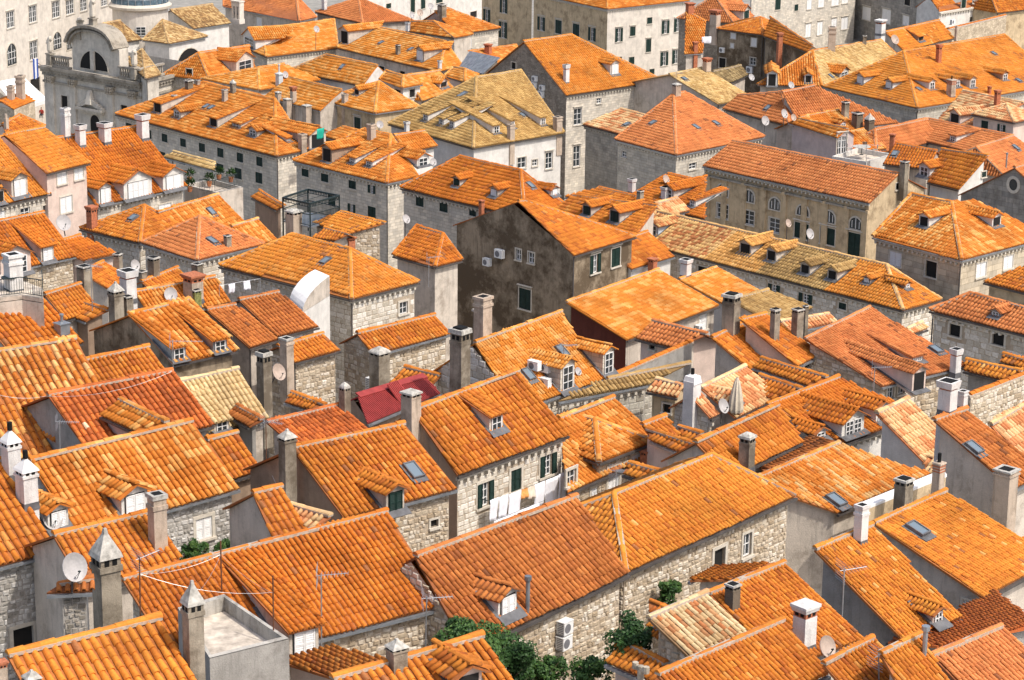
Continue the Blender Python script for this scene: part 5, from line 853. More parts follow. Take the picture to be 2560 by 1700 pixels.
{'k':'S','n':'tiled_house','l':'checkered flamed roof edged with a maroon sheet wall','pal':'mixy','w':'plaster','pl':[[[6.27,126.56,25.09],[11.87,133.91,25.09],[8.48,136.38,26.49],[2.98,129.07,26.47]]],'fp':[[3.26,129.11],[6.23,126.84],[11.59,133.87],[8.52,136.1]],'win':[[1,7.69,24.34,0.8,0.98,'w']],'ts':0.85,'gable':'maroon'},
{'k':'S','n':'tiled_house','l':'checkered flamed roof ending above a row of narrow windows','pal':'mixy','w':'white','pl':[[[13.17,135.54,24.23],[15.54,138.4,24.23],[12.26,141.09,25.44],[9.82,138.17,25.45]]],'fp':[[10.11,138.2],[13.14,135.82],[15.26,138.37],[12.29,140.81]],'win':[[1,0.79,23.75,0.45,0.33,'p'],[1,1.69,23.77,0.46,0.47,'p'],[1,2.59,23.78,0.46,0.47,'p']],'chim':[[10.26,138.91,25.49,0.47,1.02,'hol']],'ts':0.85},
{'k':'H','n':'tiled_house','l':'very long old roof of mixed straw and brown tiles with dormers','pal':'band','w':'ashlar','pl':[[[8.51,167.74,20.46],[25.15,150.05,20.46],[24.87,155.86,21.91],[10.34,170.74,21.91]],[[25.15,150.05,20.46],[28.07,152.7,20.46],[24.87,155.86,21.91]],[[28.07,152.7,20.46],[11.43,170.38,20.46],[10.34,170.74,21.91],[24.87,155.86,21.91]],[[11.43,170.38,20.46],[8.51,167.74,20.46],[10.34,170.74,21.91]]],'fp':[[8.79,167.73],[25.16,150.33],[27.79,152.71],[11.42,170.1]],'win':[[0,13.06,19.54,0.91,0.68,'go'],[0,15.83,19.47,1.03,0.67,'go'],[0,18.99,19.61,0.64,0.44,'g'],[0,6.47,19.63,0.91,0.39,'k']],'dorm':[[0,9.97,167.76,20.88,1.01,0.79,'g','p','blue'],[0,16.02,161.86,21.01,1.09,0.84,'g','k','plaster'],[0,17.64,160.07,21,0.87,0.83,'g','k','plaster'],[0,19.64,157.31,20.83,0.84,0.74,'g','k','plaster'],[0,21.26,155.71,20.86,0.83,0.74,'g','k','plaster'],[0,23.36,154.23,21.06,0.54,0.44,'g','w','plaster'],[1,25.84,152.99,21.02,0.56,0.45,'g','p','brown']]},
{'k':'S','n':'tiled_house','l':'orange roof with two dark green shuttered dormers','pal':'or','w':'plaster','pl':[[[2.23,169.48,21.72],[8.34,162.98,21.72],[10.15,166.6,23.29],[4.28,171.36,22.87]]],'fp':[[4.29,171.1],[2.52,169.47],[8.29,163.33],[9.9,166.54]],'dorm':[[0,5.22,167.89,22.17,0.87,0.79,'g','g','plaster'],[0,7.12,165.86,22.17,1.01,0.94,'g','g','plaster']]},
{'k':'S','n':'tiled_house','l':'low orange roof just behind the two green shuttered dormers','pal':'or','w':'plaster','pl':[[[3.93,180.76,20.64],[7.24,178.01,20.64],[9.31,178.8,21.15],[6.52,181.48,21.23]]],'fp':[[6.46,181.26],[4.35,180.67],[7.28,178.24],[8.94,178.87]]},
{'k':'S','n':'tiled_house','l':'orange roof with a white cheeked dormer by the two white chimneys','pal':'orr','w':'plaster','pl':[[[8.09,179.11,20.94],[14.04,172.7,20.94],[14.56,179.28,22.24],[11.85,182.09,22.22]]],'fp':[[11.83,181.82],[8.39,179.08],[13.88,173.17],[14.36,179.21]],'dorm':[[0,11.61,177.44,21.33,1.12,0.83,'g','n','plaster'],[0,13.28,175.09,21.23,0.6,0.57,'s','p','white']],'chim':[[11.36,177.44,21.28,0.44,0.95,'hol'],[9.51,177.66,20.95,0.38,0.95,'stack'],[8.98,179.84,21.25,0.44,1.05,'hol']]},
{'k':'G','n':'roof_wing','l':'tiny rosy hatch roof beside the long old roof','pal':'pale','w':'white','pl':[[[11.02,170.3,21.63],[12.81,172.45,21.63],[11.96,173.16,22.37],[10.18,171.04,22.38]],[[11.11,173.87,21.63],[9.32,171.76,21.63],[10.18,171.04,22.38],[11.96,173.16,22.37]]],'fp':[[9.6,171.78],[11,170.58],[12.53,172.42],[11.13,173.59]]},
{'k':'G','n':'classical_building','l':'tan classical building with arched lunettes between pilasters','pal':'orp','w':'tan','pl':[[[15.56,195.69,19.97],[27.55,182.73,19.97],[30.13,185.52,21.66],[18.22,198.14,21.58]],[[32.9,188.08,19.97],[20.87,200.59,19.97],[18.22,198.14,21.58],[30.13,185.52,21.66]]],'fp':[[20.86,200.31],[15.85,195.68],[27.56,183.02],[32.62,188.09]],'win':[[1,1.98,18.26,1.2,0.98,'a'],[1,4.85,18.27,1.17,0.97,'a'],[1,7.67,18.12,1.15,0.96,'a'],[1,10.65,18.12,1.26,0.84,'a'],[1,13.37,18.09,1.17,0.94,'a'],[1,16.05,18.06,1.21,0.93,'a'],[1,2.01,16.5,1.27,1.2,'p'],[1,4.88,16.48,1.25,1.19,'p'],[1,7.71,16.35,1.22,1.18,'p'],[1,10.58,16.44,1.48,1.27,'g'],[1,13.28,16.51,1.51,1.36,'g'],[1,15.98,16.14,1.48,2.28,'g'],[2,3.6,20.69,0.5,0.53,'k']],'chim':[[30.53,185.44,21.77,0.52,1,'stack']],'ts':1.1,'cornice':1,'pil':1},
{'k':'H','n':'tiled_house','l':'corner stone house with flamed tiles and two black windowed dormers','pal':'mix','w':'tanashlar','pl':[[[24.38,159.52,22.99],[29.34,153.38,22.99],[29.89,161.17,25.03],[27.52,163.58,25.03]],[[29.34,153.38,22.99],[36.64,160.21,22.99],[31.6,162.5,24.96],[29.89,161.17,25.03]],[[36.64,160.21,22.99],[31.68,166.35,22.99],[27.52,163.58,25.03],[29.89,161.17,25.03]],[[31.68,166.35,22.99],[24.38,159.52,22.99],[27.52,163.58,25.03]]],'fp':[[24.66,159.5],[29.36,153.67],[36.37,160.23],[31.66,166.06]],'win':[[0,1.8,21.79,1.06,0.97,'w'],[0,5,21.75,0.99,1.1,'k'],[1,2.29,21.85,1.09,0.98,'w'],[1,5.29,21.87,1.06,0.92,'w']],'dorm':[[0,27.69,158.85,23.82,0.86,0.81,'g','k','white'],[1,32.69,159.36,23.79,0.99,0.77,'g','k','white']],'cornice':1},
{'k':'G','n':'tiled_house','l':'squared stone house with one tiny dormer and black square windows','pal':'orp','w':'ashlar','pl':[[[23.78,132.83,25.25],[29.86,126.3,25.25],[30.52,128.28,26.11],[26.07,133.18,26.14]],[[31.86,129.54,25.25],[26.58,135.44,25.25],[26.07,133.18,26.14],[30.52,128.28,26.11]],[[26.58,135.44,25.25],[23.78,132.83,25.25],[26.07,133.18,26.14]]],'fp':[[26.57,135.15],[24.06,132.82],[29.82,126.62],[31.61,129.51]],'win':[[1,1.52,24.37,0.75,0.69,'k'],[1,4.5,24.52,0.8,0.68,'k']],'dorm':[[0,27.05,130.29,25.56,0.62,0.37,'g','p','metal']]},
{'k':'S','n':'tiled_house','l':'orange roof on a grimy cornice beside the corner stone house','pal':'or','w':'tan','pl':[[[28.97,143.83,24.05],[32.77,139.48,24.05],[35.11,141.53,24.94],[31.88,144.97,24.89]]],'fp':[[31.82,144.73],[29.31,143.75],[32.79,139.76],[34.83,141.54]]},
{'k':'S','n':'roof_hut','l':'tiny rosy roof against the squared stone wall','pal':'pale','w':'white','pl':[[[21.86,127.29,25.41],[22.93,128.42,25.41],[22.68,128.78,25.62],[21.66,127.58,25.57]]],'fp':[[21.91,127.57],[21.88,127.61],[22.68,128.44],[22.66,128.46]],'win':[[1,1.43,25.04,0.32,0.26,'k']]},
{'k':'G','n':'roof_wing','l':'flat rosy roof behind the paired stone chimneys','pal':'pale','w':'plaster','pl':[[[15.23,127.99,25.25],[18.24,130.09,25.25],[17.74,130.54,25.56],[14.8,128.65,25.62]],[[17.36,131.09,25.25],[14.35,129.3,25.25],[14.8,128.65,25.62],[17.74,130.54,25.56]]],'fp':[[14.64,129.23],[15.28,128.27],[17.94,130.13],[17.32,130.83]]},
{'k':'S','n':'tiled_house','l':'weathered olive slope with a white gutter','pal':'olive','w':'plaster','pl':[[[14.7,130.86,24.86],[17.3,134.39,24.86],[14.79,135.25,25.63],[12.37,132.59,25.75]]],'fp':[[12.66,132.62],[14.65,131.14],[16.98,134.29],[14.85,135.02]]},
{'k':'G','n':'church','l':'dark stone church gable with a round window','pal':'orp','w':'darkstone','pl':[[[40.46,172.22,21.55],[44,175.89,21.55],[40.46,179.27,24.49],[37.03,175.55,24.42]],[[36.93,182.68,21.55],[33.59,178.87,21.55],[37.03,175.55,24.42],[40.46,179.27,24.49]]],'fp':[[33.86,178.88],[40.45,172.5],[43.72,175.89],[36.94,182.39]],'win':[[0,4.53,23.11,0.74,0.89,'round']],'ts':1.1},
{'k':'S','n':'tiled_house','l':'orange roof with a white gable beside the dark church','pal':'or','w':'white','pl':[[[33.24,190.27,20.03],[35.31,187.62,20.03],[37.85,189.59,22.36],[34.72,193.07,22.13]]],'fp':[[34.76,192.72],[33.48,190.29],[35.35,187.9],[37.55,189.62]],'win':[[2,2.87,20.84,0.52,0.45,'g']],'dorm':[[0,33.09,191.06,20.3,1.16,0.88,'g','p','white']],'ts':1.1},
{'k':'H','n':'tiled_house','l':'long stone palazzo with a flamed orange roof full of dormers','pal':'mixo','w':'ashlar','pl':[[[-36.97,220.6,18.84],[-20.32,202.72,18.84],[-21.53,214.16,21.56],[-29.03,222.28,21.56]],[[-20.32,202.72,18.84],[-17.87,205.58,18.84],[-21.53,214.16,21.56]],[[-17.87,205.58,18.84],[-34.52,223.46,18.84],[-29.03,222.28,21.56],[-21.53,214.16,21.56]],[[-34.52,223.46,18.84],[-36.97,220.6,18.84],[-29.03,222.28,21.56]]],'fp':[[-36.7,220.61],[-20.32,203.02],[-18.14,205.58],[-34.51,223.16]],'win':[[0,7.38,17.74,0.94,0.76,'g'],[0,10.24,17.76,0.92,0.75,'g'],[0,13.13,17.78,0.96,0.79,'g'],[0,15.89,17.76,0.97,0.83,'g'],[0,18.76,17.8,0.95,0.82,'g'],[0,21.57,17.9,0.93,0.82,'g'],[0,5.07,17.7,0.52,0.81,'g'],[0,1.69,18.03,0.98,0.41,'g'],[0,6.96,16.09,0.95,0.61,'g'],[0,15.76,16.35,1.13,0.79,'g'],[0,12.83,16.36,0.99,0.6,'g'],[0,21.45,16.44,1.01,0.96,'g'],[0,18.47,16.32,1.03,0.97,'g'],[0,10,16.09,1.01,0.7,'g']],'dorm':[[0,-32.68,218.15,19.42,1.3,1.01,'s','k','plaster'],[0,-30.59,215.93,19.42,1.11,0.75,'g','p','plaster'],[0,-26.8,211.88,19.43,1.23,0.89,'s','k','plaster'],[0,-24.61,210.49,19.68,1.29,0.49,'s','p','plaster'],[0,-22.85,207.8,19.47,1.18,0.68,'g','p','plaster'],[1,-17.08,206.3,18.8,1.98,1.43,'g','k','plaster'],[1,-19.61,206.1,19.38,0.52,0.38,'s','p','white']],'chim':[[-30.1,220.68,20.84,0.51,1.28,'stack'],[-29.4,221.6,21.29,0.34,0.64,'slab'],[-26.32,216.62,20.84,0.4,1.15,'slab'],[-25.73,218.02,21.39,0.43,1.26,'pyr'],[-31.23,218.92,20.04,0.4,0.96,'slab'],[-18.3,205.09,18.84,0.5,1.49,'box']],'sky':[[0,-27.99,216.54,20.34,0.5,0.7],[0,-27.46,216,20.34,0.5,0.7]],'ts':1.1},
{'k':'H','n':'tiled_house','l':'stone house with a brown boxed dormer and a white dormer window','pal':'mixo','w':'ashlar','pl':[[[-18.3,196,19.92],[-10.12,187.92,19.92],[-10.25,196.4,22.08],[-12.54,198.7,22.08]],[[-10.12,187.92,19.92],[-7.76,190.45,19.92],[-10.25,196.4,22.08]],[[-7.76,190.45,19.92],[-15.95,198.53,19.92],[-12.54,198.7,22.08],[-10.25,196.4,22.08]],[[-15.95,198.53,19.92],[-18.3,196,19.92],[-12.54,198.7,22.08]]],'fp':[[-18.02,196.01],[-10.12,188.2],[-8.04,190.44],[-15.94,198.25]],'win':[[0,1.14,19.07,0.9,0.64,'g'],[0,3.59,19.05,0.95,0.68,'g'],[0,6.99,19.04,0.92,0.67,'g'],[0,9.35,19.06,0.78,0.67,'go'],[0,6.91,17.03,0.8,0.81,'go'],[0,9.33,17.14,0.98,0.99,'g'],[0,4.44,17.28,0.94,0.91,'g']],'dorm':[[0,-15.33,194.09,20.19,1.22,1.27,'g','k','brown'],[0,-13.15,192.78,20.4,0.73,0.54,'s','p','white'],[0,-11.71,191.47,20.43,0.79,0.54,'s','p','white'],[1,-7.4,192.44,20.32,1.37,0.81,'g','p','white']],'chim':[[-11.81,196.34,21.67,0.51,1.33,'box']],'ts':1.1},
{'k':'S','n':'roof_room','l':'timbered box room with flamed tiles behind the brown boxed dormer','pal':'mixo','w':'brown','pl':[[[-17.19,212.46,18.69],[-15.38,210.17,18.69],[-13.64,211.49,19.28],[-15.43,213.66,19.26]]],'fp':[[-15.47,213.4],[-16.9,212.42],[-15.34,210.45],[-13.92,211.52]],'ts':1.1},
{'k':'G','n':'roof_wing','l':'flamed side wing with a pale wall behind the white dormer window','pal':'mixo','w':'white','pl':[[[-9.19,204.73,18.93],[-6.75,207.41,18.93],[-7.93,208.54,20.04],[-10.46,205.91,20.11]],[[-9.14,209.64,18.93],[-11.74,207.08,18.93],[-10.46,205.91,20.11],[-7.93,208.54,20.04]]],'fp':[[-11.45,207.09],[-9.2,205.01],[-7.03,207.39],[-9.14,209.37]],'ts':1.1},
{'k':'H','n':'tiled_house','l':'stone house with a sun bleached streak and small gabled dormers','pal':'orr','w':'ashlar','pl':[[[-8.67,180.28,21.31],[0.84,170.8,21.31],[0.5,176.88,23.47],[-4.17,181.63,23.47]],[[0.84,170.8,21.31],[3.98,174.77,21.31],[0.5,176.88,23.47]],[[3.98,174.77,21.31],[-5.53,184.25,21.31],[-4.17,181.63,23.47],[0.5,176.88,23.47]],[[-5.53,184.25,21.31],[-8.67,180.28,21.31],[-4.17,181.63,23.47]]],'fp':[[-8.4,180.29],[0.82,171.1],[3.71,174.75],[-5.51,183.95]],'win':[[0,1.82,20.52,0.91,0.76,'g'],[0,4.46,20.54,0.92,0.75,'g'],[0,7.6,20.65,0.75,0.49,'g']],'dorm':[[0,-4.31,177.71,21.98,0.71,0.67,'g','g','plaster'],[0,-1.46,174.7,21.92,0.74,0.66,'g','w','plaster'],[1,3.01,175.34,21.91,0.8,0.58,'g','w','white']],'chim':[[-2.36,173.62,21.17,0.32,0.76,'brick']],'sky':[[1,1.19,175.26,22.64,0.5,0.7]]},
{'k':'H','n':'tiled_house','l':'pale stone house with a brown olive roof and white cheeked dormers','pal':'oliv','w':'white','pl':[[[-11.64,219.26,18.5],[-3.6,208.75,18.5],[-3.65,223.56,22.12]],[[-3.6,208.75,18.5],[4.5,215.98,18.5],[0.51,227.43,22.16],[-3.65,223.56,22.12]],[[4.5,215.98,18.5],[-3.54,226.49,18.5],[0.51,227.43,22.16]],[[-3.54,226.49,18.5],[-11.64,219.26,18.5],[-3.65,223.56,22.12],[0.51,227.43,22.16]]],'fp':[[-11.37,219.24],[-3.57,209.04],[4.22,216],[-3.57,226.2]],'win':[[1,9,16.12,0.87,1.51,'p'],[1,5.69,16.37,1.05,1,'p'],[1,7.27,16.15,0.66,0.6,'n']],'dorm':[[0,-8.12,217.27,19.14,0.77,0.7,'s','p','white'],[0,-6.64,215.34,19.14,0.76,0.7,'s','p','white'],[0,-5.63,214.07,19.16,0.75,0.74,'s','p','white'],[1,-1.64,212.59,19.01,0.84,0.79,'s','p','white'],[1,2.57,216.45,19.03,0.67,0.8,'s','p','white'],[1,-0.18,214.34,19.12,0.52,0.79,'s','p','white']],'chim':[[3.9,216.01,18.64,0.59,1.35,'box'],[-9.79,216.06,18.31,0.36,1.04,'hol'],[-0.32,212.05,18.59,0.49,1.43,'box']],'sky':[[0,-4.84,220.49,20.98,0.5,1],[1,0.69,217.52,19.7,0.5,0.7]],'ts':1.1},
{'k':'G','n':'gabled_house','l':'tall stone house with brown streaked tiles and a rubble gable with air units','pal':'or3','w':'ashlar','pl':[[[5.25,244.75,16.6],[15.76,253.9,16.6],[5.79,254.33,21.32],[0.8,249.84,21.25]],[[6.74,264.27,16.6],[-3.63,254.93,16.6],[0.8,249.84,21.25],[5.79,254.33,21.32]],[[15.76,253.9,16.6],[6.74,264.27,16.6],[5.79,254.33,21.32]]],'fp':[[-3.35,254.92],[5.27,245.03],[15.48,253.92],[6.72,263.98]],'win':[[1,1.62,14.16,1.14,1.71,'p'],[1,4.56,15.49,0.69,0.57,'p'],[1,11.22,14.82,1.2,0.93,'w'],[1,1.58,10,0.99,2.19,'p'],[0,4.83,18.49,0.69,0.69,'k']],'dorm':[[0,10.41,251.25,17.65,1.17,1.27,'g','w','white']],'chim':[[5.26,246.68,17.6,0.49,1.89,'hol']],'ts':1.1,'gable':'rubble_d'},
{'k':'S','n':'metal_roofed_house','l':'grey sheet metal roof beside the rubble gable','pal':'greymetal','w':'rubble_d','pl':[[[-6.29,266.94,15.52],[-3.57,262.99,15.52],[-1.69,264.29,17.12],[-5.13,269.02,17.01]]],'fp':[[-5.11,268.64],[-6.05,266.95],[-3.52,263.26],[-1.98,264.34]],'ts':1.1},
{'k':'H','n':'tiled_house','l':'pyramid roofed house with three skylights on a dim stone wall','pal':'orp','w':'ashlar_d','pl':[[[8.96,211.87,18.79],[14.02,205.41,18.79],[14.47,218.09,21.77]],[[14.02,205.41,18.79],[22.5,213.91,18.79],[15.53,219.2,21.78],[14.47,218.09,21.77]],[[22.5,213.91,18.79],[17.44,220.37,18.79],[15.53,219.2,21.78]],[[17.44,220.37,18.79],[8.96,211.87,18.79],[14.47,218.09,21.77],[15.53,219.2,21.78]]],'fp':[[9.23,211.86],[14.04,205.71],[22.23,213.93],[17.42,220.07]],'win':[[0,0.9,17.63,0.66,0.59,'p'],[1,2.21,17.45,1.02,0.58,'p'],[1,5.19,17.51,0.89,0.49,'g']],'chim':[[14.71,217.89,21.66,0.56,1.15,'stonecap']],'sky':[[0,12.37,213.03,20.03,0.5,0.72],[1,16.14,212.02,19.88,0.5,0.82],[1,18.05,213.91,19.88,0.5,0.77]],'ts':1.1},
{'k':'S','n':'roof_wing','l':'rosy speckled wing adjoining the three skylight roof','pal':'pale','w':'ashlar_d','pl':[[[6.36,223.17,17.9],[9.6,219.03,17.9],[13.12,221.02,18.97],[9.97,225.21,19]]],'fp':[[9.91,224.95],[6.66,223.11],[9.65,219.28],[12.83,221.08]],'sky':[[0,10.41,220.68,18.34,0.5,0.7]],'ts':1.1},
{'k':'G','n':'tiled_house','l':'straw coloured roof with one narrow skylight','pal':'oldcream','w':'plaster','pl':[[[20.52,241.23,16.56],[24.55,244.46,16.56],[19.59,250.46,18.64],[15.86,246.8,18.5]],[[14.72,256.53,16.56],[11.32,252.46,16.56],[15.86,246.8,18.5],[19.59,250.46,18.64]]],'fp':[[11.58,252.45],[20.55,241.51],[24.27,244.49],[14.72,256.21]],'chim':[[19.93,249.58,18.4,0.65,1.44,'brickcap']],'sky':[[0,17.4,246.2,18.12,0.5,0.7]],'ts':1.1},
{'k':'G','n':'tiled_house','l':'mossy dark roof beside the straw coloured one','pal':'olivdark','w':'plaster','pl':[[[22.26,255.66,15.84],[25.42,262.49,15.84],[24.79,263.73,16.64],[21.19,257.32,17.06]],[[23.79,264.19,15.84],[19.67,258.02,15.84],[21.19,257.32,17.06],[24.79,263.73,16.64]]],'fp':[[19.93,258.06],[22.19,255.99],[25.19,262.45],[23.82,263.87]],'ts':1.1},
{'k':'H','n':'palace_block','l':'big pale palace block with dark shutters on two sides','pal':'mixo','w':'palace','pl':[[[2.23,340.23,13.35],[12.35,326.24,13.35],[12.56,338.83,16.55]],[[12.35,326.24,13.35],[24.1,335.26,13.35],[12.56,338.83,16.55]],[[24.1,335.26,13.35],[13.97,349.25,13.35],[12.56,338.83,16.55]],[[13.97,349.25,13.35],[2.23,340.23,13.35],[12.56,338.83,16.55]]],'fp':[[2.5,340.19],[12.39,326.52],[23.82,335.3],[13.93,348.96]],'win':[[0,1.87,9.35,1.54,1.91,'go'],[0,5.9,9.43,1.51,1.89,'g'],[0,9.95,9.46,1.53,1.87,'g'],[0,13.58,9.45,1.45,1.85,'go'],[1,2.08,9.63,1.16,1.86,'go'],[1,4.52,9.92,0.97,1.27,'g'],[1,7.51,11.13,0.94,0.87,'g'],[1,10.44,9.98,1.19,1.81,'go'],[1,12.68,10.06,1.2,1.82,'go'],[1,7.44,7.69,0.94,1.81,'g'],[1,10.38,5.57,1.23,1.9,'go'],[1,12.54,5.67,1.24,1.91,'go'],[1,4.46,5.86,0.97,1.05,'g'],[1,8.2,3.99,0.89,0.76,'g'],[1,2.18,6.3,1.06,0.6,'g']],'ts':1.1,'cornice':1,'gable':'tan','wallr':'cream'},
{'k':'F','n':'stone_block','l':'tall tan stone block with long dark shutters','pal':'terrace','w':'tan','pl':[[[-5.04,355.81,12.62],[-4.77,353.55,12.62],[2.25,345.3,12.62],[-0.03,363.28,12.62]]],'fp':[[-5.04,355.81],[-4.77,353.55],[2.25,345.3],[-0.03,363.28]],'win':[[1,0.81,8.11,1.37,2.07,'go'],[1,4.61,10.16,1.47,2.2,'go'],[1,4.54,6.6,1.59,2.37,'go']],'ts':1.1},
{'k':'F','n':'stone_block','l':'whitewashed block with tall green shutters above the orange roofs','pal':'terrace','w':'white','pl':[[[-22.89,354.6,12.73],[-21.78,346.83,12.73],[-5.34,375.57,12.73],[-6.25,384.63,12.73]]],'fp':[[-22.89,354.6],[-21.78,346.83],[-5.34,375.57],[-6.25,384.63]],'win':[[1,12.97,8.81,1.21,2.09,'g'],[1,15.85,8.78,1.22,1.62,'g'],[1,20.48,8.7,1.87,0.82,'g'],[1,6.35,9.54,1.31,0.71,'g'],[1,30.59,5.22,1.97,1.01,'k']],'ts':1.1},
{'k':'H','n':'tiled_house','l':'smooth orange hipped roof beside the tall white chimney','pal':'orp','w':'plaster','pl':[[[-38.98,321.47,13.79],[-27.83,309.69,13.79],[-29.03,318.77,15.75],[-39.79,328.64,15.75]],[[-27.83,309.69,13.79],[-25.87,313.05,13.79],[-29.03,318.77,15.75]],[[-25.87,313.05,13.79],[-37.02,324.82,13.79],[-39.79,328.64,15.75],[-29.03,318.77,15.75]],[[-37.02,324.82,13.79],[-38.98,321.47,13.79],[-39.79,328.64,15.75]]],'fp':[[-38.73,321.5],[-27.87,310.02],[-26.12,313.02],[-36.98,324.49]],'win':[[0,7.34,12.58,1.17,1.29,'w']],'chim':[[-25.17,316.76,14.23,0.53,1.52,'white']],'ts':1.1},
{'k':'H','n':'tiled_house','l':'smooth orange pyramid roof beyond the flamed roofs','pal':'orp','w':'plaster','pl':[[[-26.42,317.15,13.87],[-19.57,308.02,13.87],[-20.75,317.9,15.69]],[[-19.57,308.02,13.87],[-13.24,310.78,13.87],[-20.75,317.9,15.69]],[[-13.24,310.78,13.87],[-20.09,319.9,13.87],[-20.75,317.9,15.69]],[[-20.09,319.9,13.87],[-26.42,317.15,13.87],[-20.75,317.9,15.69]]],'fp':[[-26.11,317.06],[-19.51,308.27],[-13.55,310.86],[-20.15,319.65]],'ts':1.1},
{'k':'H','n':'tiled_house','l':'flamed orange roof with a dish mast on a pale stone wall','pal':'mixy','w':'ashlar','pl':[[[-31.98,281.8,15.05],[-28.57,275.09,15.05],[-30.16,286.57,16.43]],[[-28.57,275.09,15.05],[-20.85,281.86,15.05],[-22.19,294.03,16.48],[-30.16,286.57,16.43]],[[-20.85,281.86,15.05],[-24.27,288.57,15.05],[-22.19,294.03,16.48]],[[-24.27,288.57,15.05],[-31.98,281.8,15.05],[-30.16,286.57,16.43],[-22.19,294.03,16.48]]],'fp':[[-31.73,281.75],[-28.51,275.41],[-21.1,281.9],[-24.33,288.25]],'dorm':[[0,-31.08,280.57,15.14,4,1.28,'g','p','white']],'ts':1.1},
{'k':'H','n':'tiled_house','l':'flamed orange roof with two skylights and a vent stack','pal':'mixy','w':'plaster','pl':[[[-20.69,278.86,15.55],[-8.37,263.81,15.55],[-7.97,271.92,17.54],[-18.19,284.24,17.54]],[[-8.37,263.81,15.55],[-5.96,267.81,15.55],[-7.97,271.92,17.54]],[[-5.96,267.81,15.55],[-18.28,282.85,15.55],[-18.19,284.24,17.54],[-7.97,271.92,17.54]],[[-18.28,282.85,15.55],[-20.69,278.86,15.55],[-18.19,284.24,17.54]]],'fp':[[-20.45,278.87],[-8.4,264.16],[-6.2,267.79],[-18.25,282.51]],'win':[[0,8.31,14.33,1.04,0.5,'k'],[0,12.24,14.39,1.02,0.37,'k']],'dorm':[[0,-19.91,279.45,15.91,1.64,1.65,'g','k','plaster'],[0,-10.64,268.17,15.92,1.41,1.34,'g','w','plaster']],'chim':[[-13.3,271.8,16.01,0.45,1.17,'stack'],[-8.33,264.4,15.69,0.32,1.01,'hol']],'sky':[[0,-15.46,276.57,16.5,0.5,0.73],[0,-11.84,272.22,16.51,0.5,0.72]],'ts':1.1},
{'k':'G','n':'tiled_house','l':'flamed roof with a white gable and a single skylight','pal':'mixy','w':'white','pl':[[[-24.81,262.1,15.77],[-16.14,253.45,15.77],[-14.7,255.52,17.57],[-20.6,261.55,17.65]],[[-12.95,257.27,15.77],[-21.16,265.76,15.77],[-20.6,261.55,17.65],[-14.7,255.52,17.57]],[[-21.16,265.76,15.77],[-24.81,262.1,15.77],[-20.6,261.55,17.65]]],'fp':[[-21.16,265.48],[-24.53,262.1],[-16.15,253.74],[-13.22,257.26]],'sky':[[0,-18.59,258.09,16.9,0.5,0.7]],'ts':1.1},
{'k':'G','n':'tiled_house','l':'flamed hipped roof beside the grey boxed flue','pal':'mixy','w':'plaster','pl':[[[-26.65,248.98,15.99],[-20.72,255.44,15.99],[-24.86,257.77,17.23],[-27.38,255.12,17.25]],[[-28.27,260.89,15.99],[-33.56,255.32,15.99],[-27.38,255.12,17.25],[-24.86,257.77,17.23]],[[-33.56,255.32,15.99],[-26.65,248.98,15.99],[-27.38,255.12,17.25]]],'fp':[[-33.28,255.33],[-26.66,249.26],[-21.02,255.41],[-28.24,260.63]],'chim':[[-24.75,251.01,15.99,0.57,1.82,'greybox']],'ts':1.1},
{'k':'G','n':'tiled_house','l':'flamed roof with a slim brick chimney','pal':'mixy','w':'plaster','pl':[[[-25.35,241.87,16.65],[-19.18,234.74,16.65],[-17.21,237.17,18.26],[-22.99,243.94,18.28]],[[-14.87,239.19,16.65],[-20.62,246,16.65],[-22.99,243.94,18.28],[-17.21,237.17,18.26]]],'fp':[[-20.64,245.71],[-25.07,241.85],[-19.17,235.03],[-15.14,239.2]],'chim':[[-22.13,238.39,16.73,0.47,1.61,'brickcap'],[-23.79,239.9,16.59,0.51,0.93,'stonecap'],[-22.7,238.08,16.4,0.66,0.8,'stonecap']],'ts':1.1},
{'k':'H','n':'tiled_house','l':'corner house with flamed tiles and dark green closed shutters','pal':'mixy','w':'tan','pl':[[[-19.46,238.31,17.05],[-13.61,231.59,17.05],[-13.63,238.75,18.85]],[[-13.61,231.59,17.05],[-9.38,235.23,17.05],[-13.63,238.75,18.85]],[[-9.38,235.23,17.05],[-15.23,241.95,17.05],[-13.63,238.75,18.85]],[[-15.23,241.95,17.05],[-19.46,238.31,17.05],[-13.63,238.75,18.85]]],'fp':[[-19.18,238.29],[-13.58,231.87],[-9.66,235.25],[-15.25,241.67]],'win':[[0,1.76,15.52,1.08,1.26,'g'],[0,5.7,15.52,1.05,1.3,'g']],'dorm':[[0,-15.69,236.92,17.8,0.8,0.65,'g','k','plaster']],'chim':[[-16.8,235.9,17.22,0.47,0.91,'box'],[-20.54,235.54,16.04,0.65,1.02,'stonecap']],'ts':1.1},
{'k':'H','n':'roof_room','l':'white walled attic room with two brown windows','pal':'mixy','w':'white','pl':[[[-13.9,245.3,17.89],[-11.35,240.86,17.89],[-11.39,243.93,18.56],[-13.3,246.72,18.56]],[[-11.35,240.86,17.89],[-9.42,243.12,17.89],[-11.39,243.93,18.56]],[[-9.42,243.12,17.89],[-11.96,247.57,17.89],[-13.3,246.72,18.56],[-11.39,243.93,18.56]],[[-11.96,247.57,17.89],[-13.9,245.3,17.89],[-13.3,246.72,18.56]]],'fp':[[-13.65,245.28],[-11.32,241.2],[-9.66,243.15],[-12,247.22]],'win':[[0,3.62,17.08,1.21,0.78,'k'],[1,1.37,17.1,0.81,0.83,'k']],'ts':1.1},
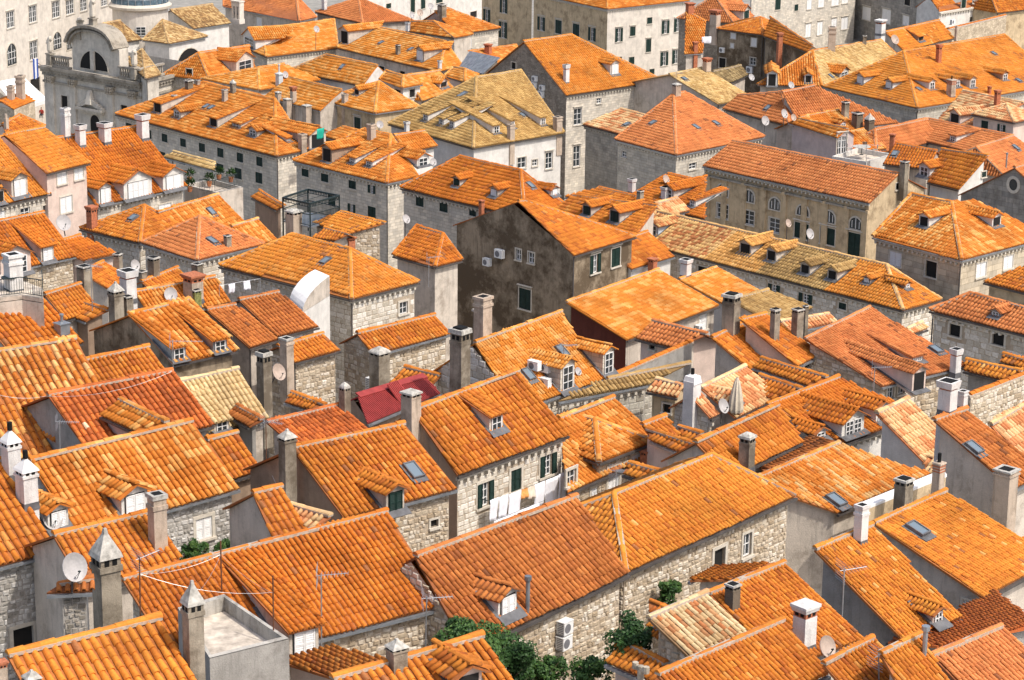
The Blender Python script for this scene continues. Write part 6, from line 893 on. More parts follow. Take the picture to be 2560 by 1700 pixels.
{'k':'G','n':'tiled_house','l':'flamed roof between the attic room and the brown olive roof','pal':'mixy','w':'plaster','pl':[[[-9.33,242.16,16.35],[-6.19,248.43,16.35],[-7.94,250.2,18.06],[-11.31,244.63,18.44]],[[-10.05,251.26,16.35],[-14.47,244.73,16.35],[-11.31,244.63,18.44],[-7.94,250.2,18.06]],[[-14.47,244.73,16.35],[-9.33,242.16,16.35],[-11.31,244.63,18.44]]],'fp':[[-14.18,244.81],[-9.41,242.43],[-6.44,248.37],[-10,250.98]],'dorm':[[0,-7.39,247.31,16.77,1.66,0.68,'g','k','pink']],'ts':1.1},
{'k':'H','n':'roof_room','l':'small flamed hip on a pink base','pal':'mixy','w':'pink','pl':[[[-7.64,259.21,15.9],[-5.39,255.74,15.9],[-5.42,259.48,16.59],[-6.75,260.99,16.59]],[[-5.39,255.74,15.9],[-3.96,260.14,15.9],[-5.42,259.48,16.59]],[[-3.96,260.14,15.9],[-6.2,263.61,15.9],[-6.75,260.99,16.59],[-5.42,259.48,16.59]],[[-6.2,263.61,15.9],[-7.64,259.21,15.9],[-6.75,260.99,16.59]]],'fp':[[-7.42,259.24],[-5.45,256.2],[-4.18,260.11],[-6.14,263.15]],'ts':1.1},
{'k':'G','n':'tiled_house','l':'orange house with paired white shuttered attic windows','pal':'or3','w':'pink','pl':[[[-33.15,167.77,24.82],[-30.72,171.57,24.82],[-34.38,173.93,26.9],[-36.61,170.7,26.96]],[[-38.05,176.28,24.82],[-40.39,173.11,24.82],[-36.61,170.7,26.96],[-34.38,173.93,26.9]]],'fp':[[-40.11,173.15],[-33.2,168.06],[-31,171.51],[-38,176.01]],'win':[[1,1.52,24.23,1,1.02,'w'],[1,3.28,24.22,0.96,0.95,'w'],[1,1.85,22.16,1.23,1.19,'w']]},
{'k':'G','n':'tiled_house','l':'orange roof cut by a plastered dormer at the frame','pal':'or3','w':'ashlar','pl':[[[-35.86,164.52,23.26],[-33.03,168.42,23.26],[-36.85,171.27,26.72],[-39.42,167.71,26.71]],[[-40.71,174.07,23.26],[-43.27,170.51,23.26],[-39.42,167.71,26.71],[-36.85,171.27,26.72]]],'fp':[[-43,170.54],[-35.9,164.81],[-33.31,168.38],[-40.67,173.79]],'win':[[1,2.25,22.23,0.92,0.7,'p'],[1,4.26,22.02,0.62,0.79,'k'],[1,0.12,22.39,0.5,0.69,'w']],'dorm':[[0,-34.82,166.36,23.43,1.52,1.39,'g','w','plaster'],[0,-35.83,164.78,23.35,0.6,0.92,'g','k','plaster']]},
{'k':'G','n':'tiled_house','l':'orange house with white shuttered dormers and four whitewashed chimneys','pal':'orr','w':'ashlar','pl':[[[-31.24,176.5,20.45],[-25.43,183.55,20.45],[-29.56,187.13,24.41],[-35.47,180.49,24.66]],[[-33.78,190.61,20.45],[-39.94,184.17,20.45],[-35.47,180.49,24.66],[-29.56,187.13,24.41]]],'fp':[[-39.65,184.19],[-31.26,176.79],[-25.71,183.53],[-33.76,190.33]],'win':[[1,6.8,19.17,1.23,0.43,'w']],'dorm':[[0,-28.59,179.6,20.39,2.83,1.42,'g','w2','white'],[0,-26.29,182.44,20.41,2.13,1.28,'g','w','white'],[0,-30.7,177.18,20.46,1.22,1.32,'g','w','white']],'chim':[[-34.3,181.8,24.61,0.54,2.23,'white'],[-33.2,181.74,23.97,0.59,1.6,'hol'],[-31.62,183.48,23.88,0.68,1.53,'hol'],[-29.09,186.11,23.68,0.72,1.91,'hol']],'ts':1.1,'cornice':1},
{'k':'F','n':'roof_terrace','l':'balcony terrace with potted plants under the straw canopy','pal':'terrace','w':'plaster','pl':[[[-26.16,187.54,19.7],[-23.33,184.79,19.7],[-21.43,186.83,19.7],[-24.26,189.64,19.7]]],'fp':[[-26.16,187.54],[-23.33,184.79],[-21.43,186.83],[-24.26,189.64]],'ts':1.1},
{'k':'S','n':'canopy','l':'straw tiled canopy on thin posts over the terrace','pal':'oldcream','w':'none','pl':[[[-29.44,199.16,19.43],[-24.6,194.18,19.43],[-24.69,195.38,19.79],[-28.66,199.46,19.8]]],'fp':[[-28.71,199.23],[-29.09,199.08],[-24.84,194.71],[-24.89,195.29]],'ts':1.1},
{'k':'G','n':'roof_hut','l':'small rosy gable among the whitewashed flues','pal':'or','w':'pink','pl':[[[-46.25,216.41,17.73],[-43.4,220.12,17.73],[-45.81,220.33,18.68],[-46.87,217.59,18.29]],[[-46.62,222.6,17.73],[-47.82,218.32,17.73],[-46.87,217.59,18.29],[-45.81,220.33,18.68]],[[-43.4,220.12,17.73],[-46.62,222.6,17.73],[-45.81,220.33,18.68]]],'fp':[[-47.6,218.37],[-46.26,216.73],[-43.68,220.09],[-46.51,222.26]],'chim':[[-46.39,217.13,17.99,0.34,1.39,'pot']],'ts':1.1},
{'k':'F','n':'stone_house','l':'rubble stub house with tall whitewashed chimneys by the awning','pal':'tiletop','w':'rubble','pl':[[[-51.74,234.72,16.9],[-48.76,232.09,16.9],[-47.64,236.72,16.9],[-50.56,239.45,16.9]]],'fp':[[-51.74,234.72],[-48.76,232.09],[-47.64,236.72],[-50.56,239.45]],'chim':[[-49.58,234.86,16.9,0.62,1.84,'box'],[-48.86,236.06,16.9,0.73,2.66,'boxtall']],'ts':1.1},
{'k':'G','n':'gabled_house','l':'ruined ragged gable with flamed tiles beside the baroque church','pal':'mixo','w':'rubble_g','pl':[[[-32.59,255.78,15.67],[-28.48,263.1,15.67],[-29.57,266.81,17.68],[-34.27,259.39,18.02]],[[-31.98,268.17,15.67],[-38.23,258.95,15.67],[-34.27,259.39,18.02],[-29.57,266.81,17.68]],[[-38.23,258.95,15.67],[-32.59,255.78,15.67],[-34.27,259.39,18.02]]],'fp':[[-37.94,259.02],[-32.67,256.05],[-28.71,263.09],[-31.98,267.81]],'win':[[0,3.32,16.23,0.8,0.83,'k']],'dorm':[[0,-29.43,260.81,15.46,3.21,1.78,'g','p','plaster']],'chim':[[-34.29,251.46,15.21,0.66,1.34,'stonecap']],'ts':1.1},
{'k':'F','n':'palace','l':'white palace facade with paired and arched windows','pal':'terrace','w':'palace','pl':[[[-63.69,274.65,25.24],[-62.44,270.16,25.24],[-50.64,308.24,25.24],[-52.87,315.14,25.24]]],'fp':[[-63.69,274.65],[-62.44,270.16],[-50.64,308.24],[-52.87,315.14]],'win':[[1,11.54,17.98,1.91,1.88,'p2'],[1,16.98,17.87,1.98,1.91,'p2'],[1,22.77,17.61,2.06,1.95,'p2'],[1,26.4,17.41,2.11,1.71,'p2'],[1,29.98,17.18,1.87,1.46,'p2'],[1,35.57,16.75,1.79,0.95,'p2'],[1,11.42,13.95,2.18,2.52,'a2'],[1,16.8,13.56,1.99,2.12,'p2'],[1,22.72,13.83,2.07,2.09,'a2'],[1,25.92,13.41,1.69,2.25,'a2'],[1,16.82,9.31,2.4,1.81,'k']],'ts':1.1,'wb':30},
{'k':'H','n':'tiled_house','l':'great hipped roof of worn orange tiles with many dormers','pal':'or3','w':'ashlar_d','pl':[[[32.23,250.2,16.84],[40.3,238.82,16.84],[40.83,252.86,20.21]],[[40.3,238.82,16.84],[57.71,253.2,16.84],[53.56,263.93,20.35],[40.83,252.86,20.21]],[[57.71,253.2,16.84],[49.63,264.58,16.84],[53.56,263.93,20.35]],[[49.63,264.58,16.84],[32.23,250.2,16.84],[40.83,252.86,20.21],[53.56,263.93,20.35]]],'fp':[[32.5,250.16],[40.34,239.11],[57.43,253.23],[49.59,264.29]],'dorm':[[0,35.78,248.21,17.53,1.05,0.9,'g','w','white'],[0,38.3,245.08,17.62,1.02,0.83,'g','w','white'],[1,42.54,244.22,17.72,0.92,0.9,'g','p','white'],[1,45.5,246.23,17.62,0.85,0.8,'g','p','plaster'],[1,47.2,246.96,17.45,0.95,1.03,'g','p','plaster'],[1,51.3,250.9,17.58,0.89,0.81,'g','p','brown']],'chim':[[44.37,251.81,19.23,0.47,1.96,'brick'],[44.4,243.6,17.19,0.71,1.78,'brickband'],[48.85,246.35,16.96,0.31,0.84,'brick'],[49.28,244.23,16.35,0.42,1.44,'brick']],'sky':[[1,41.06,243.48,17.84,0.5,0.71],[1,51.26,257.61,19.25,0.5,0.7],[1,52.87,251.56,17.43,0.5,0.7]],'ts':1.1},
{'k':'H','n':'tiled_house','l':'yellowish hipped roof with straw coloured long slope','pal':'mixpale','w':'plaster','pl':[[[25.84,255.45,16.04],[32.72,254.96,16.04],[32.42,262.37,18.58]],[[32.72,254.96,16.04],[43.94,271.76,16.04],[41.61,274.21,17.96],[32.42,262.37,18.58]],[[43.94,271.76,16.04],[37.06,272.26,16.04],[41.61,274.21,17.96]],[[37.06,272.26,16.04],[25.84,255.45,16.04],[32.42,262.37,18.58],[41.61,274.21,17.96]]],'fp':[[26.19,255.63],[32.62,255.16],[43.59,271.58],[37.16,272.05]],'dorm':[[0,31.28,255.55,16.21,0.75,0.93,'g','k','white'],[0,27.36,254.97,15.91,1.03,1.51,'g','k','white'],[1,35.64,259.7,16.16,2.13,0.72,'g','n','plaster']],'chim':[[34.84,265.06,18.28,0.77,2.56,'boxtall'],[39.29,270.83,17.99,0.41,1.05,'stack']],'sky':[[1,34,258.2,16.47,0.5,0.7]],'ts':1.1},
{'k':'G','n':'tiled_house','l':'orange ridge roof running behind the mould stained wall','pal':'or','w':'stain','pl':[[[30.61,297.18,14.63],[34.76,285.41,14.63],[35.35,286.34,15.26],[31.73,301.06,16.33]],[[36.17,286.62,14.63],[33.94,301.84,14.63],[31.73,301.06,16.33],[35.35,286.34,15.26]]],'fp':[[33.82,301.32],[30.84,297.14],[34.85,285.75],[35.96,286.7]],'chim':[[31.95,291.01,14.05,0.58,1.96,'brick']],'ts':1.1},
{'k':'H','n':'tiled_house','l':'mould stained old house with small white windows','pal':'or','w':'stain','pl':[[[25.29,304.34,14.31],[30.82,299.87,14.31],[30.95,305.32,15.67]],[[30.82,299.87,14.31],[34.13,306.34,14.31],[30.95,305.32,15.67]],[[34.13,306.34,14.31],[28.6,310.81,14.31],[30.95,305.32,15.67]],[[28.6,310.81,14.31],[25.29,304.34,14.31],[30.95,305.32,15.67]]],'fp':[[25.54,304.39],[30.75,300.18],[33.88,306.29],[28.67,310.5]],'win':[[0,5.5,13.2,0.81,1.02,'w'],[0,2.37,13.67,0.74,0.68,'w'],[0,0.88,10.06,0.99,1.24,'k'],[0,5.45,10.8,0.89,0.95,'p'],[0,2.26,12.42,0.49,0.55,'w']],'chim':[[25.19,304.9,14.43,1.02,2.19,'bricktall']],'ts':1.1},
{'k':'F','n':'stone_block','l':'grey stone house with rows of white shutters','pal':'terrace','w':'ashlar','pl':[[[33.88,349.6,12.39],[33.84,347.42,12.39],[51.35,365.97,12.39],[50.55,374.42,12.39]]],'fp':[[33.88,349.6],[33.84,347.42],[51.35,365.97],[50.55,374.42]],'win':[[1,13.9,9.77,1.21,1.46,'w'],[1,16.84,9.8,1.49,1.47,'w'],[1,20.37,9.7,1.93,1.48,'w'],[1,22.84,9.62,1.67,1.15,'w'],[1,13.93,5.9,1.35,1.96,'w'],[1,16.82,5.91,1.36,1.97,'w'],[1,20.34,6.11,1.38,1.81,'w'],[1,23.01,6,1.67,1.82,'w'],[1,6.24,10.53,1.3,1.59,'g'],[1,10.73,9.6,0.93,0.97,'g']],'ts':1.1},
{'k':'F','n':'stone_block','l':'dark stone block with blind white windows','pal':'terrace','w':'darkstone','pl':[[[51.68,369.49,11.91],[51.68,368.29,11.91],[60.86,347.62,11.91],[61.85,371.61,11.91]]],'fp':[[51.68,369.49],[51.68,368.29],[60.86,347.62],[61.85,371.61]],'win':[[1,3.4,7.36,2.28,1.95,'w'],[1,8.91,7.74,2.37,2.08,'w'],[1,14.24,7.87,1.73,1.42,'w'],[1,14.33,10.6,1.58,0.94,'k'],[1,19.37,10.67,0.84,0.62,'k']],'ts':1.1},
{'k':'G','n':'tiled_house','l':'orange roof edge beside the white attic house','pal':'or','w':'white','pl':[[[57.95,330.52,12.97],[61.19,333.77,12.97],[59.94,335.85,14.68],[56.87,332.7,14.64]],[[58.27,337.51,12.97],[55.23,334.33,12.97],[56.87,332.7,14.64],[59.94,335.85,14.68]]],'fp':[[55.49,334.31],[57.98,330.83],[60.92,333.79],[58.25,337.21]],'ts':1.1},
{'k':'F','n':'stone_house','l':'white attic house with a toothed cornice','pal':'tiletop','w':'white','pl':[[[57.69,330.78,13.15],[57.65,328.8,13.15],[67.58,338.7,13.15],[66.84,344.97,13.15]]],'fp':[[57.69,330.78],[57.65,328.8],[67.58,338.7],[66.84,344.97]],'win':[[1,8.08,11.38,1.44,0.61,'k'],[1,5.59,14.1,1.03,1.96,'g'],[1,8.3,13.99,1.05,0.91,'p'],[1,11.99,11.37,0.93,0.92,'k']],'ts':1.1,'cornice':1},
{'k':'G','n':'tiled_house','l':'orange roof at the upper corner above the rubble parapet','pal':'or','w':'tan','pl':[[[65.97,330.49,12.85],[76.27,338.37,12.85],[75.25,341.53,15.12],[65.41,333.85,15.03]],[[73.34,344.02,12.85],[62.32,335.26,12.85],[65.41,333.85,15.03],[75.25,341.53,15.12]],[[62.32,335.26,12.85],[65.97,330.49,12.85],[65.41,333.85,15.03]]],'fp':[[62.59,335.23],[66.01,330.77],[76.02,338.43],[73.28,343.71]],'ts':1.1},
{'k':'F','n':'stone_wall','l':'rubble parapet with a clay edge near the upper corner','pal':'coping_o','w':'rubble','pl':[[[55,308.17,14.14],[54.98,306.41,14.14],[64.85,318.99,14.14],[64.93,320.89,14.14]]],'fp':[[55,308.17],[54.98,306.41],[64.85,318.99],[64.93,320.89]],'ts':1.1,'wb':5},
{'k':'G','n':'tiled_house','l':'bright orange roof with sunken dormers beside the dark stone block','pal':'or2','w':'plaster','pl':[[[46.33,286.93,14.65],[54.18,297.19,14.65],[52.54,299.29,16.52],[44.28,288.7,16.62]],[[50.49,300.85,14.65],[42.12,290.35,14.65],[44.28,288.7,16.62],[52.54,299.29,16.52]]],'fp':[[42.4,290.38],[46.29,287.21],[53.92,297.17],[50.51,300.55]],'dorm':[[0,49.11,291.58,15.1,1.39,0.67,'s','k','brown']],'chim':[[43.54,287.66,16.58,0.97,1.67,'bricktop'],[54.23,296.56,14.35,0.32,1.87,'box']],'ts':1.1},
{'k':'S','n':'tiled_house','l':'smooth salmon roof sloping to the flue cluster','pal':'orp','w':'plaster','pl':[[[27.26,224.24,17.06],[37.19,230.13,17.06],[28.87,230.67,20.48],[25.5,228.26,20.23]]],'fp':[[25.74,228.19],[27.35,224.53],[36.53,229.97],[28.93,230.46]],'ts':1.1},
{'k':'G','n':'tiled_house','l':'smooth salmon roof with a small skylight beside the flat dishes','pal':'orp','w':'plaster','pl':[[[20.26,232.85,17.71],[25.93,224.55,17.71],[25.78,230.82,19.76],[21.79,233.89,18.82]],[[31.56,228.4,17.71],[23.32,234.94,17.71],[21.79,233.89,18.82],[25.78,230.82,19.76]],[[25.93,224.55,17.71],[31.56,228.4,17.71],[25.78,230.82,19.76]]],'fp':[[23.31,234.69],[20.54,232.8],[25.99,224.83],[31.23,228.41]],'sky':[[0,24.31,229.16,18.47,0.5,0.7]],'ts':1.1},
{'k':'G','n':'roof_room','l':'mauve and white attic house with a glazed terrace door','pal':'mix','w':'mauve','pl':[[[24.8,215.71,19.75],[28.38,209.07,19.75],[29.29,209.74,20.45],[25.73,215.4,20.17]],[[30.28,210.27,19.75],[26.32,215.72,19.75],[25.73,215.4,20.17],[29.29,209.74,20.45]]],'fp':[[26.22,215.52],[25.14,215.51],[28.46,209.35],[29.99,210.33]],'win':[[2,0.49,19.07,1.12,1.86,'p2']],'ts':1.1},
{'k':'F','n':'roof_terrace','l':'white walled roof terrace with a round table','pal':'terrace','w':'white','pl':[[[27.57,205.9,18.76],[30.24,203.82,18.76],[33.06,207.14,18.76],[30.34,209.75,18.76]]],'fp':[[27.57,205.9],[30.24,203.82],[33.06,207.14],[30.34,209.75]],'ts':1.1},
{'k':'G','n':'tiled_house','l':'speckled roof with three stub chimneys in a line','pal':'mix','w':'plaster','pl':[[[28.9,215.67,18.12],[32.15,217.83,18.12],[29.99,221.09,19.98],[26.04,218.04,19.81]],[[27.82,224.34,18.12],[24.06,221,18.12],[26.04,218.04,19.81],[29.99,221.09,19.98]]],'fp':[[24.35,220.98],[28.93,215.93],[31.87,217.89],[27.78,224.04]],'dorm':[[0,30.06,218.05,18.75,0.66,0.61,'g','p','white']],'chim':[[30.51,220.3,19.53,0.54,1.39,'stack'],[31.46,218.87,18.71,0.74,1.49,'stack'],[32.51,218.34,18.22,0.64,1.91,'pyr']],'ts':1.1},
{'k':'G','n':'tiled_house','l':'speckled slope behind the round table terrace','pal':'mix','w':'plaster','pl':[[[30.06,209.65,18.39],[33.06,211.23,18.39],[31.41,214.36,19.51],[29.47,212.9,19.38]],[[29.76,217.5,18.39],[28,215.68,18.39],[29.47,212.9,19.38],[31.41,214.36,19.51]]],'fp':[[28.23,215.63],[30.17,209.94],[32.79,211.32],[29.71,217.16]],'ts':1.1},
{'k':'G','n':'tiled_house','l':'salmon roof with a pale valley line','pal':'orp','w':'plaster','pl':[[[32.09,210.33,18.08],[38.48,216.43,18.08],[37.87,218.78,19.61],[32.3,213.44,19.6]],[[36.41,220.31,18.08],[29.18,213.37,18.08],[32.3,213.44,19.6],[37.87,218.78,19.61]],[[29.18,213.37,18.08],[32.09,210.33,18.08],[32.3,213.44,19.6]]],'fp':[[29.46,213.36],[32.09,210.61],[38.23,216.47],[36.36,219.98]],'ts':1.1},
{'k':'S','n':'tiled_house','l':'salmon roof with one white cheeked dormer','pal':'orp','w':'plaster','pl':[[[36.83,216.07,18.23],[40.77,210.57,18.23],[44.4,212.85,19.38],[38.29,220.61,19.26]]],'fp':[[38.37,220.19],[37.05,216.1],[40.82,210.84],[44.1,212.9]],'dorm':[[0,39.47,214.02,18.49,0.8,0.59,'s','p','white']],'ts':1.1},
{'k':'G','n':'tiled_house','l':'vivid orange roof with a dark skylight below the terrace','pal':'orr','w':'plaster','pl':[[[31.21,200.68,19.26],[34.75,198.73,19.26],[35.76,200.86,20.35],[32.51,203.12,20.55]],[[36.9,202.91,19.26],[33.84,205.54,19.26],[32.51,203.12,20.55],[35.76,200.86,20.35]]],'fp':[[33.9,205.23],[31.48,200.76],[34.66,199.01],[36.65,202.87]],'chim':[[32.25,202.9,20.4,0.38,0.99,'brick'],[32.84,199.23,19.03,0.62,0.49,'stonecap']],'sky':[[0,32.32,201.59,19.88,0.5,0.7]],'ts':1.1},
{'k':'G','n':'tiled_house','l':'salmon roof with a zinc flue at the frame','pal':'orp','w':'plaster','pl':[[[40.57,195.01,19.41],[45.45,201.24,19.41],[42.62,203.42,21.27],[38.52,198.19,21.27]],[[39.8,205.63,19.41],[34.94,199.42,19.41],[38.52,198.19,21.27],[42.62,203.42,21.27]],[[34.94,199.42,19.41],[40.57,195.01,19.41],[38.52,198.19,21.27]]],'fp':[[35.22,199.45],[40.53,195.29],[45.17,201.21],[39.84,205.35]],'sky':[[0,42.39,201.1,20.62,0.5,0.7]],'pipe':[40.79,196.54,19.81,1.26],'ts':1.1},
{'k':'G','n':'tiled_house','l':'straw and rose roof with a black windowed dormer','pal':'pale','w':'cream','pl':[[[40.56,228.82,17.57],[43.18,223.72,17.57],[48.24,226.36,19.82],[43.78,233.7,19.58]],[[53.32,228.97,17.57],[48.31,236.03,17.57],[43.78,233.7,19.58],[48.24,226.36,19.82]]],'fp':[[48.28,235.73],[40.8,228.78],[43.26,223.99],[53.02,229.04]],'dorm':[[0,41.87,226.81,17.67,1.58,1.03,'g','k','pink']],'chim':[[45.94,227.61,19.24,0.42,1.56,'brick']],'ts':1.1},
{'k':'H','n':'tiled_house','l':'straw tiled hip house with pinkish walls','pal':'pale','w':'pink','pl':[[[42.95,224.68,19.04],[46.25,220.69,19.04],[46.27,224.78,19.99]],[[46.25,220.69,19.04],[49.13,223.48,19.04],[46.27,224.78,19.99]],[[49.13,223.48,19.04],[45.83,227.48,19.04],[46.27,224.78,19.99]],[[45.83,227.48,19.04],[42.95,224.68,19.04],[46.27,224.78,19.99]]],'fp':[[43.22,224.67],[46.27,220.98],[48.86,223.5],[45.82,227.19]],'win':[[0,1.42,18.24,0.84,0.76,'g'],[0,3.44,18.2,0.83,0.76,'go']],'ts':1.1},
{'k':'S','n':'tiled_house','l':'narrow flamed roof squeezed beside the palace block','pal':'mixo','w':'plaster','pl':[[[19.75,280.84,14.96],[21.98,281.76,14.96],[22.6,286.46,17.94],[20.3,287.22,19.09]]],'fp':[[20.47,286.95],[19.98,281.15],[21.79,281.9],[22.38,286.32]],'chim':[[21.07,281.6,15.1,0.47,1.22,'brick'],[20.69,287.2,18.96,0.78,1.1,'brick']],'ts':1.1},
{'k':'G','n':'tiled_house','l':'dark rubble gable house with a faded roof','pal':'orp','w':'rubble_d','pl':[[[28.33,312.65,13.74],[31.44,318.91,13.74],[29.07,322.62,16.48],[26.04,317.07,16.67]],[[25.7,324.3,13.74],[21.13,316.23,13.74],[26.04,317.07,16.67],[29.07,322.62,16.48]],[[21.13,316.23,13.74],[28.33,312.65,13.74],[26.04,317.07,16.67]]],'fp':[[21.4,316.32],[28.24,312.92],[31.2,318.87],[25.75,323.98]],'dorm':[[0,30.15,315.62,13.52,2.17,1.59,'g','g','plaster']],'ts':1.1},
{'k':'F','n':'church','l':'baroque church with a balustraded facade,statues and a blue grey dome','pal':'plain','w':'church','pl':[[[-51.8,262.97,15.88],[-39.68,253.64,15.88],[-34.1,264.23,15.88],[-46.52,274.33,15.88]]],'fp':[[-51.8,262.97],[-39.68,253.64],[-34.1,264.23],[-46.52,274.33]],'win':[[0,3.18,12.12,1.02,1.51,'k'],[0,12.57,12.53,1.01,0.95,'k'],[0,7.99,10.28,1.46,2.16,'a3']],'ts':1.1},
{'k':'H','n':'tiled_house','l':'church crossing','pal':'churchold','w':'white','pl':[[[-44.71,288.01,14.63],[-41.19,285.64,14.63],[-42.9,292.6,16.38]],[[-41.19,285.64,14.63],[-37.35,291.57,14.63],[-42.9,292.6,16.38]],[[-37.35,291.57,14.63],[-40.87,293.94,14.63],[-42.9,292.6,16.38]],[[-40.87,293.94,14.63],[-44.71,288.01,14.63],[-42.9,292.6,16.38]]],'fp':[[-44.43,288.06],[-41.25,285.92],[-37.63,291.51],[-40.81,293.66]],'win':[[1,3.59,12.34,4.77,2.49,'a4']],'ts':1.1,'into':'baroque church with'},
{'k':'S','n':'tiled_house','l':'church arm','pal':'churchold','w':'white','pl':[[[-46.99,286.82,14.53],[-45.01,289.14,14.53],[-47.92,291.81,16.38],[-49.86,289.26,16.29]]],'fp':[[-49.58,289.29],[-47.01,287.1],[-45.29,289.12],[-47.89,291.52]],'ts':1.1,'into':'baroque church with'},
{'k':'G','n':'tiled_house','l':'church choir','pal':'churchold','w':'white','pl':[[[-40.29,301.39,13.97],[-36.24,306.36,13.97],[-38.96,309.8,15.83],[-43.6,304.11,15.83]],[[-42.28,312.5,13.97],[-46.92,306.82,13.97],[-43.6,304.11,15.83],[-38.96,309.8,15.83]]],'fp':[[-46.64,306.85],[-40.31,301.67],[-36.51,306.35],[-42.27,312.2]],'ts':1.1,'into':'baroque church with'},
{'k':'H','n':'tiled_house','l':'church corner','pal':'churchold','w':'church','pl':[[[-42.56,261.17,16.79],[-38.66,250.42,16.79],[-41.01,263.58,17.62]],[[-38.66,250.42,16.79],[-37.46,252.77,16.79],[-41.01,263.58,17.62]],[[-37.46,252.77,16.79],[-41.36,263.52,16.79],[-41.01,263.58,17.62]],[[-41.36,263.52,16.79],[-42.56,261.17,16.79],[-41.01,263.58,17.62]]],'fp':[[-42.34,261.15],[-38.63,250.92],[-37.68,252.78],[-41.39,263.01]],'ts':1.1,'into':'baroque church with'},
{'k':'S','n':'tiled_house','l':'low orange roof with a brick flue behind the rubble gable','pal':'mixo','w':'plaster','pl':[[[-3.53,267.39,15.23],[2.6,277.97,15.23],[0.07,279.41,16.03],[-5.27,272.52,16.36]]],'fp':[[-5.05,272.48],[-3.48,267.87],[2.32,277.9],[0.12,279.15]],'chim':[[-3.12,273.27,15.95,0.62,1.18,'brick']],'ts':1.1},
{'k':'G','n':'tiled_house','l':'far house with a grey gable hung with dishes and a white shutter','pal':'mixo','w':'ashlar','pl':[[[-7.27,298.44,14.16],[-1.93,303.75,14.16],[-8.56,303.27,16.62],[-10.13,301.36,16.48]],[[-8.05,309.9,14.16],[-13.02,304.26,14.16],[-10.13,301.36,16.48],[-8.56,303.27,16.62]],[[-1.93,303.75,14.16],[-8.05,309.9,14.16],[-8.56,303.27,16.62]]],'fp':[[-12.74,304.27],[-7.27,298.72],[-2.21,303.75],[-8.04,309.61]],'win':[[1,1.95,12.83,1.12,1.23,'w']],'chim':[[-9.24,301,15.98,0.77,1.58,'stack']],'ts':1.1,'gable':'plaster_g'},
{'k':'G','n':'tiled_house','l':'low flamed roofs below the far grey gable','pal':'mixo','w':'plaster','pl':[[[-13.73,300.02,14.28],[-7.51,294.94,14.28],[-10.2,299.44,15.58],[-13.24,301.27,15.21]],[[-5.25,297.71,14.28],[-12.44,302.25,14.28],[-13.24,301.27,15.21],[-10.2,299.44,15.58]],[[-7.51,294.94,14.28],[-5.25,297.71,14.28],[-10.2,299.44,15.58]]],'fp':[[-12.37,301.97],[-13.47,300.07],[-7.54,295.22],[-5.55,297.66]],'chim':[[-13.44,299.69,14.23,0.45,1.15,'hol']],'ts':1.1},
]
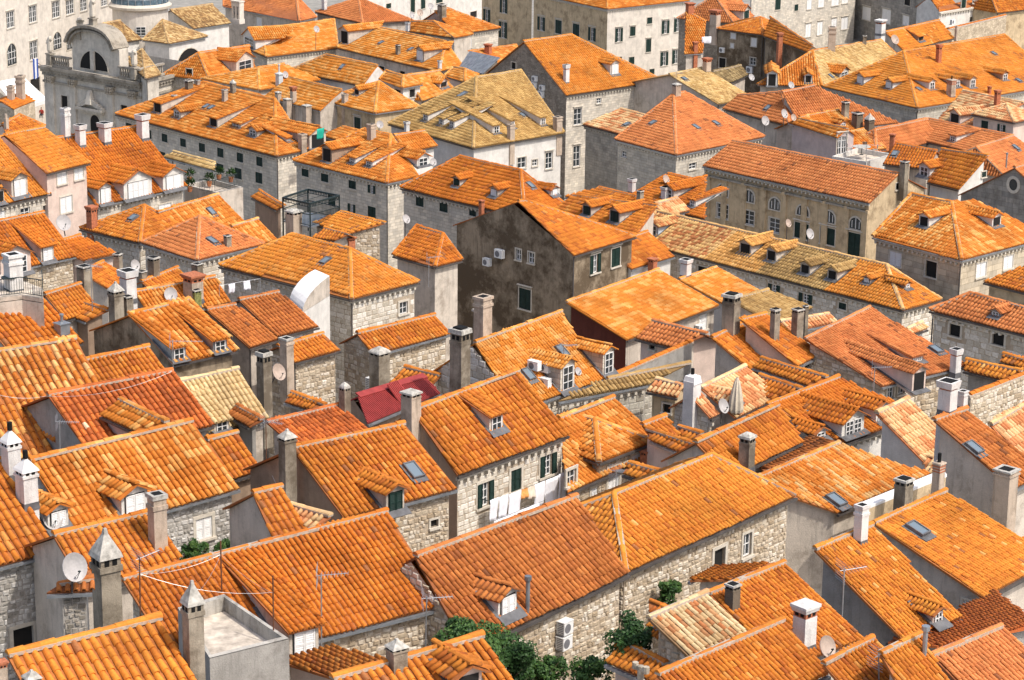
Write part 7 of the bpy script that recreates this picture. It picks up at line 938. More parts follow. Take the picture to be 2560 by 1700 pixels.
DISHES=[[[-13.04, 67.04, 34.39], [-12.97, 67.06, 35.18], 0.41, 'dish_grey', 'big grey dish on a tall pole before the grey rubble house'], [[-12.28, 115.78, 25.61], [-11.73, 115.84, 26.28], 0.41, 'dish_brown', 'tan dish bracketed to the tall square stone chimney'], [[-24.85, 130.25, 30.0], [-24.95, 130.23, 30.34], 0.43, 'dish_grey', 'grey dish beside a round capped flue under the white shuttered facade'], [[-19.42, 133.09, 25.21], [-19.53, 133.07, 25.53], 0.39, 'dish_grey', 'grey dish lying on the bright speckled roof'], [[-22.69, 140.64, 24.92], [-22.74, 140.63, 25.26], 0.32, 'dish_grey', 'grey dish behind the white hollow topped chimney'], [[-22.73, 273.05, 16.61], [-22.64, 273.06, 18.59], 0.37, 'dish_grey', 'small round dish on a mast over the flamed orange roof'], [[-12.81, 297.61, 16.05], [-12.88, 297.61, 16.58], 0.41, 'dish_grey', 'lowest of the three dishes by the far gable chimney'], [[-11.87, 299.04, 16.24], [-11.93, 299.04, 16.67], 0.41, 'dish_brown', 'middle of the three dishes by the far gable chimney'], [[-10.64, 301.18, 16.61], [-10.67, 301.18, 17.15], 0.41, 'dish_grey', 'topmost of the three dishes by the far gable chimney'], [[-11.31, 197.85, 22.19], [-11.22, 197.86, 22.65], 0.31, 'dish_grey', 'dish beside the chimney of the house with the brown boxed dormer'], [[-24.44, 253.43, 16.37], [-24.37, 253.44, 16.83], 0.35, 'dish_grey', 'dish behind the grey boxed flue'], [[25.21, 255.69, 16.11], [25.18, 255.7, 16.75], 0.37, 'dish_grey', 'dish standing below the mould stained old house'], [[23.75, 226.13, 17.16], [23.72, 226.13, 17.84], 0.44, 'dish_grey', 'dish on the dark wall by the salmon roof'], [[24.41, 216.14, 19.67], [24.37, 216.14, 20.46], 0.4, 'dish_grey', 'larger of the two dishes over the mauve attic house'], [[25.19, 215.28, 19.84], [25.14, 215.29, 20.29], 0.3, 'dish_brown', 'smaller of the two dishes over the mauve attic house'], [[41.44, 263.09, 19.05], [41.4, 263.09, 19.79], 0.51, 'dish_brown', 'brown dish at the end of the straw coloured long slope'], [[29.31, 254.26, 15.72], [29.29, 254.26, 16.22], 0.37, 'dish_grey', 'dish below the white cheeked dormer of the yellowish roof'], [[20.21, 161.63, 22.13], [20.34, 161.62, 22.59], 0.35, 'dish_grey', 'dark dish on the ridge of the very long old roof'], [[18.97, 163.19, 22.19], [19.01, 163.18, 22.96], 0.27, 'dish_brown', 'tan dish on a red stalk before the classical building'], [[9.42, 103.1, 28.43], [9.45, 103.1, 28.88], 0.32, 'dish_grey', 'big dish beside the closed parasol'], [[3.12, 109.94, 28.12], [3.14, 109.94, 28.33], 0.19, 'dish_grey', 'dish on the corner of the stone faced dormer'], [[8.33, 58.42, 36.49], [8.3, 58.42, 36.67], 0.27, 'dish_brown', 'low brown dish behind the wired clay ridge'], [[-16.32, 80.05, 31.53], [-16.16, 80.08, 31.77], 0.36, 'dish_grey', 'wide grey dish hiding a white louvred dormer'], [[-7.1, 154.19, 24.0], [-7.06, 154.19, 25.06], 0.29, 'dish_grey', 'round dish on a mast above the pale flashing'], [[-6.38, 188.38, 20.99], [-6.45, 188.37, 21.57], 0.29, 'dish_grey', 'dish beside the white dormer window'], [[11.67, 180.18, 21.84], [11.53, 180.19, 22.19], 0.33, 'dish_brown', 'dish on the roof below the dim stone wall']]
AERIALS=[[[-5.25, 62.74, 34.51], [-5.23, 62.74, 36.81], 'yagi aerial with a comb of rods standing over the long bright orange roof'], [[-2.37, 63.74, 34.12], [-2.33, 63.74, 35.75], 'blue tipped aerial on paired poles by the rubble wall'], [[-9.83, 91.93, 29.21], [-9.81, 91.93, 31.67], 'rusty aerial cluster beside the pyramid chimney of the green shuttered house'], [[9.55, 64.26, 35.12], [9.54, 64.26, 36.55], 'aerial with a comb reflector before the bare grey gable'], [[9.44, 56.43, 36.54], [9.36, 56.44, 37.34], 'spiked aerial between the two short front ridges'], [[-17.89, 90.84, 31.18], [-17.86, 90.84, 31.89], 'low aerial by the patchwork roof edge'], [[-22.52, 124.79, 27.36], [-22.52, 124.79, 29.43], 'thin aerial mast near the little brick gable hut'], [[16.18, 103.09, 29.79], [16.18, 103.09, 30.83], 'bow shaped aerial behind the three white framed dormers'], [[4.41, 95.05, 27.52], [4.41, 95.05, 28.6], 'short black aerial before the pale louvred shutters'], [[-4.95, 137.53, 25.49], [-4.93, 137.53, 26.81], 'aerial before the orange hipped roof with pale flashing'], [[-10.27, 62.5, 35.78], [-10.24, 62.51, 37.34], 'rusty pole with a blue tipped yagi on the long bright orange roof'], [[-8.15, 63.82, 35.71], [-8.15, 63.82, 37.33], 'rusty guyed pole at the corner of the concrete terrace'], [[-6.26, 59.62, 36.43], [-6.25, 59.62, 37.99], 'rusty guyed pole on the parapet of the concrete terrace'], [[-14.79, 100.92, 30.82], [-14.77, 100.92, 32.3], 'aerial on the stained grey house above the shed dormer'], [[2.5, 110.46, 28.71], [2.47, 110.46, 29.51], 'aerial over the stone faced dormer roof'], [[14.73, 219.64, 22.19], [14.76, 219.64, 23.5], 'thin aerial on the chimney of the pyramid roofed house'], [[30.13, 203.04, 18.93], [30.1, 203.05, 20.44], 'thin mast on the white walled roof terrace']]
AIRCON=[[[1.55, 67.75, 33.22], [0.78, -0.62], 0.45, 0.4, 'upper of the two air conditioners on the rubble wall by the bushes'], [[1.53, 67.73, 32.73], [0.78, -0.62], 0.45, 0.4, 'lower of the two air conditioners on the rubble wall by the bushes'], [[-0.78, 159.24, 21.56], [-0.7, -0.71], 0.74, 0.56, 'higher air conditioner on the blackened gable'], [[-1.63, 160.08, 20.75], [-0.7, -0.71], 0.63, 0.5, 'lower air conditioner on the blackened gable'], [[2.17, 248.59, 17.62], [-0.75, -0.66], 0.66, 0.53, 'topmost of four air conditioners on the far rubble gable'], [[2.09, 248.68, 16.92], [-0.75, -0.66], 0.73, 0.64, 'second of four air conditioners on the far rubble gable'], [[2.94, 247.71, 16.84], [-0.75, -0.66], 0.66, 0.5, 'third of four air conditioners on the far rubble gable'], [[2.84, 247.82, 16.14], [-0.75, -0.66], 0.75, 0.63, 'lowest of four air conditioners on the far rubble gable'], [[-7.46, 121.55, 24.04], [0.73, -0.68], 0.74, 0.68, 'air conditioner behind the red metal roof'], [[10.49, 132.43, 24.13], [0.8, -0.61], 0.46, 0.4, 'air conditioner beside the white door below the checkered roof'], [[26.22, 303.84, 11.71], [-0.63, -0.78], 0.69, 0.59, 'small air conditioner on the mould stained house'], [[29.55, 301.15, 9.71], [-0.63, -0.78], 0.9, 0.76, 'big grey air conditioner at the foot of the mould stained house'], [[55.42, 306.97, 15.16], [0.79, -0.62], 0.85, 0.6, 'air conditioner on the rubble parapet near the upper corner'], [[1.19, 108.65, 29.05], [-0.63, -0.77], 0.62, 0.42, 'left of three air units hung on the stone faced dormer'], [[1.68, 108.89, 28.88], [-0.63, -0.77], 0.62, 0.42, 'upper of the paired air units on the stone faced dormer'], [[1.68, 108.44, 28.28], [-0.63, -0.77], 0.62, 0.42, 'lower of the paired air units on the stone faced dormer']]
LAUNDRY=[[[-0.91, 91.89, 28.35], [2.61, 96.05, 28.36]], [0.76, -0.65]]
BUSHES=[[[-1.11, 62.17, 35.11], 1.0, 'bright green bushy tree against the rubble wall with two air conditioners'], [[0.02, 63.64, 33.65], 1.03, 'darker grey green shrub below the two air conditioners'], [[1.04, 64.96, 32.94], 0.67, 'light green shrub in the courtyard beside the grey green one'], [[5.27, 73.98, 31.79], 0.45, 'round green bush growing from the whitish rubble wall'], [[3.34, 60.33, 36.03], 0.68, 'ivy clad bush hanging beside the cream patched roof'], [[2.26, 61.4, 34.59], 0.57, 'low green bush in the courtyard by the small pink gable'], [[-11.44, 82.59, 29.62], 0.6, 'leafy shrub under the white shutter of the grey stone wall'], [[-10.51, 83.71, 29.32], 0.45, 'smaller shrub joined to the leafy one behind the mossy ridge']]
PARASOL=[[10.13, 103.68, 28.3], 1.77]
PERGOLA=[[[-16.34, 166.91, 21.82], [-14.27, 165.15, 21.82], [-12.4, 167.77, 21.82], [-14.8, 169.67, 21.82]], 1.65]
BALCONY=[[[-24.68, 185.41, 19.65], [-23.41, 185.09, 19.65], [-21.96, 187.69, 19.65]], [[-25.56, 186.27, 19.4], [-24.27, 188.29, 19.4], [-23.79, 190.7, 19.4], [-22.74, 189.96, 19.4], [-26.03, 189.77, 19.4]]]
DECK=[[[-26.98, 121.15, 28.51], [-25.65, 121.85, 28.51], [-24.41, 121.27, 28.51], [-24.85, 123.31, 28.51], [-27.29, 126.01, 28.51], [-27.99, 125.97, 28.51]], [-26.45, 122.69, 28.51], [-26.26, 122.91, 28.51], 1.93]
TABLE2=[[30.22, 206.74, 18.76]]
AWNING=[[[-59.98, 276.06, 11.5], [-57.45, 279.43, 11.5], [-54.3, 277.35, 9.3], [-56.6, 271.21, 9.3]]]
CAFE=[[-56.01, 281.98, 6.2], [-55.5, 283.02, 6.2]]
WALKER=[[38.84, 229.76, 12.0]]
FLAG=[[-53.09, 268.0, 15.0]]
TOWELS=[[-16.46, 135.23, 24.85], [-15.66, 135.99, 24.85]]
TEAL=[[-16.82, 202.15, 21.33]]
RAG=[[21.91, 283.14, 16.14]]
CHURCH={'P0': [-51.8, 262.97, 15.88], 'P1': [-39.68, 253.64, 15.88], 'P2': [-34.1, 264.23, 15.88], 'arch': [[-48.35, 260.32, 15.79], [-42.23, 255.6, 16.11], [-48.21, 260.21, 18.89], [-42.38, 255.71, 19.12], [-45.63, 258.22, 20.83], [-45.56, 258.16, 16.14]], 'lun': [[-47.24, 259.46, 16.25], [-43.81, 256.82, 16.25], [-45.4, 258.04, 18.34]], 'stat': [[-50.85, 262.24, 17.58], [-40.41, 254.2, 17.43], [-45.58, 258.18, 20.89], [-47.29, 259.5, 20.61]], 'cap': [[-50.79, 262.19, 14.41], [-48.01, 260.05, 14.42], [-43.36, 256.47, 14.3], [-40.59, 254.34, 14.25]], 'door': [-45.47, 258.1, 10.28], 'ped': [-45.7, 258.27, 12.87]}
DRUM=[[-46.07, 295.63, 13.94], 3.47]
BELL=[[-35.47, 307.45, 13.77], 1.33, 2.95]
WIRES=[[[-10.27, 62.7, 36.75], [-8.2, 64.2, 36.77]], [[-10.27, 62.7, 36.75], [-6.65, 63.3, 36.0]], [[-8.2, 64.2, 36.77], [-8.62, 62.65, 36.29]], [[-8.2, 64.2, 36.77], [-6.64, 63.26, 35.99]], [[-20.24, 91.19, 32.8], [-18.6, 91.77, 32.59]], [[-18.6, 91.77, 32.59], [-13.98, 95.2, 32.64]], [[-8.53, 81.73, 32.93], [-7.72, 80.39, 32.13]]]
# ------------------------------------------------------------------ ground
gb = MB(); gx = np.linspace(-260, 260, 27); gy = np.concatenate([np.linspace(-20, 200, 23), np.linspace(220, 1500, 33)])
for i in range(len(gx)-1):
    for j in range(len(gy)-1):
        gb.poly([(gx[a]*(1+max(0, gy[b])/300), gy[b], ground(gx[a]*(1+max(0, gy[b])/300), gy[b]) if gy[b] > 0 else 36) for a, b in ((i,j),(i+1,j),(i+1,j+1),(i,j+1))])
g = gb.build('ground', ['paving']); g['kind'] = 'structure'
import time
T0 = time.time()
for r in HOUSES:
    house(r)
print('houses', time.time()-T0, COUNT)

# ------------------------------------------------------------------ church: facade, dome, statues, balustrade
Z = A(0,0,1)
def church_details():
    root, base, planes, fp, r = [v for k, v in HOUSE.items() if k.startswith('baroque church with')][0]
    c = CHURCH; P0, P1, P2 = A(*c['P0']), A(*c['P1']), A(*c['P2']); t = unit(P1-P0); n_ = A(t[1], -t[0], 0); n_ = n_ if n_@(CAM-P0) > 0 else -n_
    t2 = unit(P2-P1); n2 = A(t2[1], -t2[0], 0); n2 = n2 if n2@(CAM-P1) > 0 else -n2; W = np.linalg.norm(P1-P0); L = np.linalg.norm(P2-P1); z = P0[2]
    mb = MB()                                            # entablature
    for (a, b, d, nn) in ((P0, P1, t, n_), (P1, P2, t2, n2)):
        l = np.linalg.norm(b-a)
        for h, o, th in ((-.15, .55, .14), (-.45, .35, .16), (-.85, .18, .16), (-1.7, .14, .12)): mb.box((a+b)/2+nn*(o/2)+Z*h, d*(l/2+o*.5), nn*(o/2+.02), Z*th)
        for x in np.arange(.4, l, .55): mb.box(a+d*x+nn*.25-Z*.62, d*.12, nn*.14, Z*.08)
    mb.build('cornice', ['wall_oldstone'], root, base, uv=True)
    for q in c['cap']:                                   # giant pilasters with carved capitals
        q = A(*q); m_ = MB(); x = q+n_*.12; m_.box(A(q[0], q[1], (q[2]-.3+base[2])/2)+n_*.12, t*.42, n_*.14, Z*((q[2]-.3-base[2])/2))
        pl = m_.build('pilaster', ['wall_church'], root, base, uv=True); k = MB()
        for i in range(3): k.frustum(q+n_*.2+Z*(-.3+.28*i), t, n_, .9+.16*i, 1.06+.16*i, 0, .26, 0, .5, .58)
        for s in (-1, 0, 1):
            for i in range(3): k.box(q+n_*.52+t*s*.34+Z*(-.16+.26*i), t*.11, n_*.06, Z*.10)
        k.build('capital', ['chimney_stone'], pl, base)
    a0, a1, s0, s1, top, mid = [A(*q) for q in c['arch']]  # attic with curved pediment
    xc = ((top-P0)@t); w0 = (s0-P0)@t; w1 = (s1-P0)@t; hs = s0[2]; hp = top[2]
    pts = [(w0, z), (w1, z), (w1, hs)]; K = 14
    for i in range(K+1):
        u = 1-2*i/K; pts.append((xc+(w1-w0)/2*u, hs+(hp-hs)*math.sqrt(max(0, 1-u*u*.86))*1.0-(hp-hs)*.37*abs(u)**6))
    pts.append((w0, hs)); pol = [P0+t*x+Z*(y-z)-n_*.2 for x, y in pts]; m_ = MB(); m_.prism(pol, -n_*1.3); at = m_.build('attic', ['wall_church'], root, base, uv=True)
    m_ = MB()
    for i in range(3, len(pts)-2):
        p, q = A(*(P0+t*pts[i][0]+Z*(pts[i][1]-z))), A(*(P0+t*pts[i+1][0]+Z*(pts[i+1][1]-z))); d = q-p; l = np.linalg.norm(d)
        if l > .02: d = d/l; up = np.cross(d, n_); up = up if up[2] > 0 else -up; m_.box((p+q)/2-n_*.7+up*.12, d*(l/2+.05), n_*1.15, up*.14); m_.box((p+q)/2+n_*.1-up*.35, d*(l/2+.03), n_*.2, up*.10)
    m_.build('pediment', ['wall_oldstone'], root, base, uv=True)
    l0, l1, lt = [A(*q) for q in c['lun']]; cx = (l0+l1)/2; w = abs((l1-l0)@t); h = lt[2]-l0[2]; arch_window(root, base, A(cx[0], cx[1], z+h*.5+.35)-n_*.18, t, n_, w, h, 'a4')
    m_ = MB(); m_.box(A(cx[0], cx[1], z+h*.5+.35), t*.28, n_*.12, Z*(h/2)); m_.build('mullion', ['wall_church'], root, base, uv=True)
    def balus(a, b, nn):                                 # balustrades
        d = b-a; l = np.linalg.norm(d); d = d/l; m_ = MB(); m_.box((a+b)/2+Z*.12, d*(l/2), nn*.22, Z*.12); m_.box((a+b)/2+Z*1.22, d*(l/2), nn*.22, Z*.10)
        bl = m_.build('balustrade', ['wall_oldstone'], root, base, uv=True)
        for x in np.arange(.25, l-.1, .36): k = MB(); q = a+d*x; k.frustum(q, d, nn, .13, .20, .24, .55); k.frustum(q, d, nn, .20, .11, .55, .9); k.frustum(q, d, nn, .11, .16, .9, 1.14); k.build('baluster', ['wall_oldstone'], bl, base, uv=True)
    st = [A(*q) for q in c['stat']]
    g = lambda x: P0+t*x
    balus(g(max(.6, (st[0]-P0)@t+.4)), g(w0-.1), n_); balus(g(w1+.1), g(min(W-.5, (st[1]-P0)@t)), n_); balus(P1-t*.4, P1-t*.4+t2*4.5, n2)
    def statue(q, h, gold=False):
        k = MB(); k.frustum(q, t, n_, .75, .62, -1.3, 0); k.frustum(q, t, n_, .82, .82, -.12, .02); pd = k.build('pedestal', ['wall_oldstone'], root, base, uv=True)
        me = bpy.data.meshes.new('statue'); V = [(0,0,0),(.0,.02,.35*h),(.02,0,.62*h),(0,0,.80*h),(.03,0,.93*h),(-.26,.05,.62*h),(-.34,.22,.48*h),(.27,.05,.66*h),(.36,.18,.80*h)]; E = [(0,1),(1,2),(2,3),(3,4),(3,5),(5,6),(3,7),(7,8)]
        me.from_pydata([tuple(t*x+n_*y+Z*z_) for x, y, z_ in V], E, []); o = bpy.data.objects.new('statue', me); COL.objects.link(o); o.parent = root; o.location = tuple(q-base); o.modifiers.new('skin', 'SKIN'); s_ = o.modifiers.new('sub', 'SUBSURF'); s_.levels = s_.render_levels = 1
        for i, rr in enumerate((.42,.34,.32,.17,.20,.14,.10,.14,.10)): me.skin_vertices[0].data[i].radius = (rr, rr)
        me.skin_vertices[0].data[0].use_root = True; me.materials.append(M['surround_stone'])
    statue(A(*(g((st[0]-P0)@t))[:2], z+1.45), 2.1); statue(A(*(g((st[1]-P0)@t))[:2], z+1.45), 2.1); statue(A(*top[:2], hp+1.0)-n_*.4, 2.3, True); statue(A(*st[3][:2], hp-.2)-n_*.4, 1.2)
    dr = A(*c['door']); m_ = MB(); q = A(*c['ped'])       # door pediment sculpture
    m_.box(q-Z*.9+n_*.35, t*2.0, n_*.35, Z*.12); m_.box(q-Z*1.15+n_*.25, t*1.8, n_*.25, Z*.14)
    for s in (-1, 1):
        for i in range(5): m_.box(q+t*s*(.5+.32*i)+n_*.35+Z*(-.1-.14*i), t*.2, n_*.22, Z*(.28-.03*i))
    m_.frustum(q+n_*.35-Z*.3, t, n_, .9, .3, 0, 1.5); m_.build('door_pediment', ['wall_church'], root, base, uv=True)
    c0 = A(*DRUM[0]); R_ = DRUM[1]; zd = c0[2]; H_ = 4.2; m_ = MB(); K = 24                                # drum and dome
    rim = lambda rr, zz: [c0+A(rr*math.cos(2*math.pi*k/K), rr*math.sin(2*math.pi*k/K), zz) for k in range(K)]
    def rings(mm, prof):
        for (r0, h0), (r1, h1) in zip(prof[:-1], prof[1:]):
            a, b = rim(r0, h0), rim(r1, h1)
            for k in range(K): mm.poly([a[k], a[(k+1)%K], b[(k+1)%K], b[k]])
    rings(m_, [(R_*.98, -6), (R_*.98, H_-.7)]); m_.build('drum', ['wall_palace'], root, base, uv=True)
    m_ = MB(); rings(m_, [(R_, H_-.75), (R_*1.1, H_-.6), (R_*1.12, H_-.3), (R_*1.04, H_-.1), (R_, H_)]); m_.build('drum_cornice', ['surround_stone'], root, base)
    m_ = MB(); rings(m_, [(R_*math.cos(a)*1.0, H_+R_*1.15*math.sin(a)) for a in np.linspace(0, 1.5, 12)]); dm = m_.build('dome', ['dome_metal'], root, base, smooth=True); m_ = MB()
    for k in range(K):
        a = 2*math.pi*k/K
        for p, q in zip(np.linspace(0, 1.4, 9)[:-1], np.linspace(0, 1.4, 9)[1:]): m_.tube(c0+A(R_*1.005*math.cos(p)*math.cos(a), R_*1.005*math.cos(p)*math.sin(a), H_+R_*1.155*math.sin(p)), c0+A(R_*1.005*math.cos(q)*math.cos(a), R_*1.005*math.cos(q)*math.sin(a), H_+R_*1.155*math.sin(q)), .045, 0, 4)
    for p in (.16, .34, .55, .8): 
        for k in range(K): a, b = 2*math.pi*k/K, 2*math.pi*(k+1)/K; m_.tube(c0+A(R_*1.005*math.cos(p)*math.cos(a), R_*1.005*math.cos(p)*math.sin(a), H_+R_*1.155*math.sin(p)), c0+A(R_*1.005*math.cos(p)*math.cos(b), R_*1.005*math.cos(p)*math.sin(b), H_+R_*1.155*math.sin(p)), .03, 0, 4)
    m_.build('dome_rib', ['zinc'], dm, base)
    dv = unit(A(*(CAM-c0)[:2], 0)); tv = A(-dv[1], dv[0], 0); window(root, base, c0+dv*(R_*.99)+Z*1.1, tv, dv, 1.2, 1.1, 'p', True, sub=True)
    b0 = A(*BELL[0]); w, h = BELL[1], BELL[2]; m_ = MB(); tx = t; ny = n_                                     # bell gable
    for x in (-1, 0, 1): m_.box(b0+tx*x*w*.42+Z*(h*.45), tx*w*.10, ny*.4, Z*(h*.45))
    m_.box(b0+Z*h*.10, tx*w*.55, ny*.5, Z*h*.10); m_.box(b0+Z*h*.84, tx*w*.54, ny*.42, Z*h*.10); m_.box(b0+Z*h*.96, tx*w*.6, ny*.5, Z*.08); m_.poly([b0-tx*w*.55+Z*h, b0+tx*w*.55+Z*h, b0+Z*(h*1.15)]); bg_ = m_.build('bell_gable', ['wall_palace'], root, base, uv=True)
    for x in (-.21, .21): k = MB(); k.tube(b0+tx*x*w*1.0+Z*h*.62, b0+tx*x*w*1.0+Z*h*.38, .12, 0, 10, .28); k.build('bell', ['steel_dark'], bg_, base)
    m_ = MB()                                            # gold crown of the top statue
    q = A(*top[:2], hp+3.1)-n_*.4; m_.tube(q, q+Z*.3, .12, 0, 8, .2); m_.build('crown', ['gold'], root, base)
simple('gold', (.70,.45,.06), .35, .6); church_details()
# ------------------------------------------------------------------ dishes, aerials, wires
def dish(b, c, r, col, lab):
    b, c = A(*b), A(*c); o = thing('satellite_dish', lab, 'satellite dish', b, 'satellite dishes on the roofs'); ax = unit(A(random.uniform(.35, .75), -random.uniform(.5, .9), .42)); x = unit(np.cross(ax, Z)); y = np.cross(x, ax); K = 18; m = MB(); prev = None
    for i in range(5):
        f = i/4; ring = [c+x*(r*f*math.cos(2*math.pi*k/K))+y*(r*f*1.08*math.sin(2*math.pi*k/K))+ax*(.16*r*f*f*2) for k in range(K)]
        if prev:
            for k in range(K): m.poly([prev[k], prev[(k+1)%K], ring[(k+1)%K], ring[k]])
        prev = ring
    for k in range(K): m.poly([prev[k], prev[(k+1)%K], prev[(k+1)%K]*1.0-ax*.03, prev[k]-ax*.03])
    d = m.build('reflector', [col], o, b, smooth=True); m = MB(); m.tube(b-Z*.4, c-ax*.05, .03); m.build('pole', ['gutter_dark'], o, b)
    m = MB(); e = c+ax*r*.95-y*r*.35; m.tube(c-y*r, e, .010); m.tube(c-y*r*.95+x*r*.3, e, .007); m.tube(e, e-ax*.12*r*2, .035*max(.7, r*2), 0, 8); m.build('feed_arm', ['steel_dark'], o, b)
for d in DISHES: dish(*d)
def aerial(b, t_, lab, i):
    b, t_ = A(*b), A(*t_); o = thing('aerial', lab, 'aerial', b, 'television aerials'); m = MB(); m.tube(b-Z*.5, t_, .022); m.build('mast', ['rust_iron' if 'rust' in lab else 'steel'], o, b)
    if 'guyed' in lab: return
    a = random.uniform(-.6, 1.2); d = A(math.cos(a), math.sin(a)*.7, random.uniform(-.15, .15)); L = .75 if i < 12 else 1.3; m = MB(); c = t_-Z*.05; m.tube(c-d*.15, c+d*L, .012); e = unit(np.cross(d, Z)); m.build('boom', ['steel'], o, b); m = MB()
    for k in range(9): q = c+d*(L*k/8); l = .30-.018*k; m.tube(q-e*l, q+e*l, .006, 0, 4)
    for s in (-1, 1):
        for k in range(4): q = c-d*.12+Z*(.08+.07*k)*s; m.tube(q-e*.32, q+e*.32, .006, 0, 4)
    m.build('rods', ['steel'], o, b)['kind'] = 'stuff'
for i, d in enumerate(AERIALS): aerial(*d, i)
WL = ['wire between the two rusty poles over the terrace','guy wire from the blue tipped pole to the parapet','guy wire down to the pyramid chimney','guy wire between the guyed poles','cable along the patchwork roof','cable along the ridge of the dark burnt orange roof','cable hanging beside the pyramid chimney']
for (a, b), lab in zip(WIRES, WL):
    a, b = A(*a), A(*b); m = MB(); K = 8; L = np.linalg.norm(b-a); p = [a+(b-a)*i/K-Z*(L*.06*(1-(2*i/K-1)**2)) for i in range(K+1)]
    for i in range(K): m.tube(p[i], p[i+1], .0045, 0, 4)
    tagm(m.build('wire', ['steel'], None, a), lab, 'wire', 'wires over the roofs')
# ------------------------------------------------------------------ air conditioners
for p, n_, w, h, lab in AIRCON:
    p = A(*p); n_ = A(n_[0], n_[1], 0); t = A(-n_[1], n_[0], 0); b = p+n_*.20; o = thing('air_conditioner', lab, 'air conditioner', b, 'air conditioners on the walls')
    m = MB(); m.box(b, t*(w/2), n_*.15, Z*(h/2)); m.box(b+Z*(h/2+.01), t*(w/2+.01), n_*.16, Z*.012); m.build('casing', ['ac_white'], o, b)
    m = MB(); q = b+n_*.153-t*w*.12; K = 16
    m.poly([q+t*(h*.38*math.cos(2*math.pi*k/K))+Z*(h*.38*math.sin(2*math.pi*k/K)) for k in range(K)]); m.build('fan_grille', ['ac_grille'], o, b)
    m = MB()
    for k in range(7): m.box(b-t*(w/2+.003)+Z*h*(k/7-.43), t*.004, n_*.11, Z*h*.03)
    for s in (-1, 1): m.box(b-n_*.12+t*s*w*.35-Z*(h/2+.03), t*.02, n_*.2, Z*.02)
    m.build('bracket', ['ac_grille'], o, b)
# ------------------------------------------------------------------ laundry
(a, b), n_ = LAUNDRY; a, b = A(*a), A(*b); d = unit(b-a); L = np.linalg.norm(b-a); n_ = A(n_[0], n_[1], 0); m = MB()
line = lambda x: a+d*x-Z*(.10*4*(x/L)*(1-x/L))
for i in range(12): m.tube(line(L*i/12), line(L*(i+1)/12), .008, 0, 4)
for e in (a, b): m.tube(e, e-n_*.6, .02)
tagm(m.build('washing_line', ['steel_dark'], None, a), 'washing line strung across the pale stone house', 'washing line')
def cloth(p, dd, w, h, mat, lab, grp='washing hung out to dry'):
    m = MB(); nx, ny = 8, 6; nn = A(-dd[1], dd[0], 0); ph = random.uniform(0, 6); g = lambda i, j: p+dd*(w*(i/nx))-Z*(h*j/ny*(1+.03*math.sin(i+ph)))+nn*(.035*math.sin(i*1.3+ph)*(.3+j/ny)+.03*math.sin(j*.8+ph))
    m.v = [tuple(g(i, j)) for i in range(nx+1) for j in range(ny+1)]; m.f = [[i*(ny+1)+j, (i+1)*(ny+1)+j, (i+1)*(ny+1)+j+1, i*(ny+1)+j+1] for i in range(nx) for j in range(ny)]; m.m = [0]*len(m.f)
    o = m.build('laundry', [mat], None, p, smooth=True); so_ = o.modifiers.new('thick', 'SOLIDIFY'); so_.thickness = .012; return tagm(o, lab, 'laundry', grp)
x = .12
for i, (w, h, mat, lab, row) in enumerate([(.55,.95,'cloth_white','white towel nearest the open black shutter',0),(.6,.95,'cloth_white','second white cloth on the washing line beside the first towel',0),(.78,1.25,'cloth_white','large white sheet hanging lowest on the washing line',0),(.42,.42,'cloth_orange','orange patterned cloth between the white sheets',0),(.42,.55,'cloth_cream','cream cloth next to the orange patterned one',0),(.66,1.05,'cloth_white','white sheet beside the cream cloth',0),(.85,1.2,'cloth_white','wide white sheet before the last open shutter',0),(.6,1.35,'cloth_white','last white sheet at the house corner end of the line',0)]):
    if x+w > L: w = max(.2, L-x-.02)
    cloth(line(x), d, w, h, mat, lab); x += w*1.03
m = MB(); low = -Z*.80+n_*.30
for i in range(8): m.tube(a+d*(L*.62*i/8)+low, a+d*(L*.62*(i+1)/8)+low, .008, 0, 4)
tagm(m.build('washing_line', ['steel_dark'], None, a), 'lower washing line under the first one on the pale stone house', 'washing line')
cloth(a+d*(L*.02)+low, d, 1.3, 1.0, 'cloth_white', 'white bed sheet on the lower washing line'); cloth(a+d*(L*.30)+low, d, 1.3, .95, 'cloth_white', 'second bed sheet on the lower washing line')
for p, lab in zip(TOWELS, ('white towel hung over the bright speckled roof','second white towel beside the first one over the speckled roof')): cloth(A(*p)+Z*.75, unit(A(.8,.6,0)), .42, .55, 'cloth_white', lab, 'towels on the speckled roof')
m = MB(); p, q = A(*TOWELS[0])+Z*.76-A(.5,.3,0), A(*TOWELS[1])+Z*.76+A(.9,.6,0); m.tube(p, q, .012); m.tube(p, p-Z*1.2, .02); m.tube(q, q-Z*1.2, .02); tagm(m.build('washing_line', ['steel'], None, p), 'washing line on two posts over the bright speckled roof', 'washing line')
cloth(A(*TEAL[0]), unit(A(.6,.8,0)), .95, .9, 'cloth_teal', 'bright teal cloth hung from the palazzo attic window'); cloth(A(*RAG[0])+Z*.5, unit(A(.9,.3,0)), 1.2, .8, 'cloth_white', 'pale washing hung between the palace block and stained house')
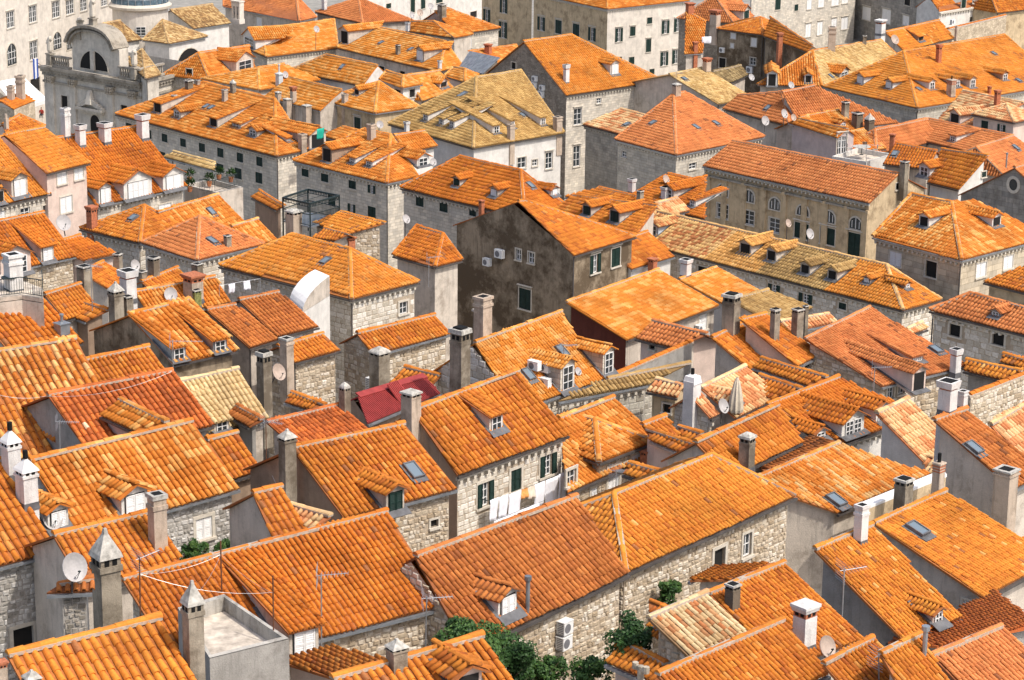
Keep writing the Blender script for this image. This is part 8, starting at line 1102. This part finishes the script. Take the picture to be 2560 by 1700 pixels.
# ------------------------------------------------------------------ shrubs
def shrub(c, r, lab, i):
    c = A(*c); zg = min(ground(c[0], c[1]), c[2]-r); base = A(c[0], c[1], zg); o = thing('shrub', lab, 'shrub', base, 'shrubs in the courtyard gaps'); m = MB(); rr = random.Random(i)
    m.tube(base, c-Z*r*.2, .07, 0, 6, .03)
    for k in range(7): a = rr.uniform(0, 6.28); m.tube(c-Z*r*.45, c+A(math.cos(a)*r*.7, math.sin(a)*r*.7, rr.uniform(-.1, .6)*r), .025, 0, 5, .008)
    m.build('stem', ['bark'], o, base); K = int(7500*r*r)+1200; n_cl = 26; cl = rng.normal(0, 1, (n_cl, 3)); cl = cl/np.linalg.norm(cl, axis=1)[:,None]*rng.uniform(.25, .95, (n_cl, 1))*r; cl[:,2] *= .85; cr = rng.uniform(.18, .38, n_cl)*r
    w = rng.integers(0, n_cl, K); d = rng.normal(0, 1, (K, 3)); d /= np.linalg.norm(d, axis=1)[:,None]; P = cl[w]+d*(cr[w]*rng.uniform(.6, 1.1, K))[:,None]
    low = P[:,2] < 0; P[low,2] *= 1.0+min(2.0, (c[2]-zg)/r*.6)
    nrm = d+rng.normal(0, .5, (K, 3))+A(.1,-.2,.4); nrm /= np.linalg.norm(nrm, axis=1)[:,None]; u = np.cross(nrm, rng.normal(0, 1, (K, 3))); u /= np.linalg.norm(u, axis=1)[:,None]; v = np.cross(nrm, u); s = rng.uniform(.04, .085, K)[:,None]
    V = np.stack([P-u*s*.5, P+v*s*.9+nrm*s*.2, P+u*s*.5, P-v*s*.9+nrm*s*.2], 1).reshape(-1, 3)+(c-base); me = bpy.data.meshes.new('foliage'); me.from_pydata(V.tolist(), [], np.arange(K*4).reshape(-1, 4).tolist()); me.materials.append(M['leaf'])
    tone = rng.uniform(0, 1, n_cl)[w]*.5+rng.uniform(0, .5, K); tone *= .55 if 'darker' in lab or 'ivy' in lab else 1; at = me.attributes.new('tint', 'FLOAT', 'FACE'); at.data.foreach_set('value', tone.astype(np.float32)); f = bpy.data.objects.new('foliage', me); COL.objects.link(f); f.parent = o; f['kind'] = 'stuff'; f.color = (0,0,0,1)
for i, b_ in enumerate(BUSHES): shrub(*b_, i)
# ------------------------------------------------------------------ parasol, pergola, terrace furniture
p, h = A(*PARASOL[0]), PARASOL[1]; o = thing('parasol', 'closed beige parasol standing by the rosy roof', 'parasol', p); m = MB(); m.tube(p-Z*.4, p+Z*h, .03); m.build('pole', ['wood'], o, p); m = MB(); K = 18
prof = [(.05, 1.0), (.16, .86), (.26, .62), (.34, .38), (.37, .16), (.33, .08)]
for (r0, h0), (r1, h1) in zip(prof[:-1], prof[1:]):
    f = lambda r, hh, k: p+A(r*h*.42*(1+.28*(k % 2))*math.cos(2*math.pi*k/K), r*h*.42*(1+.28*(k % 2))*math.sin(2*math.pi*k/K), hh*h)
    for k in range(K): m.poly([f(r0, h0, k), f(r0, h0, k+1), f(r1, h1, k+1), f(r1, h1, k)])
m.build('canopy', ['canvas_beige'], o, p)
q, h = [A(*v) for v in PERGOLA[0]], PERGOLA[1]; base = sum(q)/4; o = thing('pergola', 'dark iron pergola cage with a lattice railing on a roof platform', 'pergola', base); m = MB(); m.prism([v-Z*.12 for v in q], Z*.10); m.build('deck', ['zinc'], o, base)
for v in q: m = MB(); m.box(v+Z*(h/2-.7), A(.05,0,0), A(0,.05,0), Z*(h/2+.7)); m.build('post', ['steel_dark'], o, base)
for i in range(4):
    a, b = q[i], q[(i+1) % 4]; d = b-a; L = np.linalg.norm(d); d = d/L; m = MB(); m.box((a+b)/2+Z*h, d*(L/2), np.cross(d, Z)*.05, Z*.06); m.box((a+b)/2+Z*(h-.25), d*(L/2), np.cross(d, Z)*.02, Z*.02)
    for x in np.arange(.1, L, .16): m.box(a+d*x+Z*(h-.14), d*.02, np.cross(d, Z)*.012, Z*.10)
    m.build('frieze', ['steel_dark'], o, base); m = MB(); m.box((a+b)/2+Z*.85, d*(L/2), np.cross(d, Z)*.025, Z*.025); m.box((a+b)/2+Z*.08, d*(L/2), np.cross(d, Z)*.02, Z*.02)
    for x in np.arange(.08, L, .13): m.box(a+d*x+Z*.45, d*.010, np.cross(d, Z)*.010, Z*.40)
    m.build('railing', ['steel_dark'], o, base)
for x in (.33, .66): m = MB(); a = q[0]+(q[1]-q[0])*x+Z*h; b = q[3]+(q[2]-q[3])*x+Z*h; m.tube(a, b, .02); m.build('cross_bar', ['steel_dark'], o, base)
def railing(pts, lab, mat='steel_dark', h=.95):
    P = [A(*v) for v in pts]; o = thing('railing', lab, 'railing', P[0])
    for a, b in zip(P[:-1], P[1:]):
        d = b-a; L = np.linalg.norm(d); d = d/L; nn = np.cross(d, Z); m = MB(); m.box((a+b)/2+Z*h, d*(L/2), nn*.02, Z*.02); m.box((a+b)/2+Z*.1, d*(L/2), nn*.015, Z*.015); m.build('rail', [mat], o, P[0]); m = MB()
        for x in np.arange(0, L, .14): m.box(a+d*x+Z*h*.55, d*.009, nn*.009, Z*h*.45)
        m.build('bars', [mat], o, P[0])['kind'] = 'stuff'
railing(BALCONY[0], 'thin iron railing round the planted balcony'); railing(DECK[0][:4], 'black railing round the deck below the pink gable')
def table(p, lab, r=.42):
    p = A(*p); o = thing('round_table', lab, 'table', p); m = MB(); K = 20; m.prism([p+A(r*math.cos(2*math.pi*k/K), r*math.sin(2*math.pi*k/K), .70) for k in range(K)], Z*.03); m.build('table_top', ['steel_dark' if 'black' in lab else 'concrete_cap'], o, p); m = MB(); m.tube(p, p+Z*.7, .03); m.tube(p, p+Z*.02, .2, 0, 12); m.build('pedestal', ['steel_dark'], o, p)
table(DECK[1], 'black round table on the deck below the pink gable'); table(TABLE2[0], 'pale round table on the white walled terrace', .8)
def chair(p, a, lab, mat):
    p = A(*p); o = thing('chair', lab, 'chair', p, 'terrace chairs'); x, y = A(math.cos(a), math.sin(a), 0), A(-math.sin(a), math.cos(a), 0); m = MB(); m.box(p+Z*.45, x*.21, y*.21, Z*.02); m.build('seat', [mat], o, p); m = MB(); m.box(p+Z*.72-y*.2, x*.21, y*.015, Z*.16); m.build('backrest', [mat], o, p)
    for sx in (-1, 1):
        for sy in (-1, 1): m = MB(); m.tube(p+x*.19*sx+y*.19*sy, p+x*.19*sx+y*.19*sy+Z*(.45 if sy > 0 else .88), .014); m.build('leg', ['steel'], o, p)
t0 = A(*DECK[1]); chair(t0+A(-.7,-.2,0), -1.2, 'white chair beside the black round table', 'white_paint'); chair(t0+A(-.3,.7,0), 2.8, 'red backed chair behind the black round table', 'cloth_red')
t0 = A(*TABLE2[0]); chair(t0+A(1.2,.1,0), 1.6, 'dark chair by the pale round table', 'chimney_stone'); chair(t0+A(-1.0,.5,0), -1.5, 'grey chair on the chimney side of the pale round table', 'concrete_cap'); chair(t0+A(.4,1.1,0), 2.9, 'brown chair behind the pale round table', 'wood')
fl = MB(); zz = DECK[0][0][2]; fl.prism([A(v[0], v[1], zz-.25) for v in DECK[0]], Z*.22); q = A(*DECK[2]); dk = thing('deck', 'small concrete deck with a white chimney under the pink gable', 'terrace', A(q[0], q[1], zz-.25)); fl.build('floor', ['floor_pale'], dk, dk.location)
wl = MB(); wl.prism([A(v[0], v[1], zz-3.2) for v in DECK[0]], Z*2.9); wl.build('wall', ['wall_plaster'], dk, dk.location, uv=True); chimney(dk, A(*dk.location), q, .75, DECK[3], 'white', unit(A(.8,.6,0)), unit(A(-.6,.8,0)))
for i, p in enumerate(BALCONY[1]):
    p = A(*p); o = thing('potted_plant', ['potted plant at the railing corner of the balcony','potted palm beside the balcony door','bushy pot at the far end of the balcony','leafy pot near the balcony rail','potted plant under the straw canopy'][i], 'potted plant', p, 'plants on the balcony'); m = MB(); m.tube(p, p+Z*.4, .16, 0, 10, .22); m.build('pot', ['clay_pot'], o, p); m = MB(); tt = []
    for k in range(160):
        d = unit(A(random.gauss(0,1), random.gauss(0,1), random.gauss(.5,.8))); c = p+Z*.7+d*random.uniform(.1,.45); s = unit(np.cross(d, A(random.random(), random.random(), .3)))*.06; m.poly([c-s, c+d*.12, c+s, c-d*.05]); tt.append(random.random()*.7)
    m.build('leaves', ['leaf'], o, p, tint=tt)['kind'] = 'stuff'
# ------------------------------------------------------------------ awning, cafe guest, walker, flag
q = [A(*v) for v in AWNING[0]]; base = A(*(sum(q)/4)[:2], ground(*(sum(q)/4)[:2])); o = thing('awning', 'large white awning over the cafe beside the baroque church', 'awning', base); m = MB(); m.prism(q, Z*.08)
for i in range(4): a, b = q[i], q[(i+1) % 4]; m.poly([a, b, b-Z*.35, a-Z*.35])
m.build('canvas', ['awning_white'], o, base)
for v in q: m = MB(); m.tube(A(v[0], v[1], base[2]-.3), v, .06); m.build('post', ['steel_dark'], o, base)
def person(p, lab, pose, top, legs):
    p = A(*p); o = thing('person', lab, 'person', p)
    def body(name, V, E, Rr, mat):
        me = bpy.data.meshes.new(name); me.from_pydata(V, E, []); b_ = bpy.data.objects.new(name, me); COL.objects.link(b_); b_.parent = o; b_.modifiers.new('skin', 'SKIN'); s_ = b_.modifiers.new('sub', 'SUBSURF'); s_.levels = s_.render_levels = 1
        for i, rr in enumerate(Rr): me.skin_vertices[0].data[i].radius = (rr, rr)
        me.skin_vertices[0].data[0].use_root = True; me.materials.append(M[mat])
    if pose == 'sit': hip, kn, ft = .48, [(.12,-.42,.5), (-.12,-.42,.5)], [(.13,-.45,.08), (-.13,-.45,.08)]
    else: hip, kn, ft = .95, [(.10,-.22,.52), (-.10,.12,.52)], [(.10,-.30,.05), (-.10,.35,.10)]
    body('trousers', [(0,0,hip),(.10,0,hip-.02),kn[0],ft[0],(-.10,0,hip-.02),kn[1],ft[1]], [(0,1),(1,2),(2,3),(0,4),(4,5),(5,6)], [.13,.10,.075,.05,.10,.075,.05], legs)
    body('shirt', [(0,0,hip+.02),(0,-.01,hip+.28),(0,-.02,hip+.48),(.2,0,hip+.46),(.25,-.05,hip+.2),(.20,-.26,hip+.10),(-.2,0,hip+.46),(-.25,-.05,hip+.2),(-.20,-.26,hip+.10)], [(0,1),(1,2),(2,3),(3,4),(4,5),(2,6),(6,7),(7,8)], [.14,.16,.10,.07,.055,.04,.07,.055,.04], top)
    body('head', [(0,-.02,hip+.50),(0,-.03,hip+.60),(0,-.05,hip+.70),(0,-.04,hip+.78)], [(0,1),(1,2),(2,3)], [.055,.06,.095,.08], 'skin'); body('hair', [(0,-.01,hip+.76),(0,.02,hip+.80),(0,.04,hip+.70)], [(0,1),(1,2)], [.09,.085,.06], 'hair')
    return o
person(CAFE[0], 'seated person in a red top under the white awning', 'sit', 'cloth_red', 'cloth_dark'); chair(A(*CAFE[0])+A(0,.02,-.02), math.pi, 'chair of the seated person under the awning', 'wood'); table(A(*CAFE[1])+A(.4,-.9,0), 'small round cafe table under the white awning', .4)
w_ = person(WALKER[0], 'person in blue walking in the gap behind the classical building', 'walk', 'cloth_blue', 'cloth_dark'); w_.rotation_euler = (0, 0, 1.0)
p = A(*FLAG[0]); o = thing('flag', 'blue and white flag hanging by the church corner', 'flag', p); m = MB(); m.tube(p, p+A(-.9,-.4,.9), .03); m.build('flagpole', ['wood'], o, p); m = MB(); u = A(.35,.15,0)
for k in range(3):
    a = p+A(-.8,-.35,.75)+u*k*.5; m.prism([a, a+u*.5, a+u*.5-Z*2.2+A(0,0,.1*k), a-Z*2.3], A(.03,-.05,0), k)
m.build('flag_cloth', ['flag_blue', 'cloth_white', 'flag_blue'], o, p)
print('all', time.time()-T0, COUNT, len(bpy.data.objects))
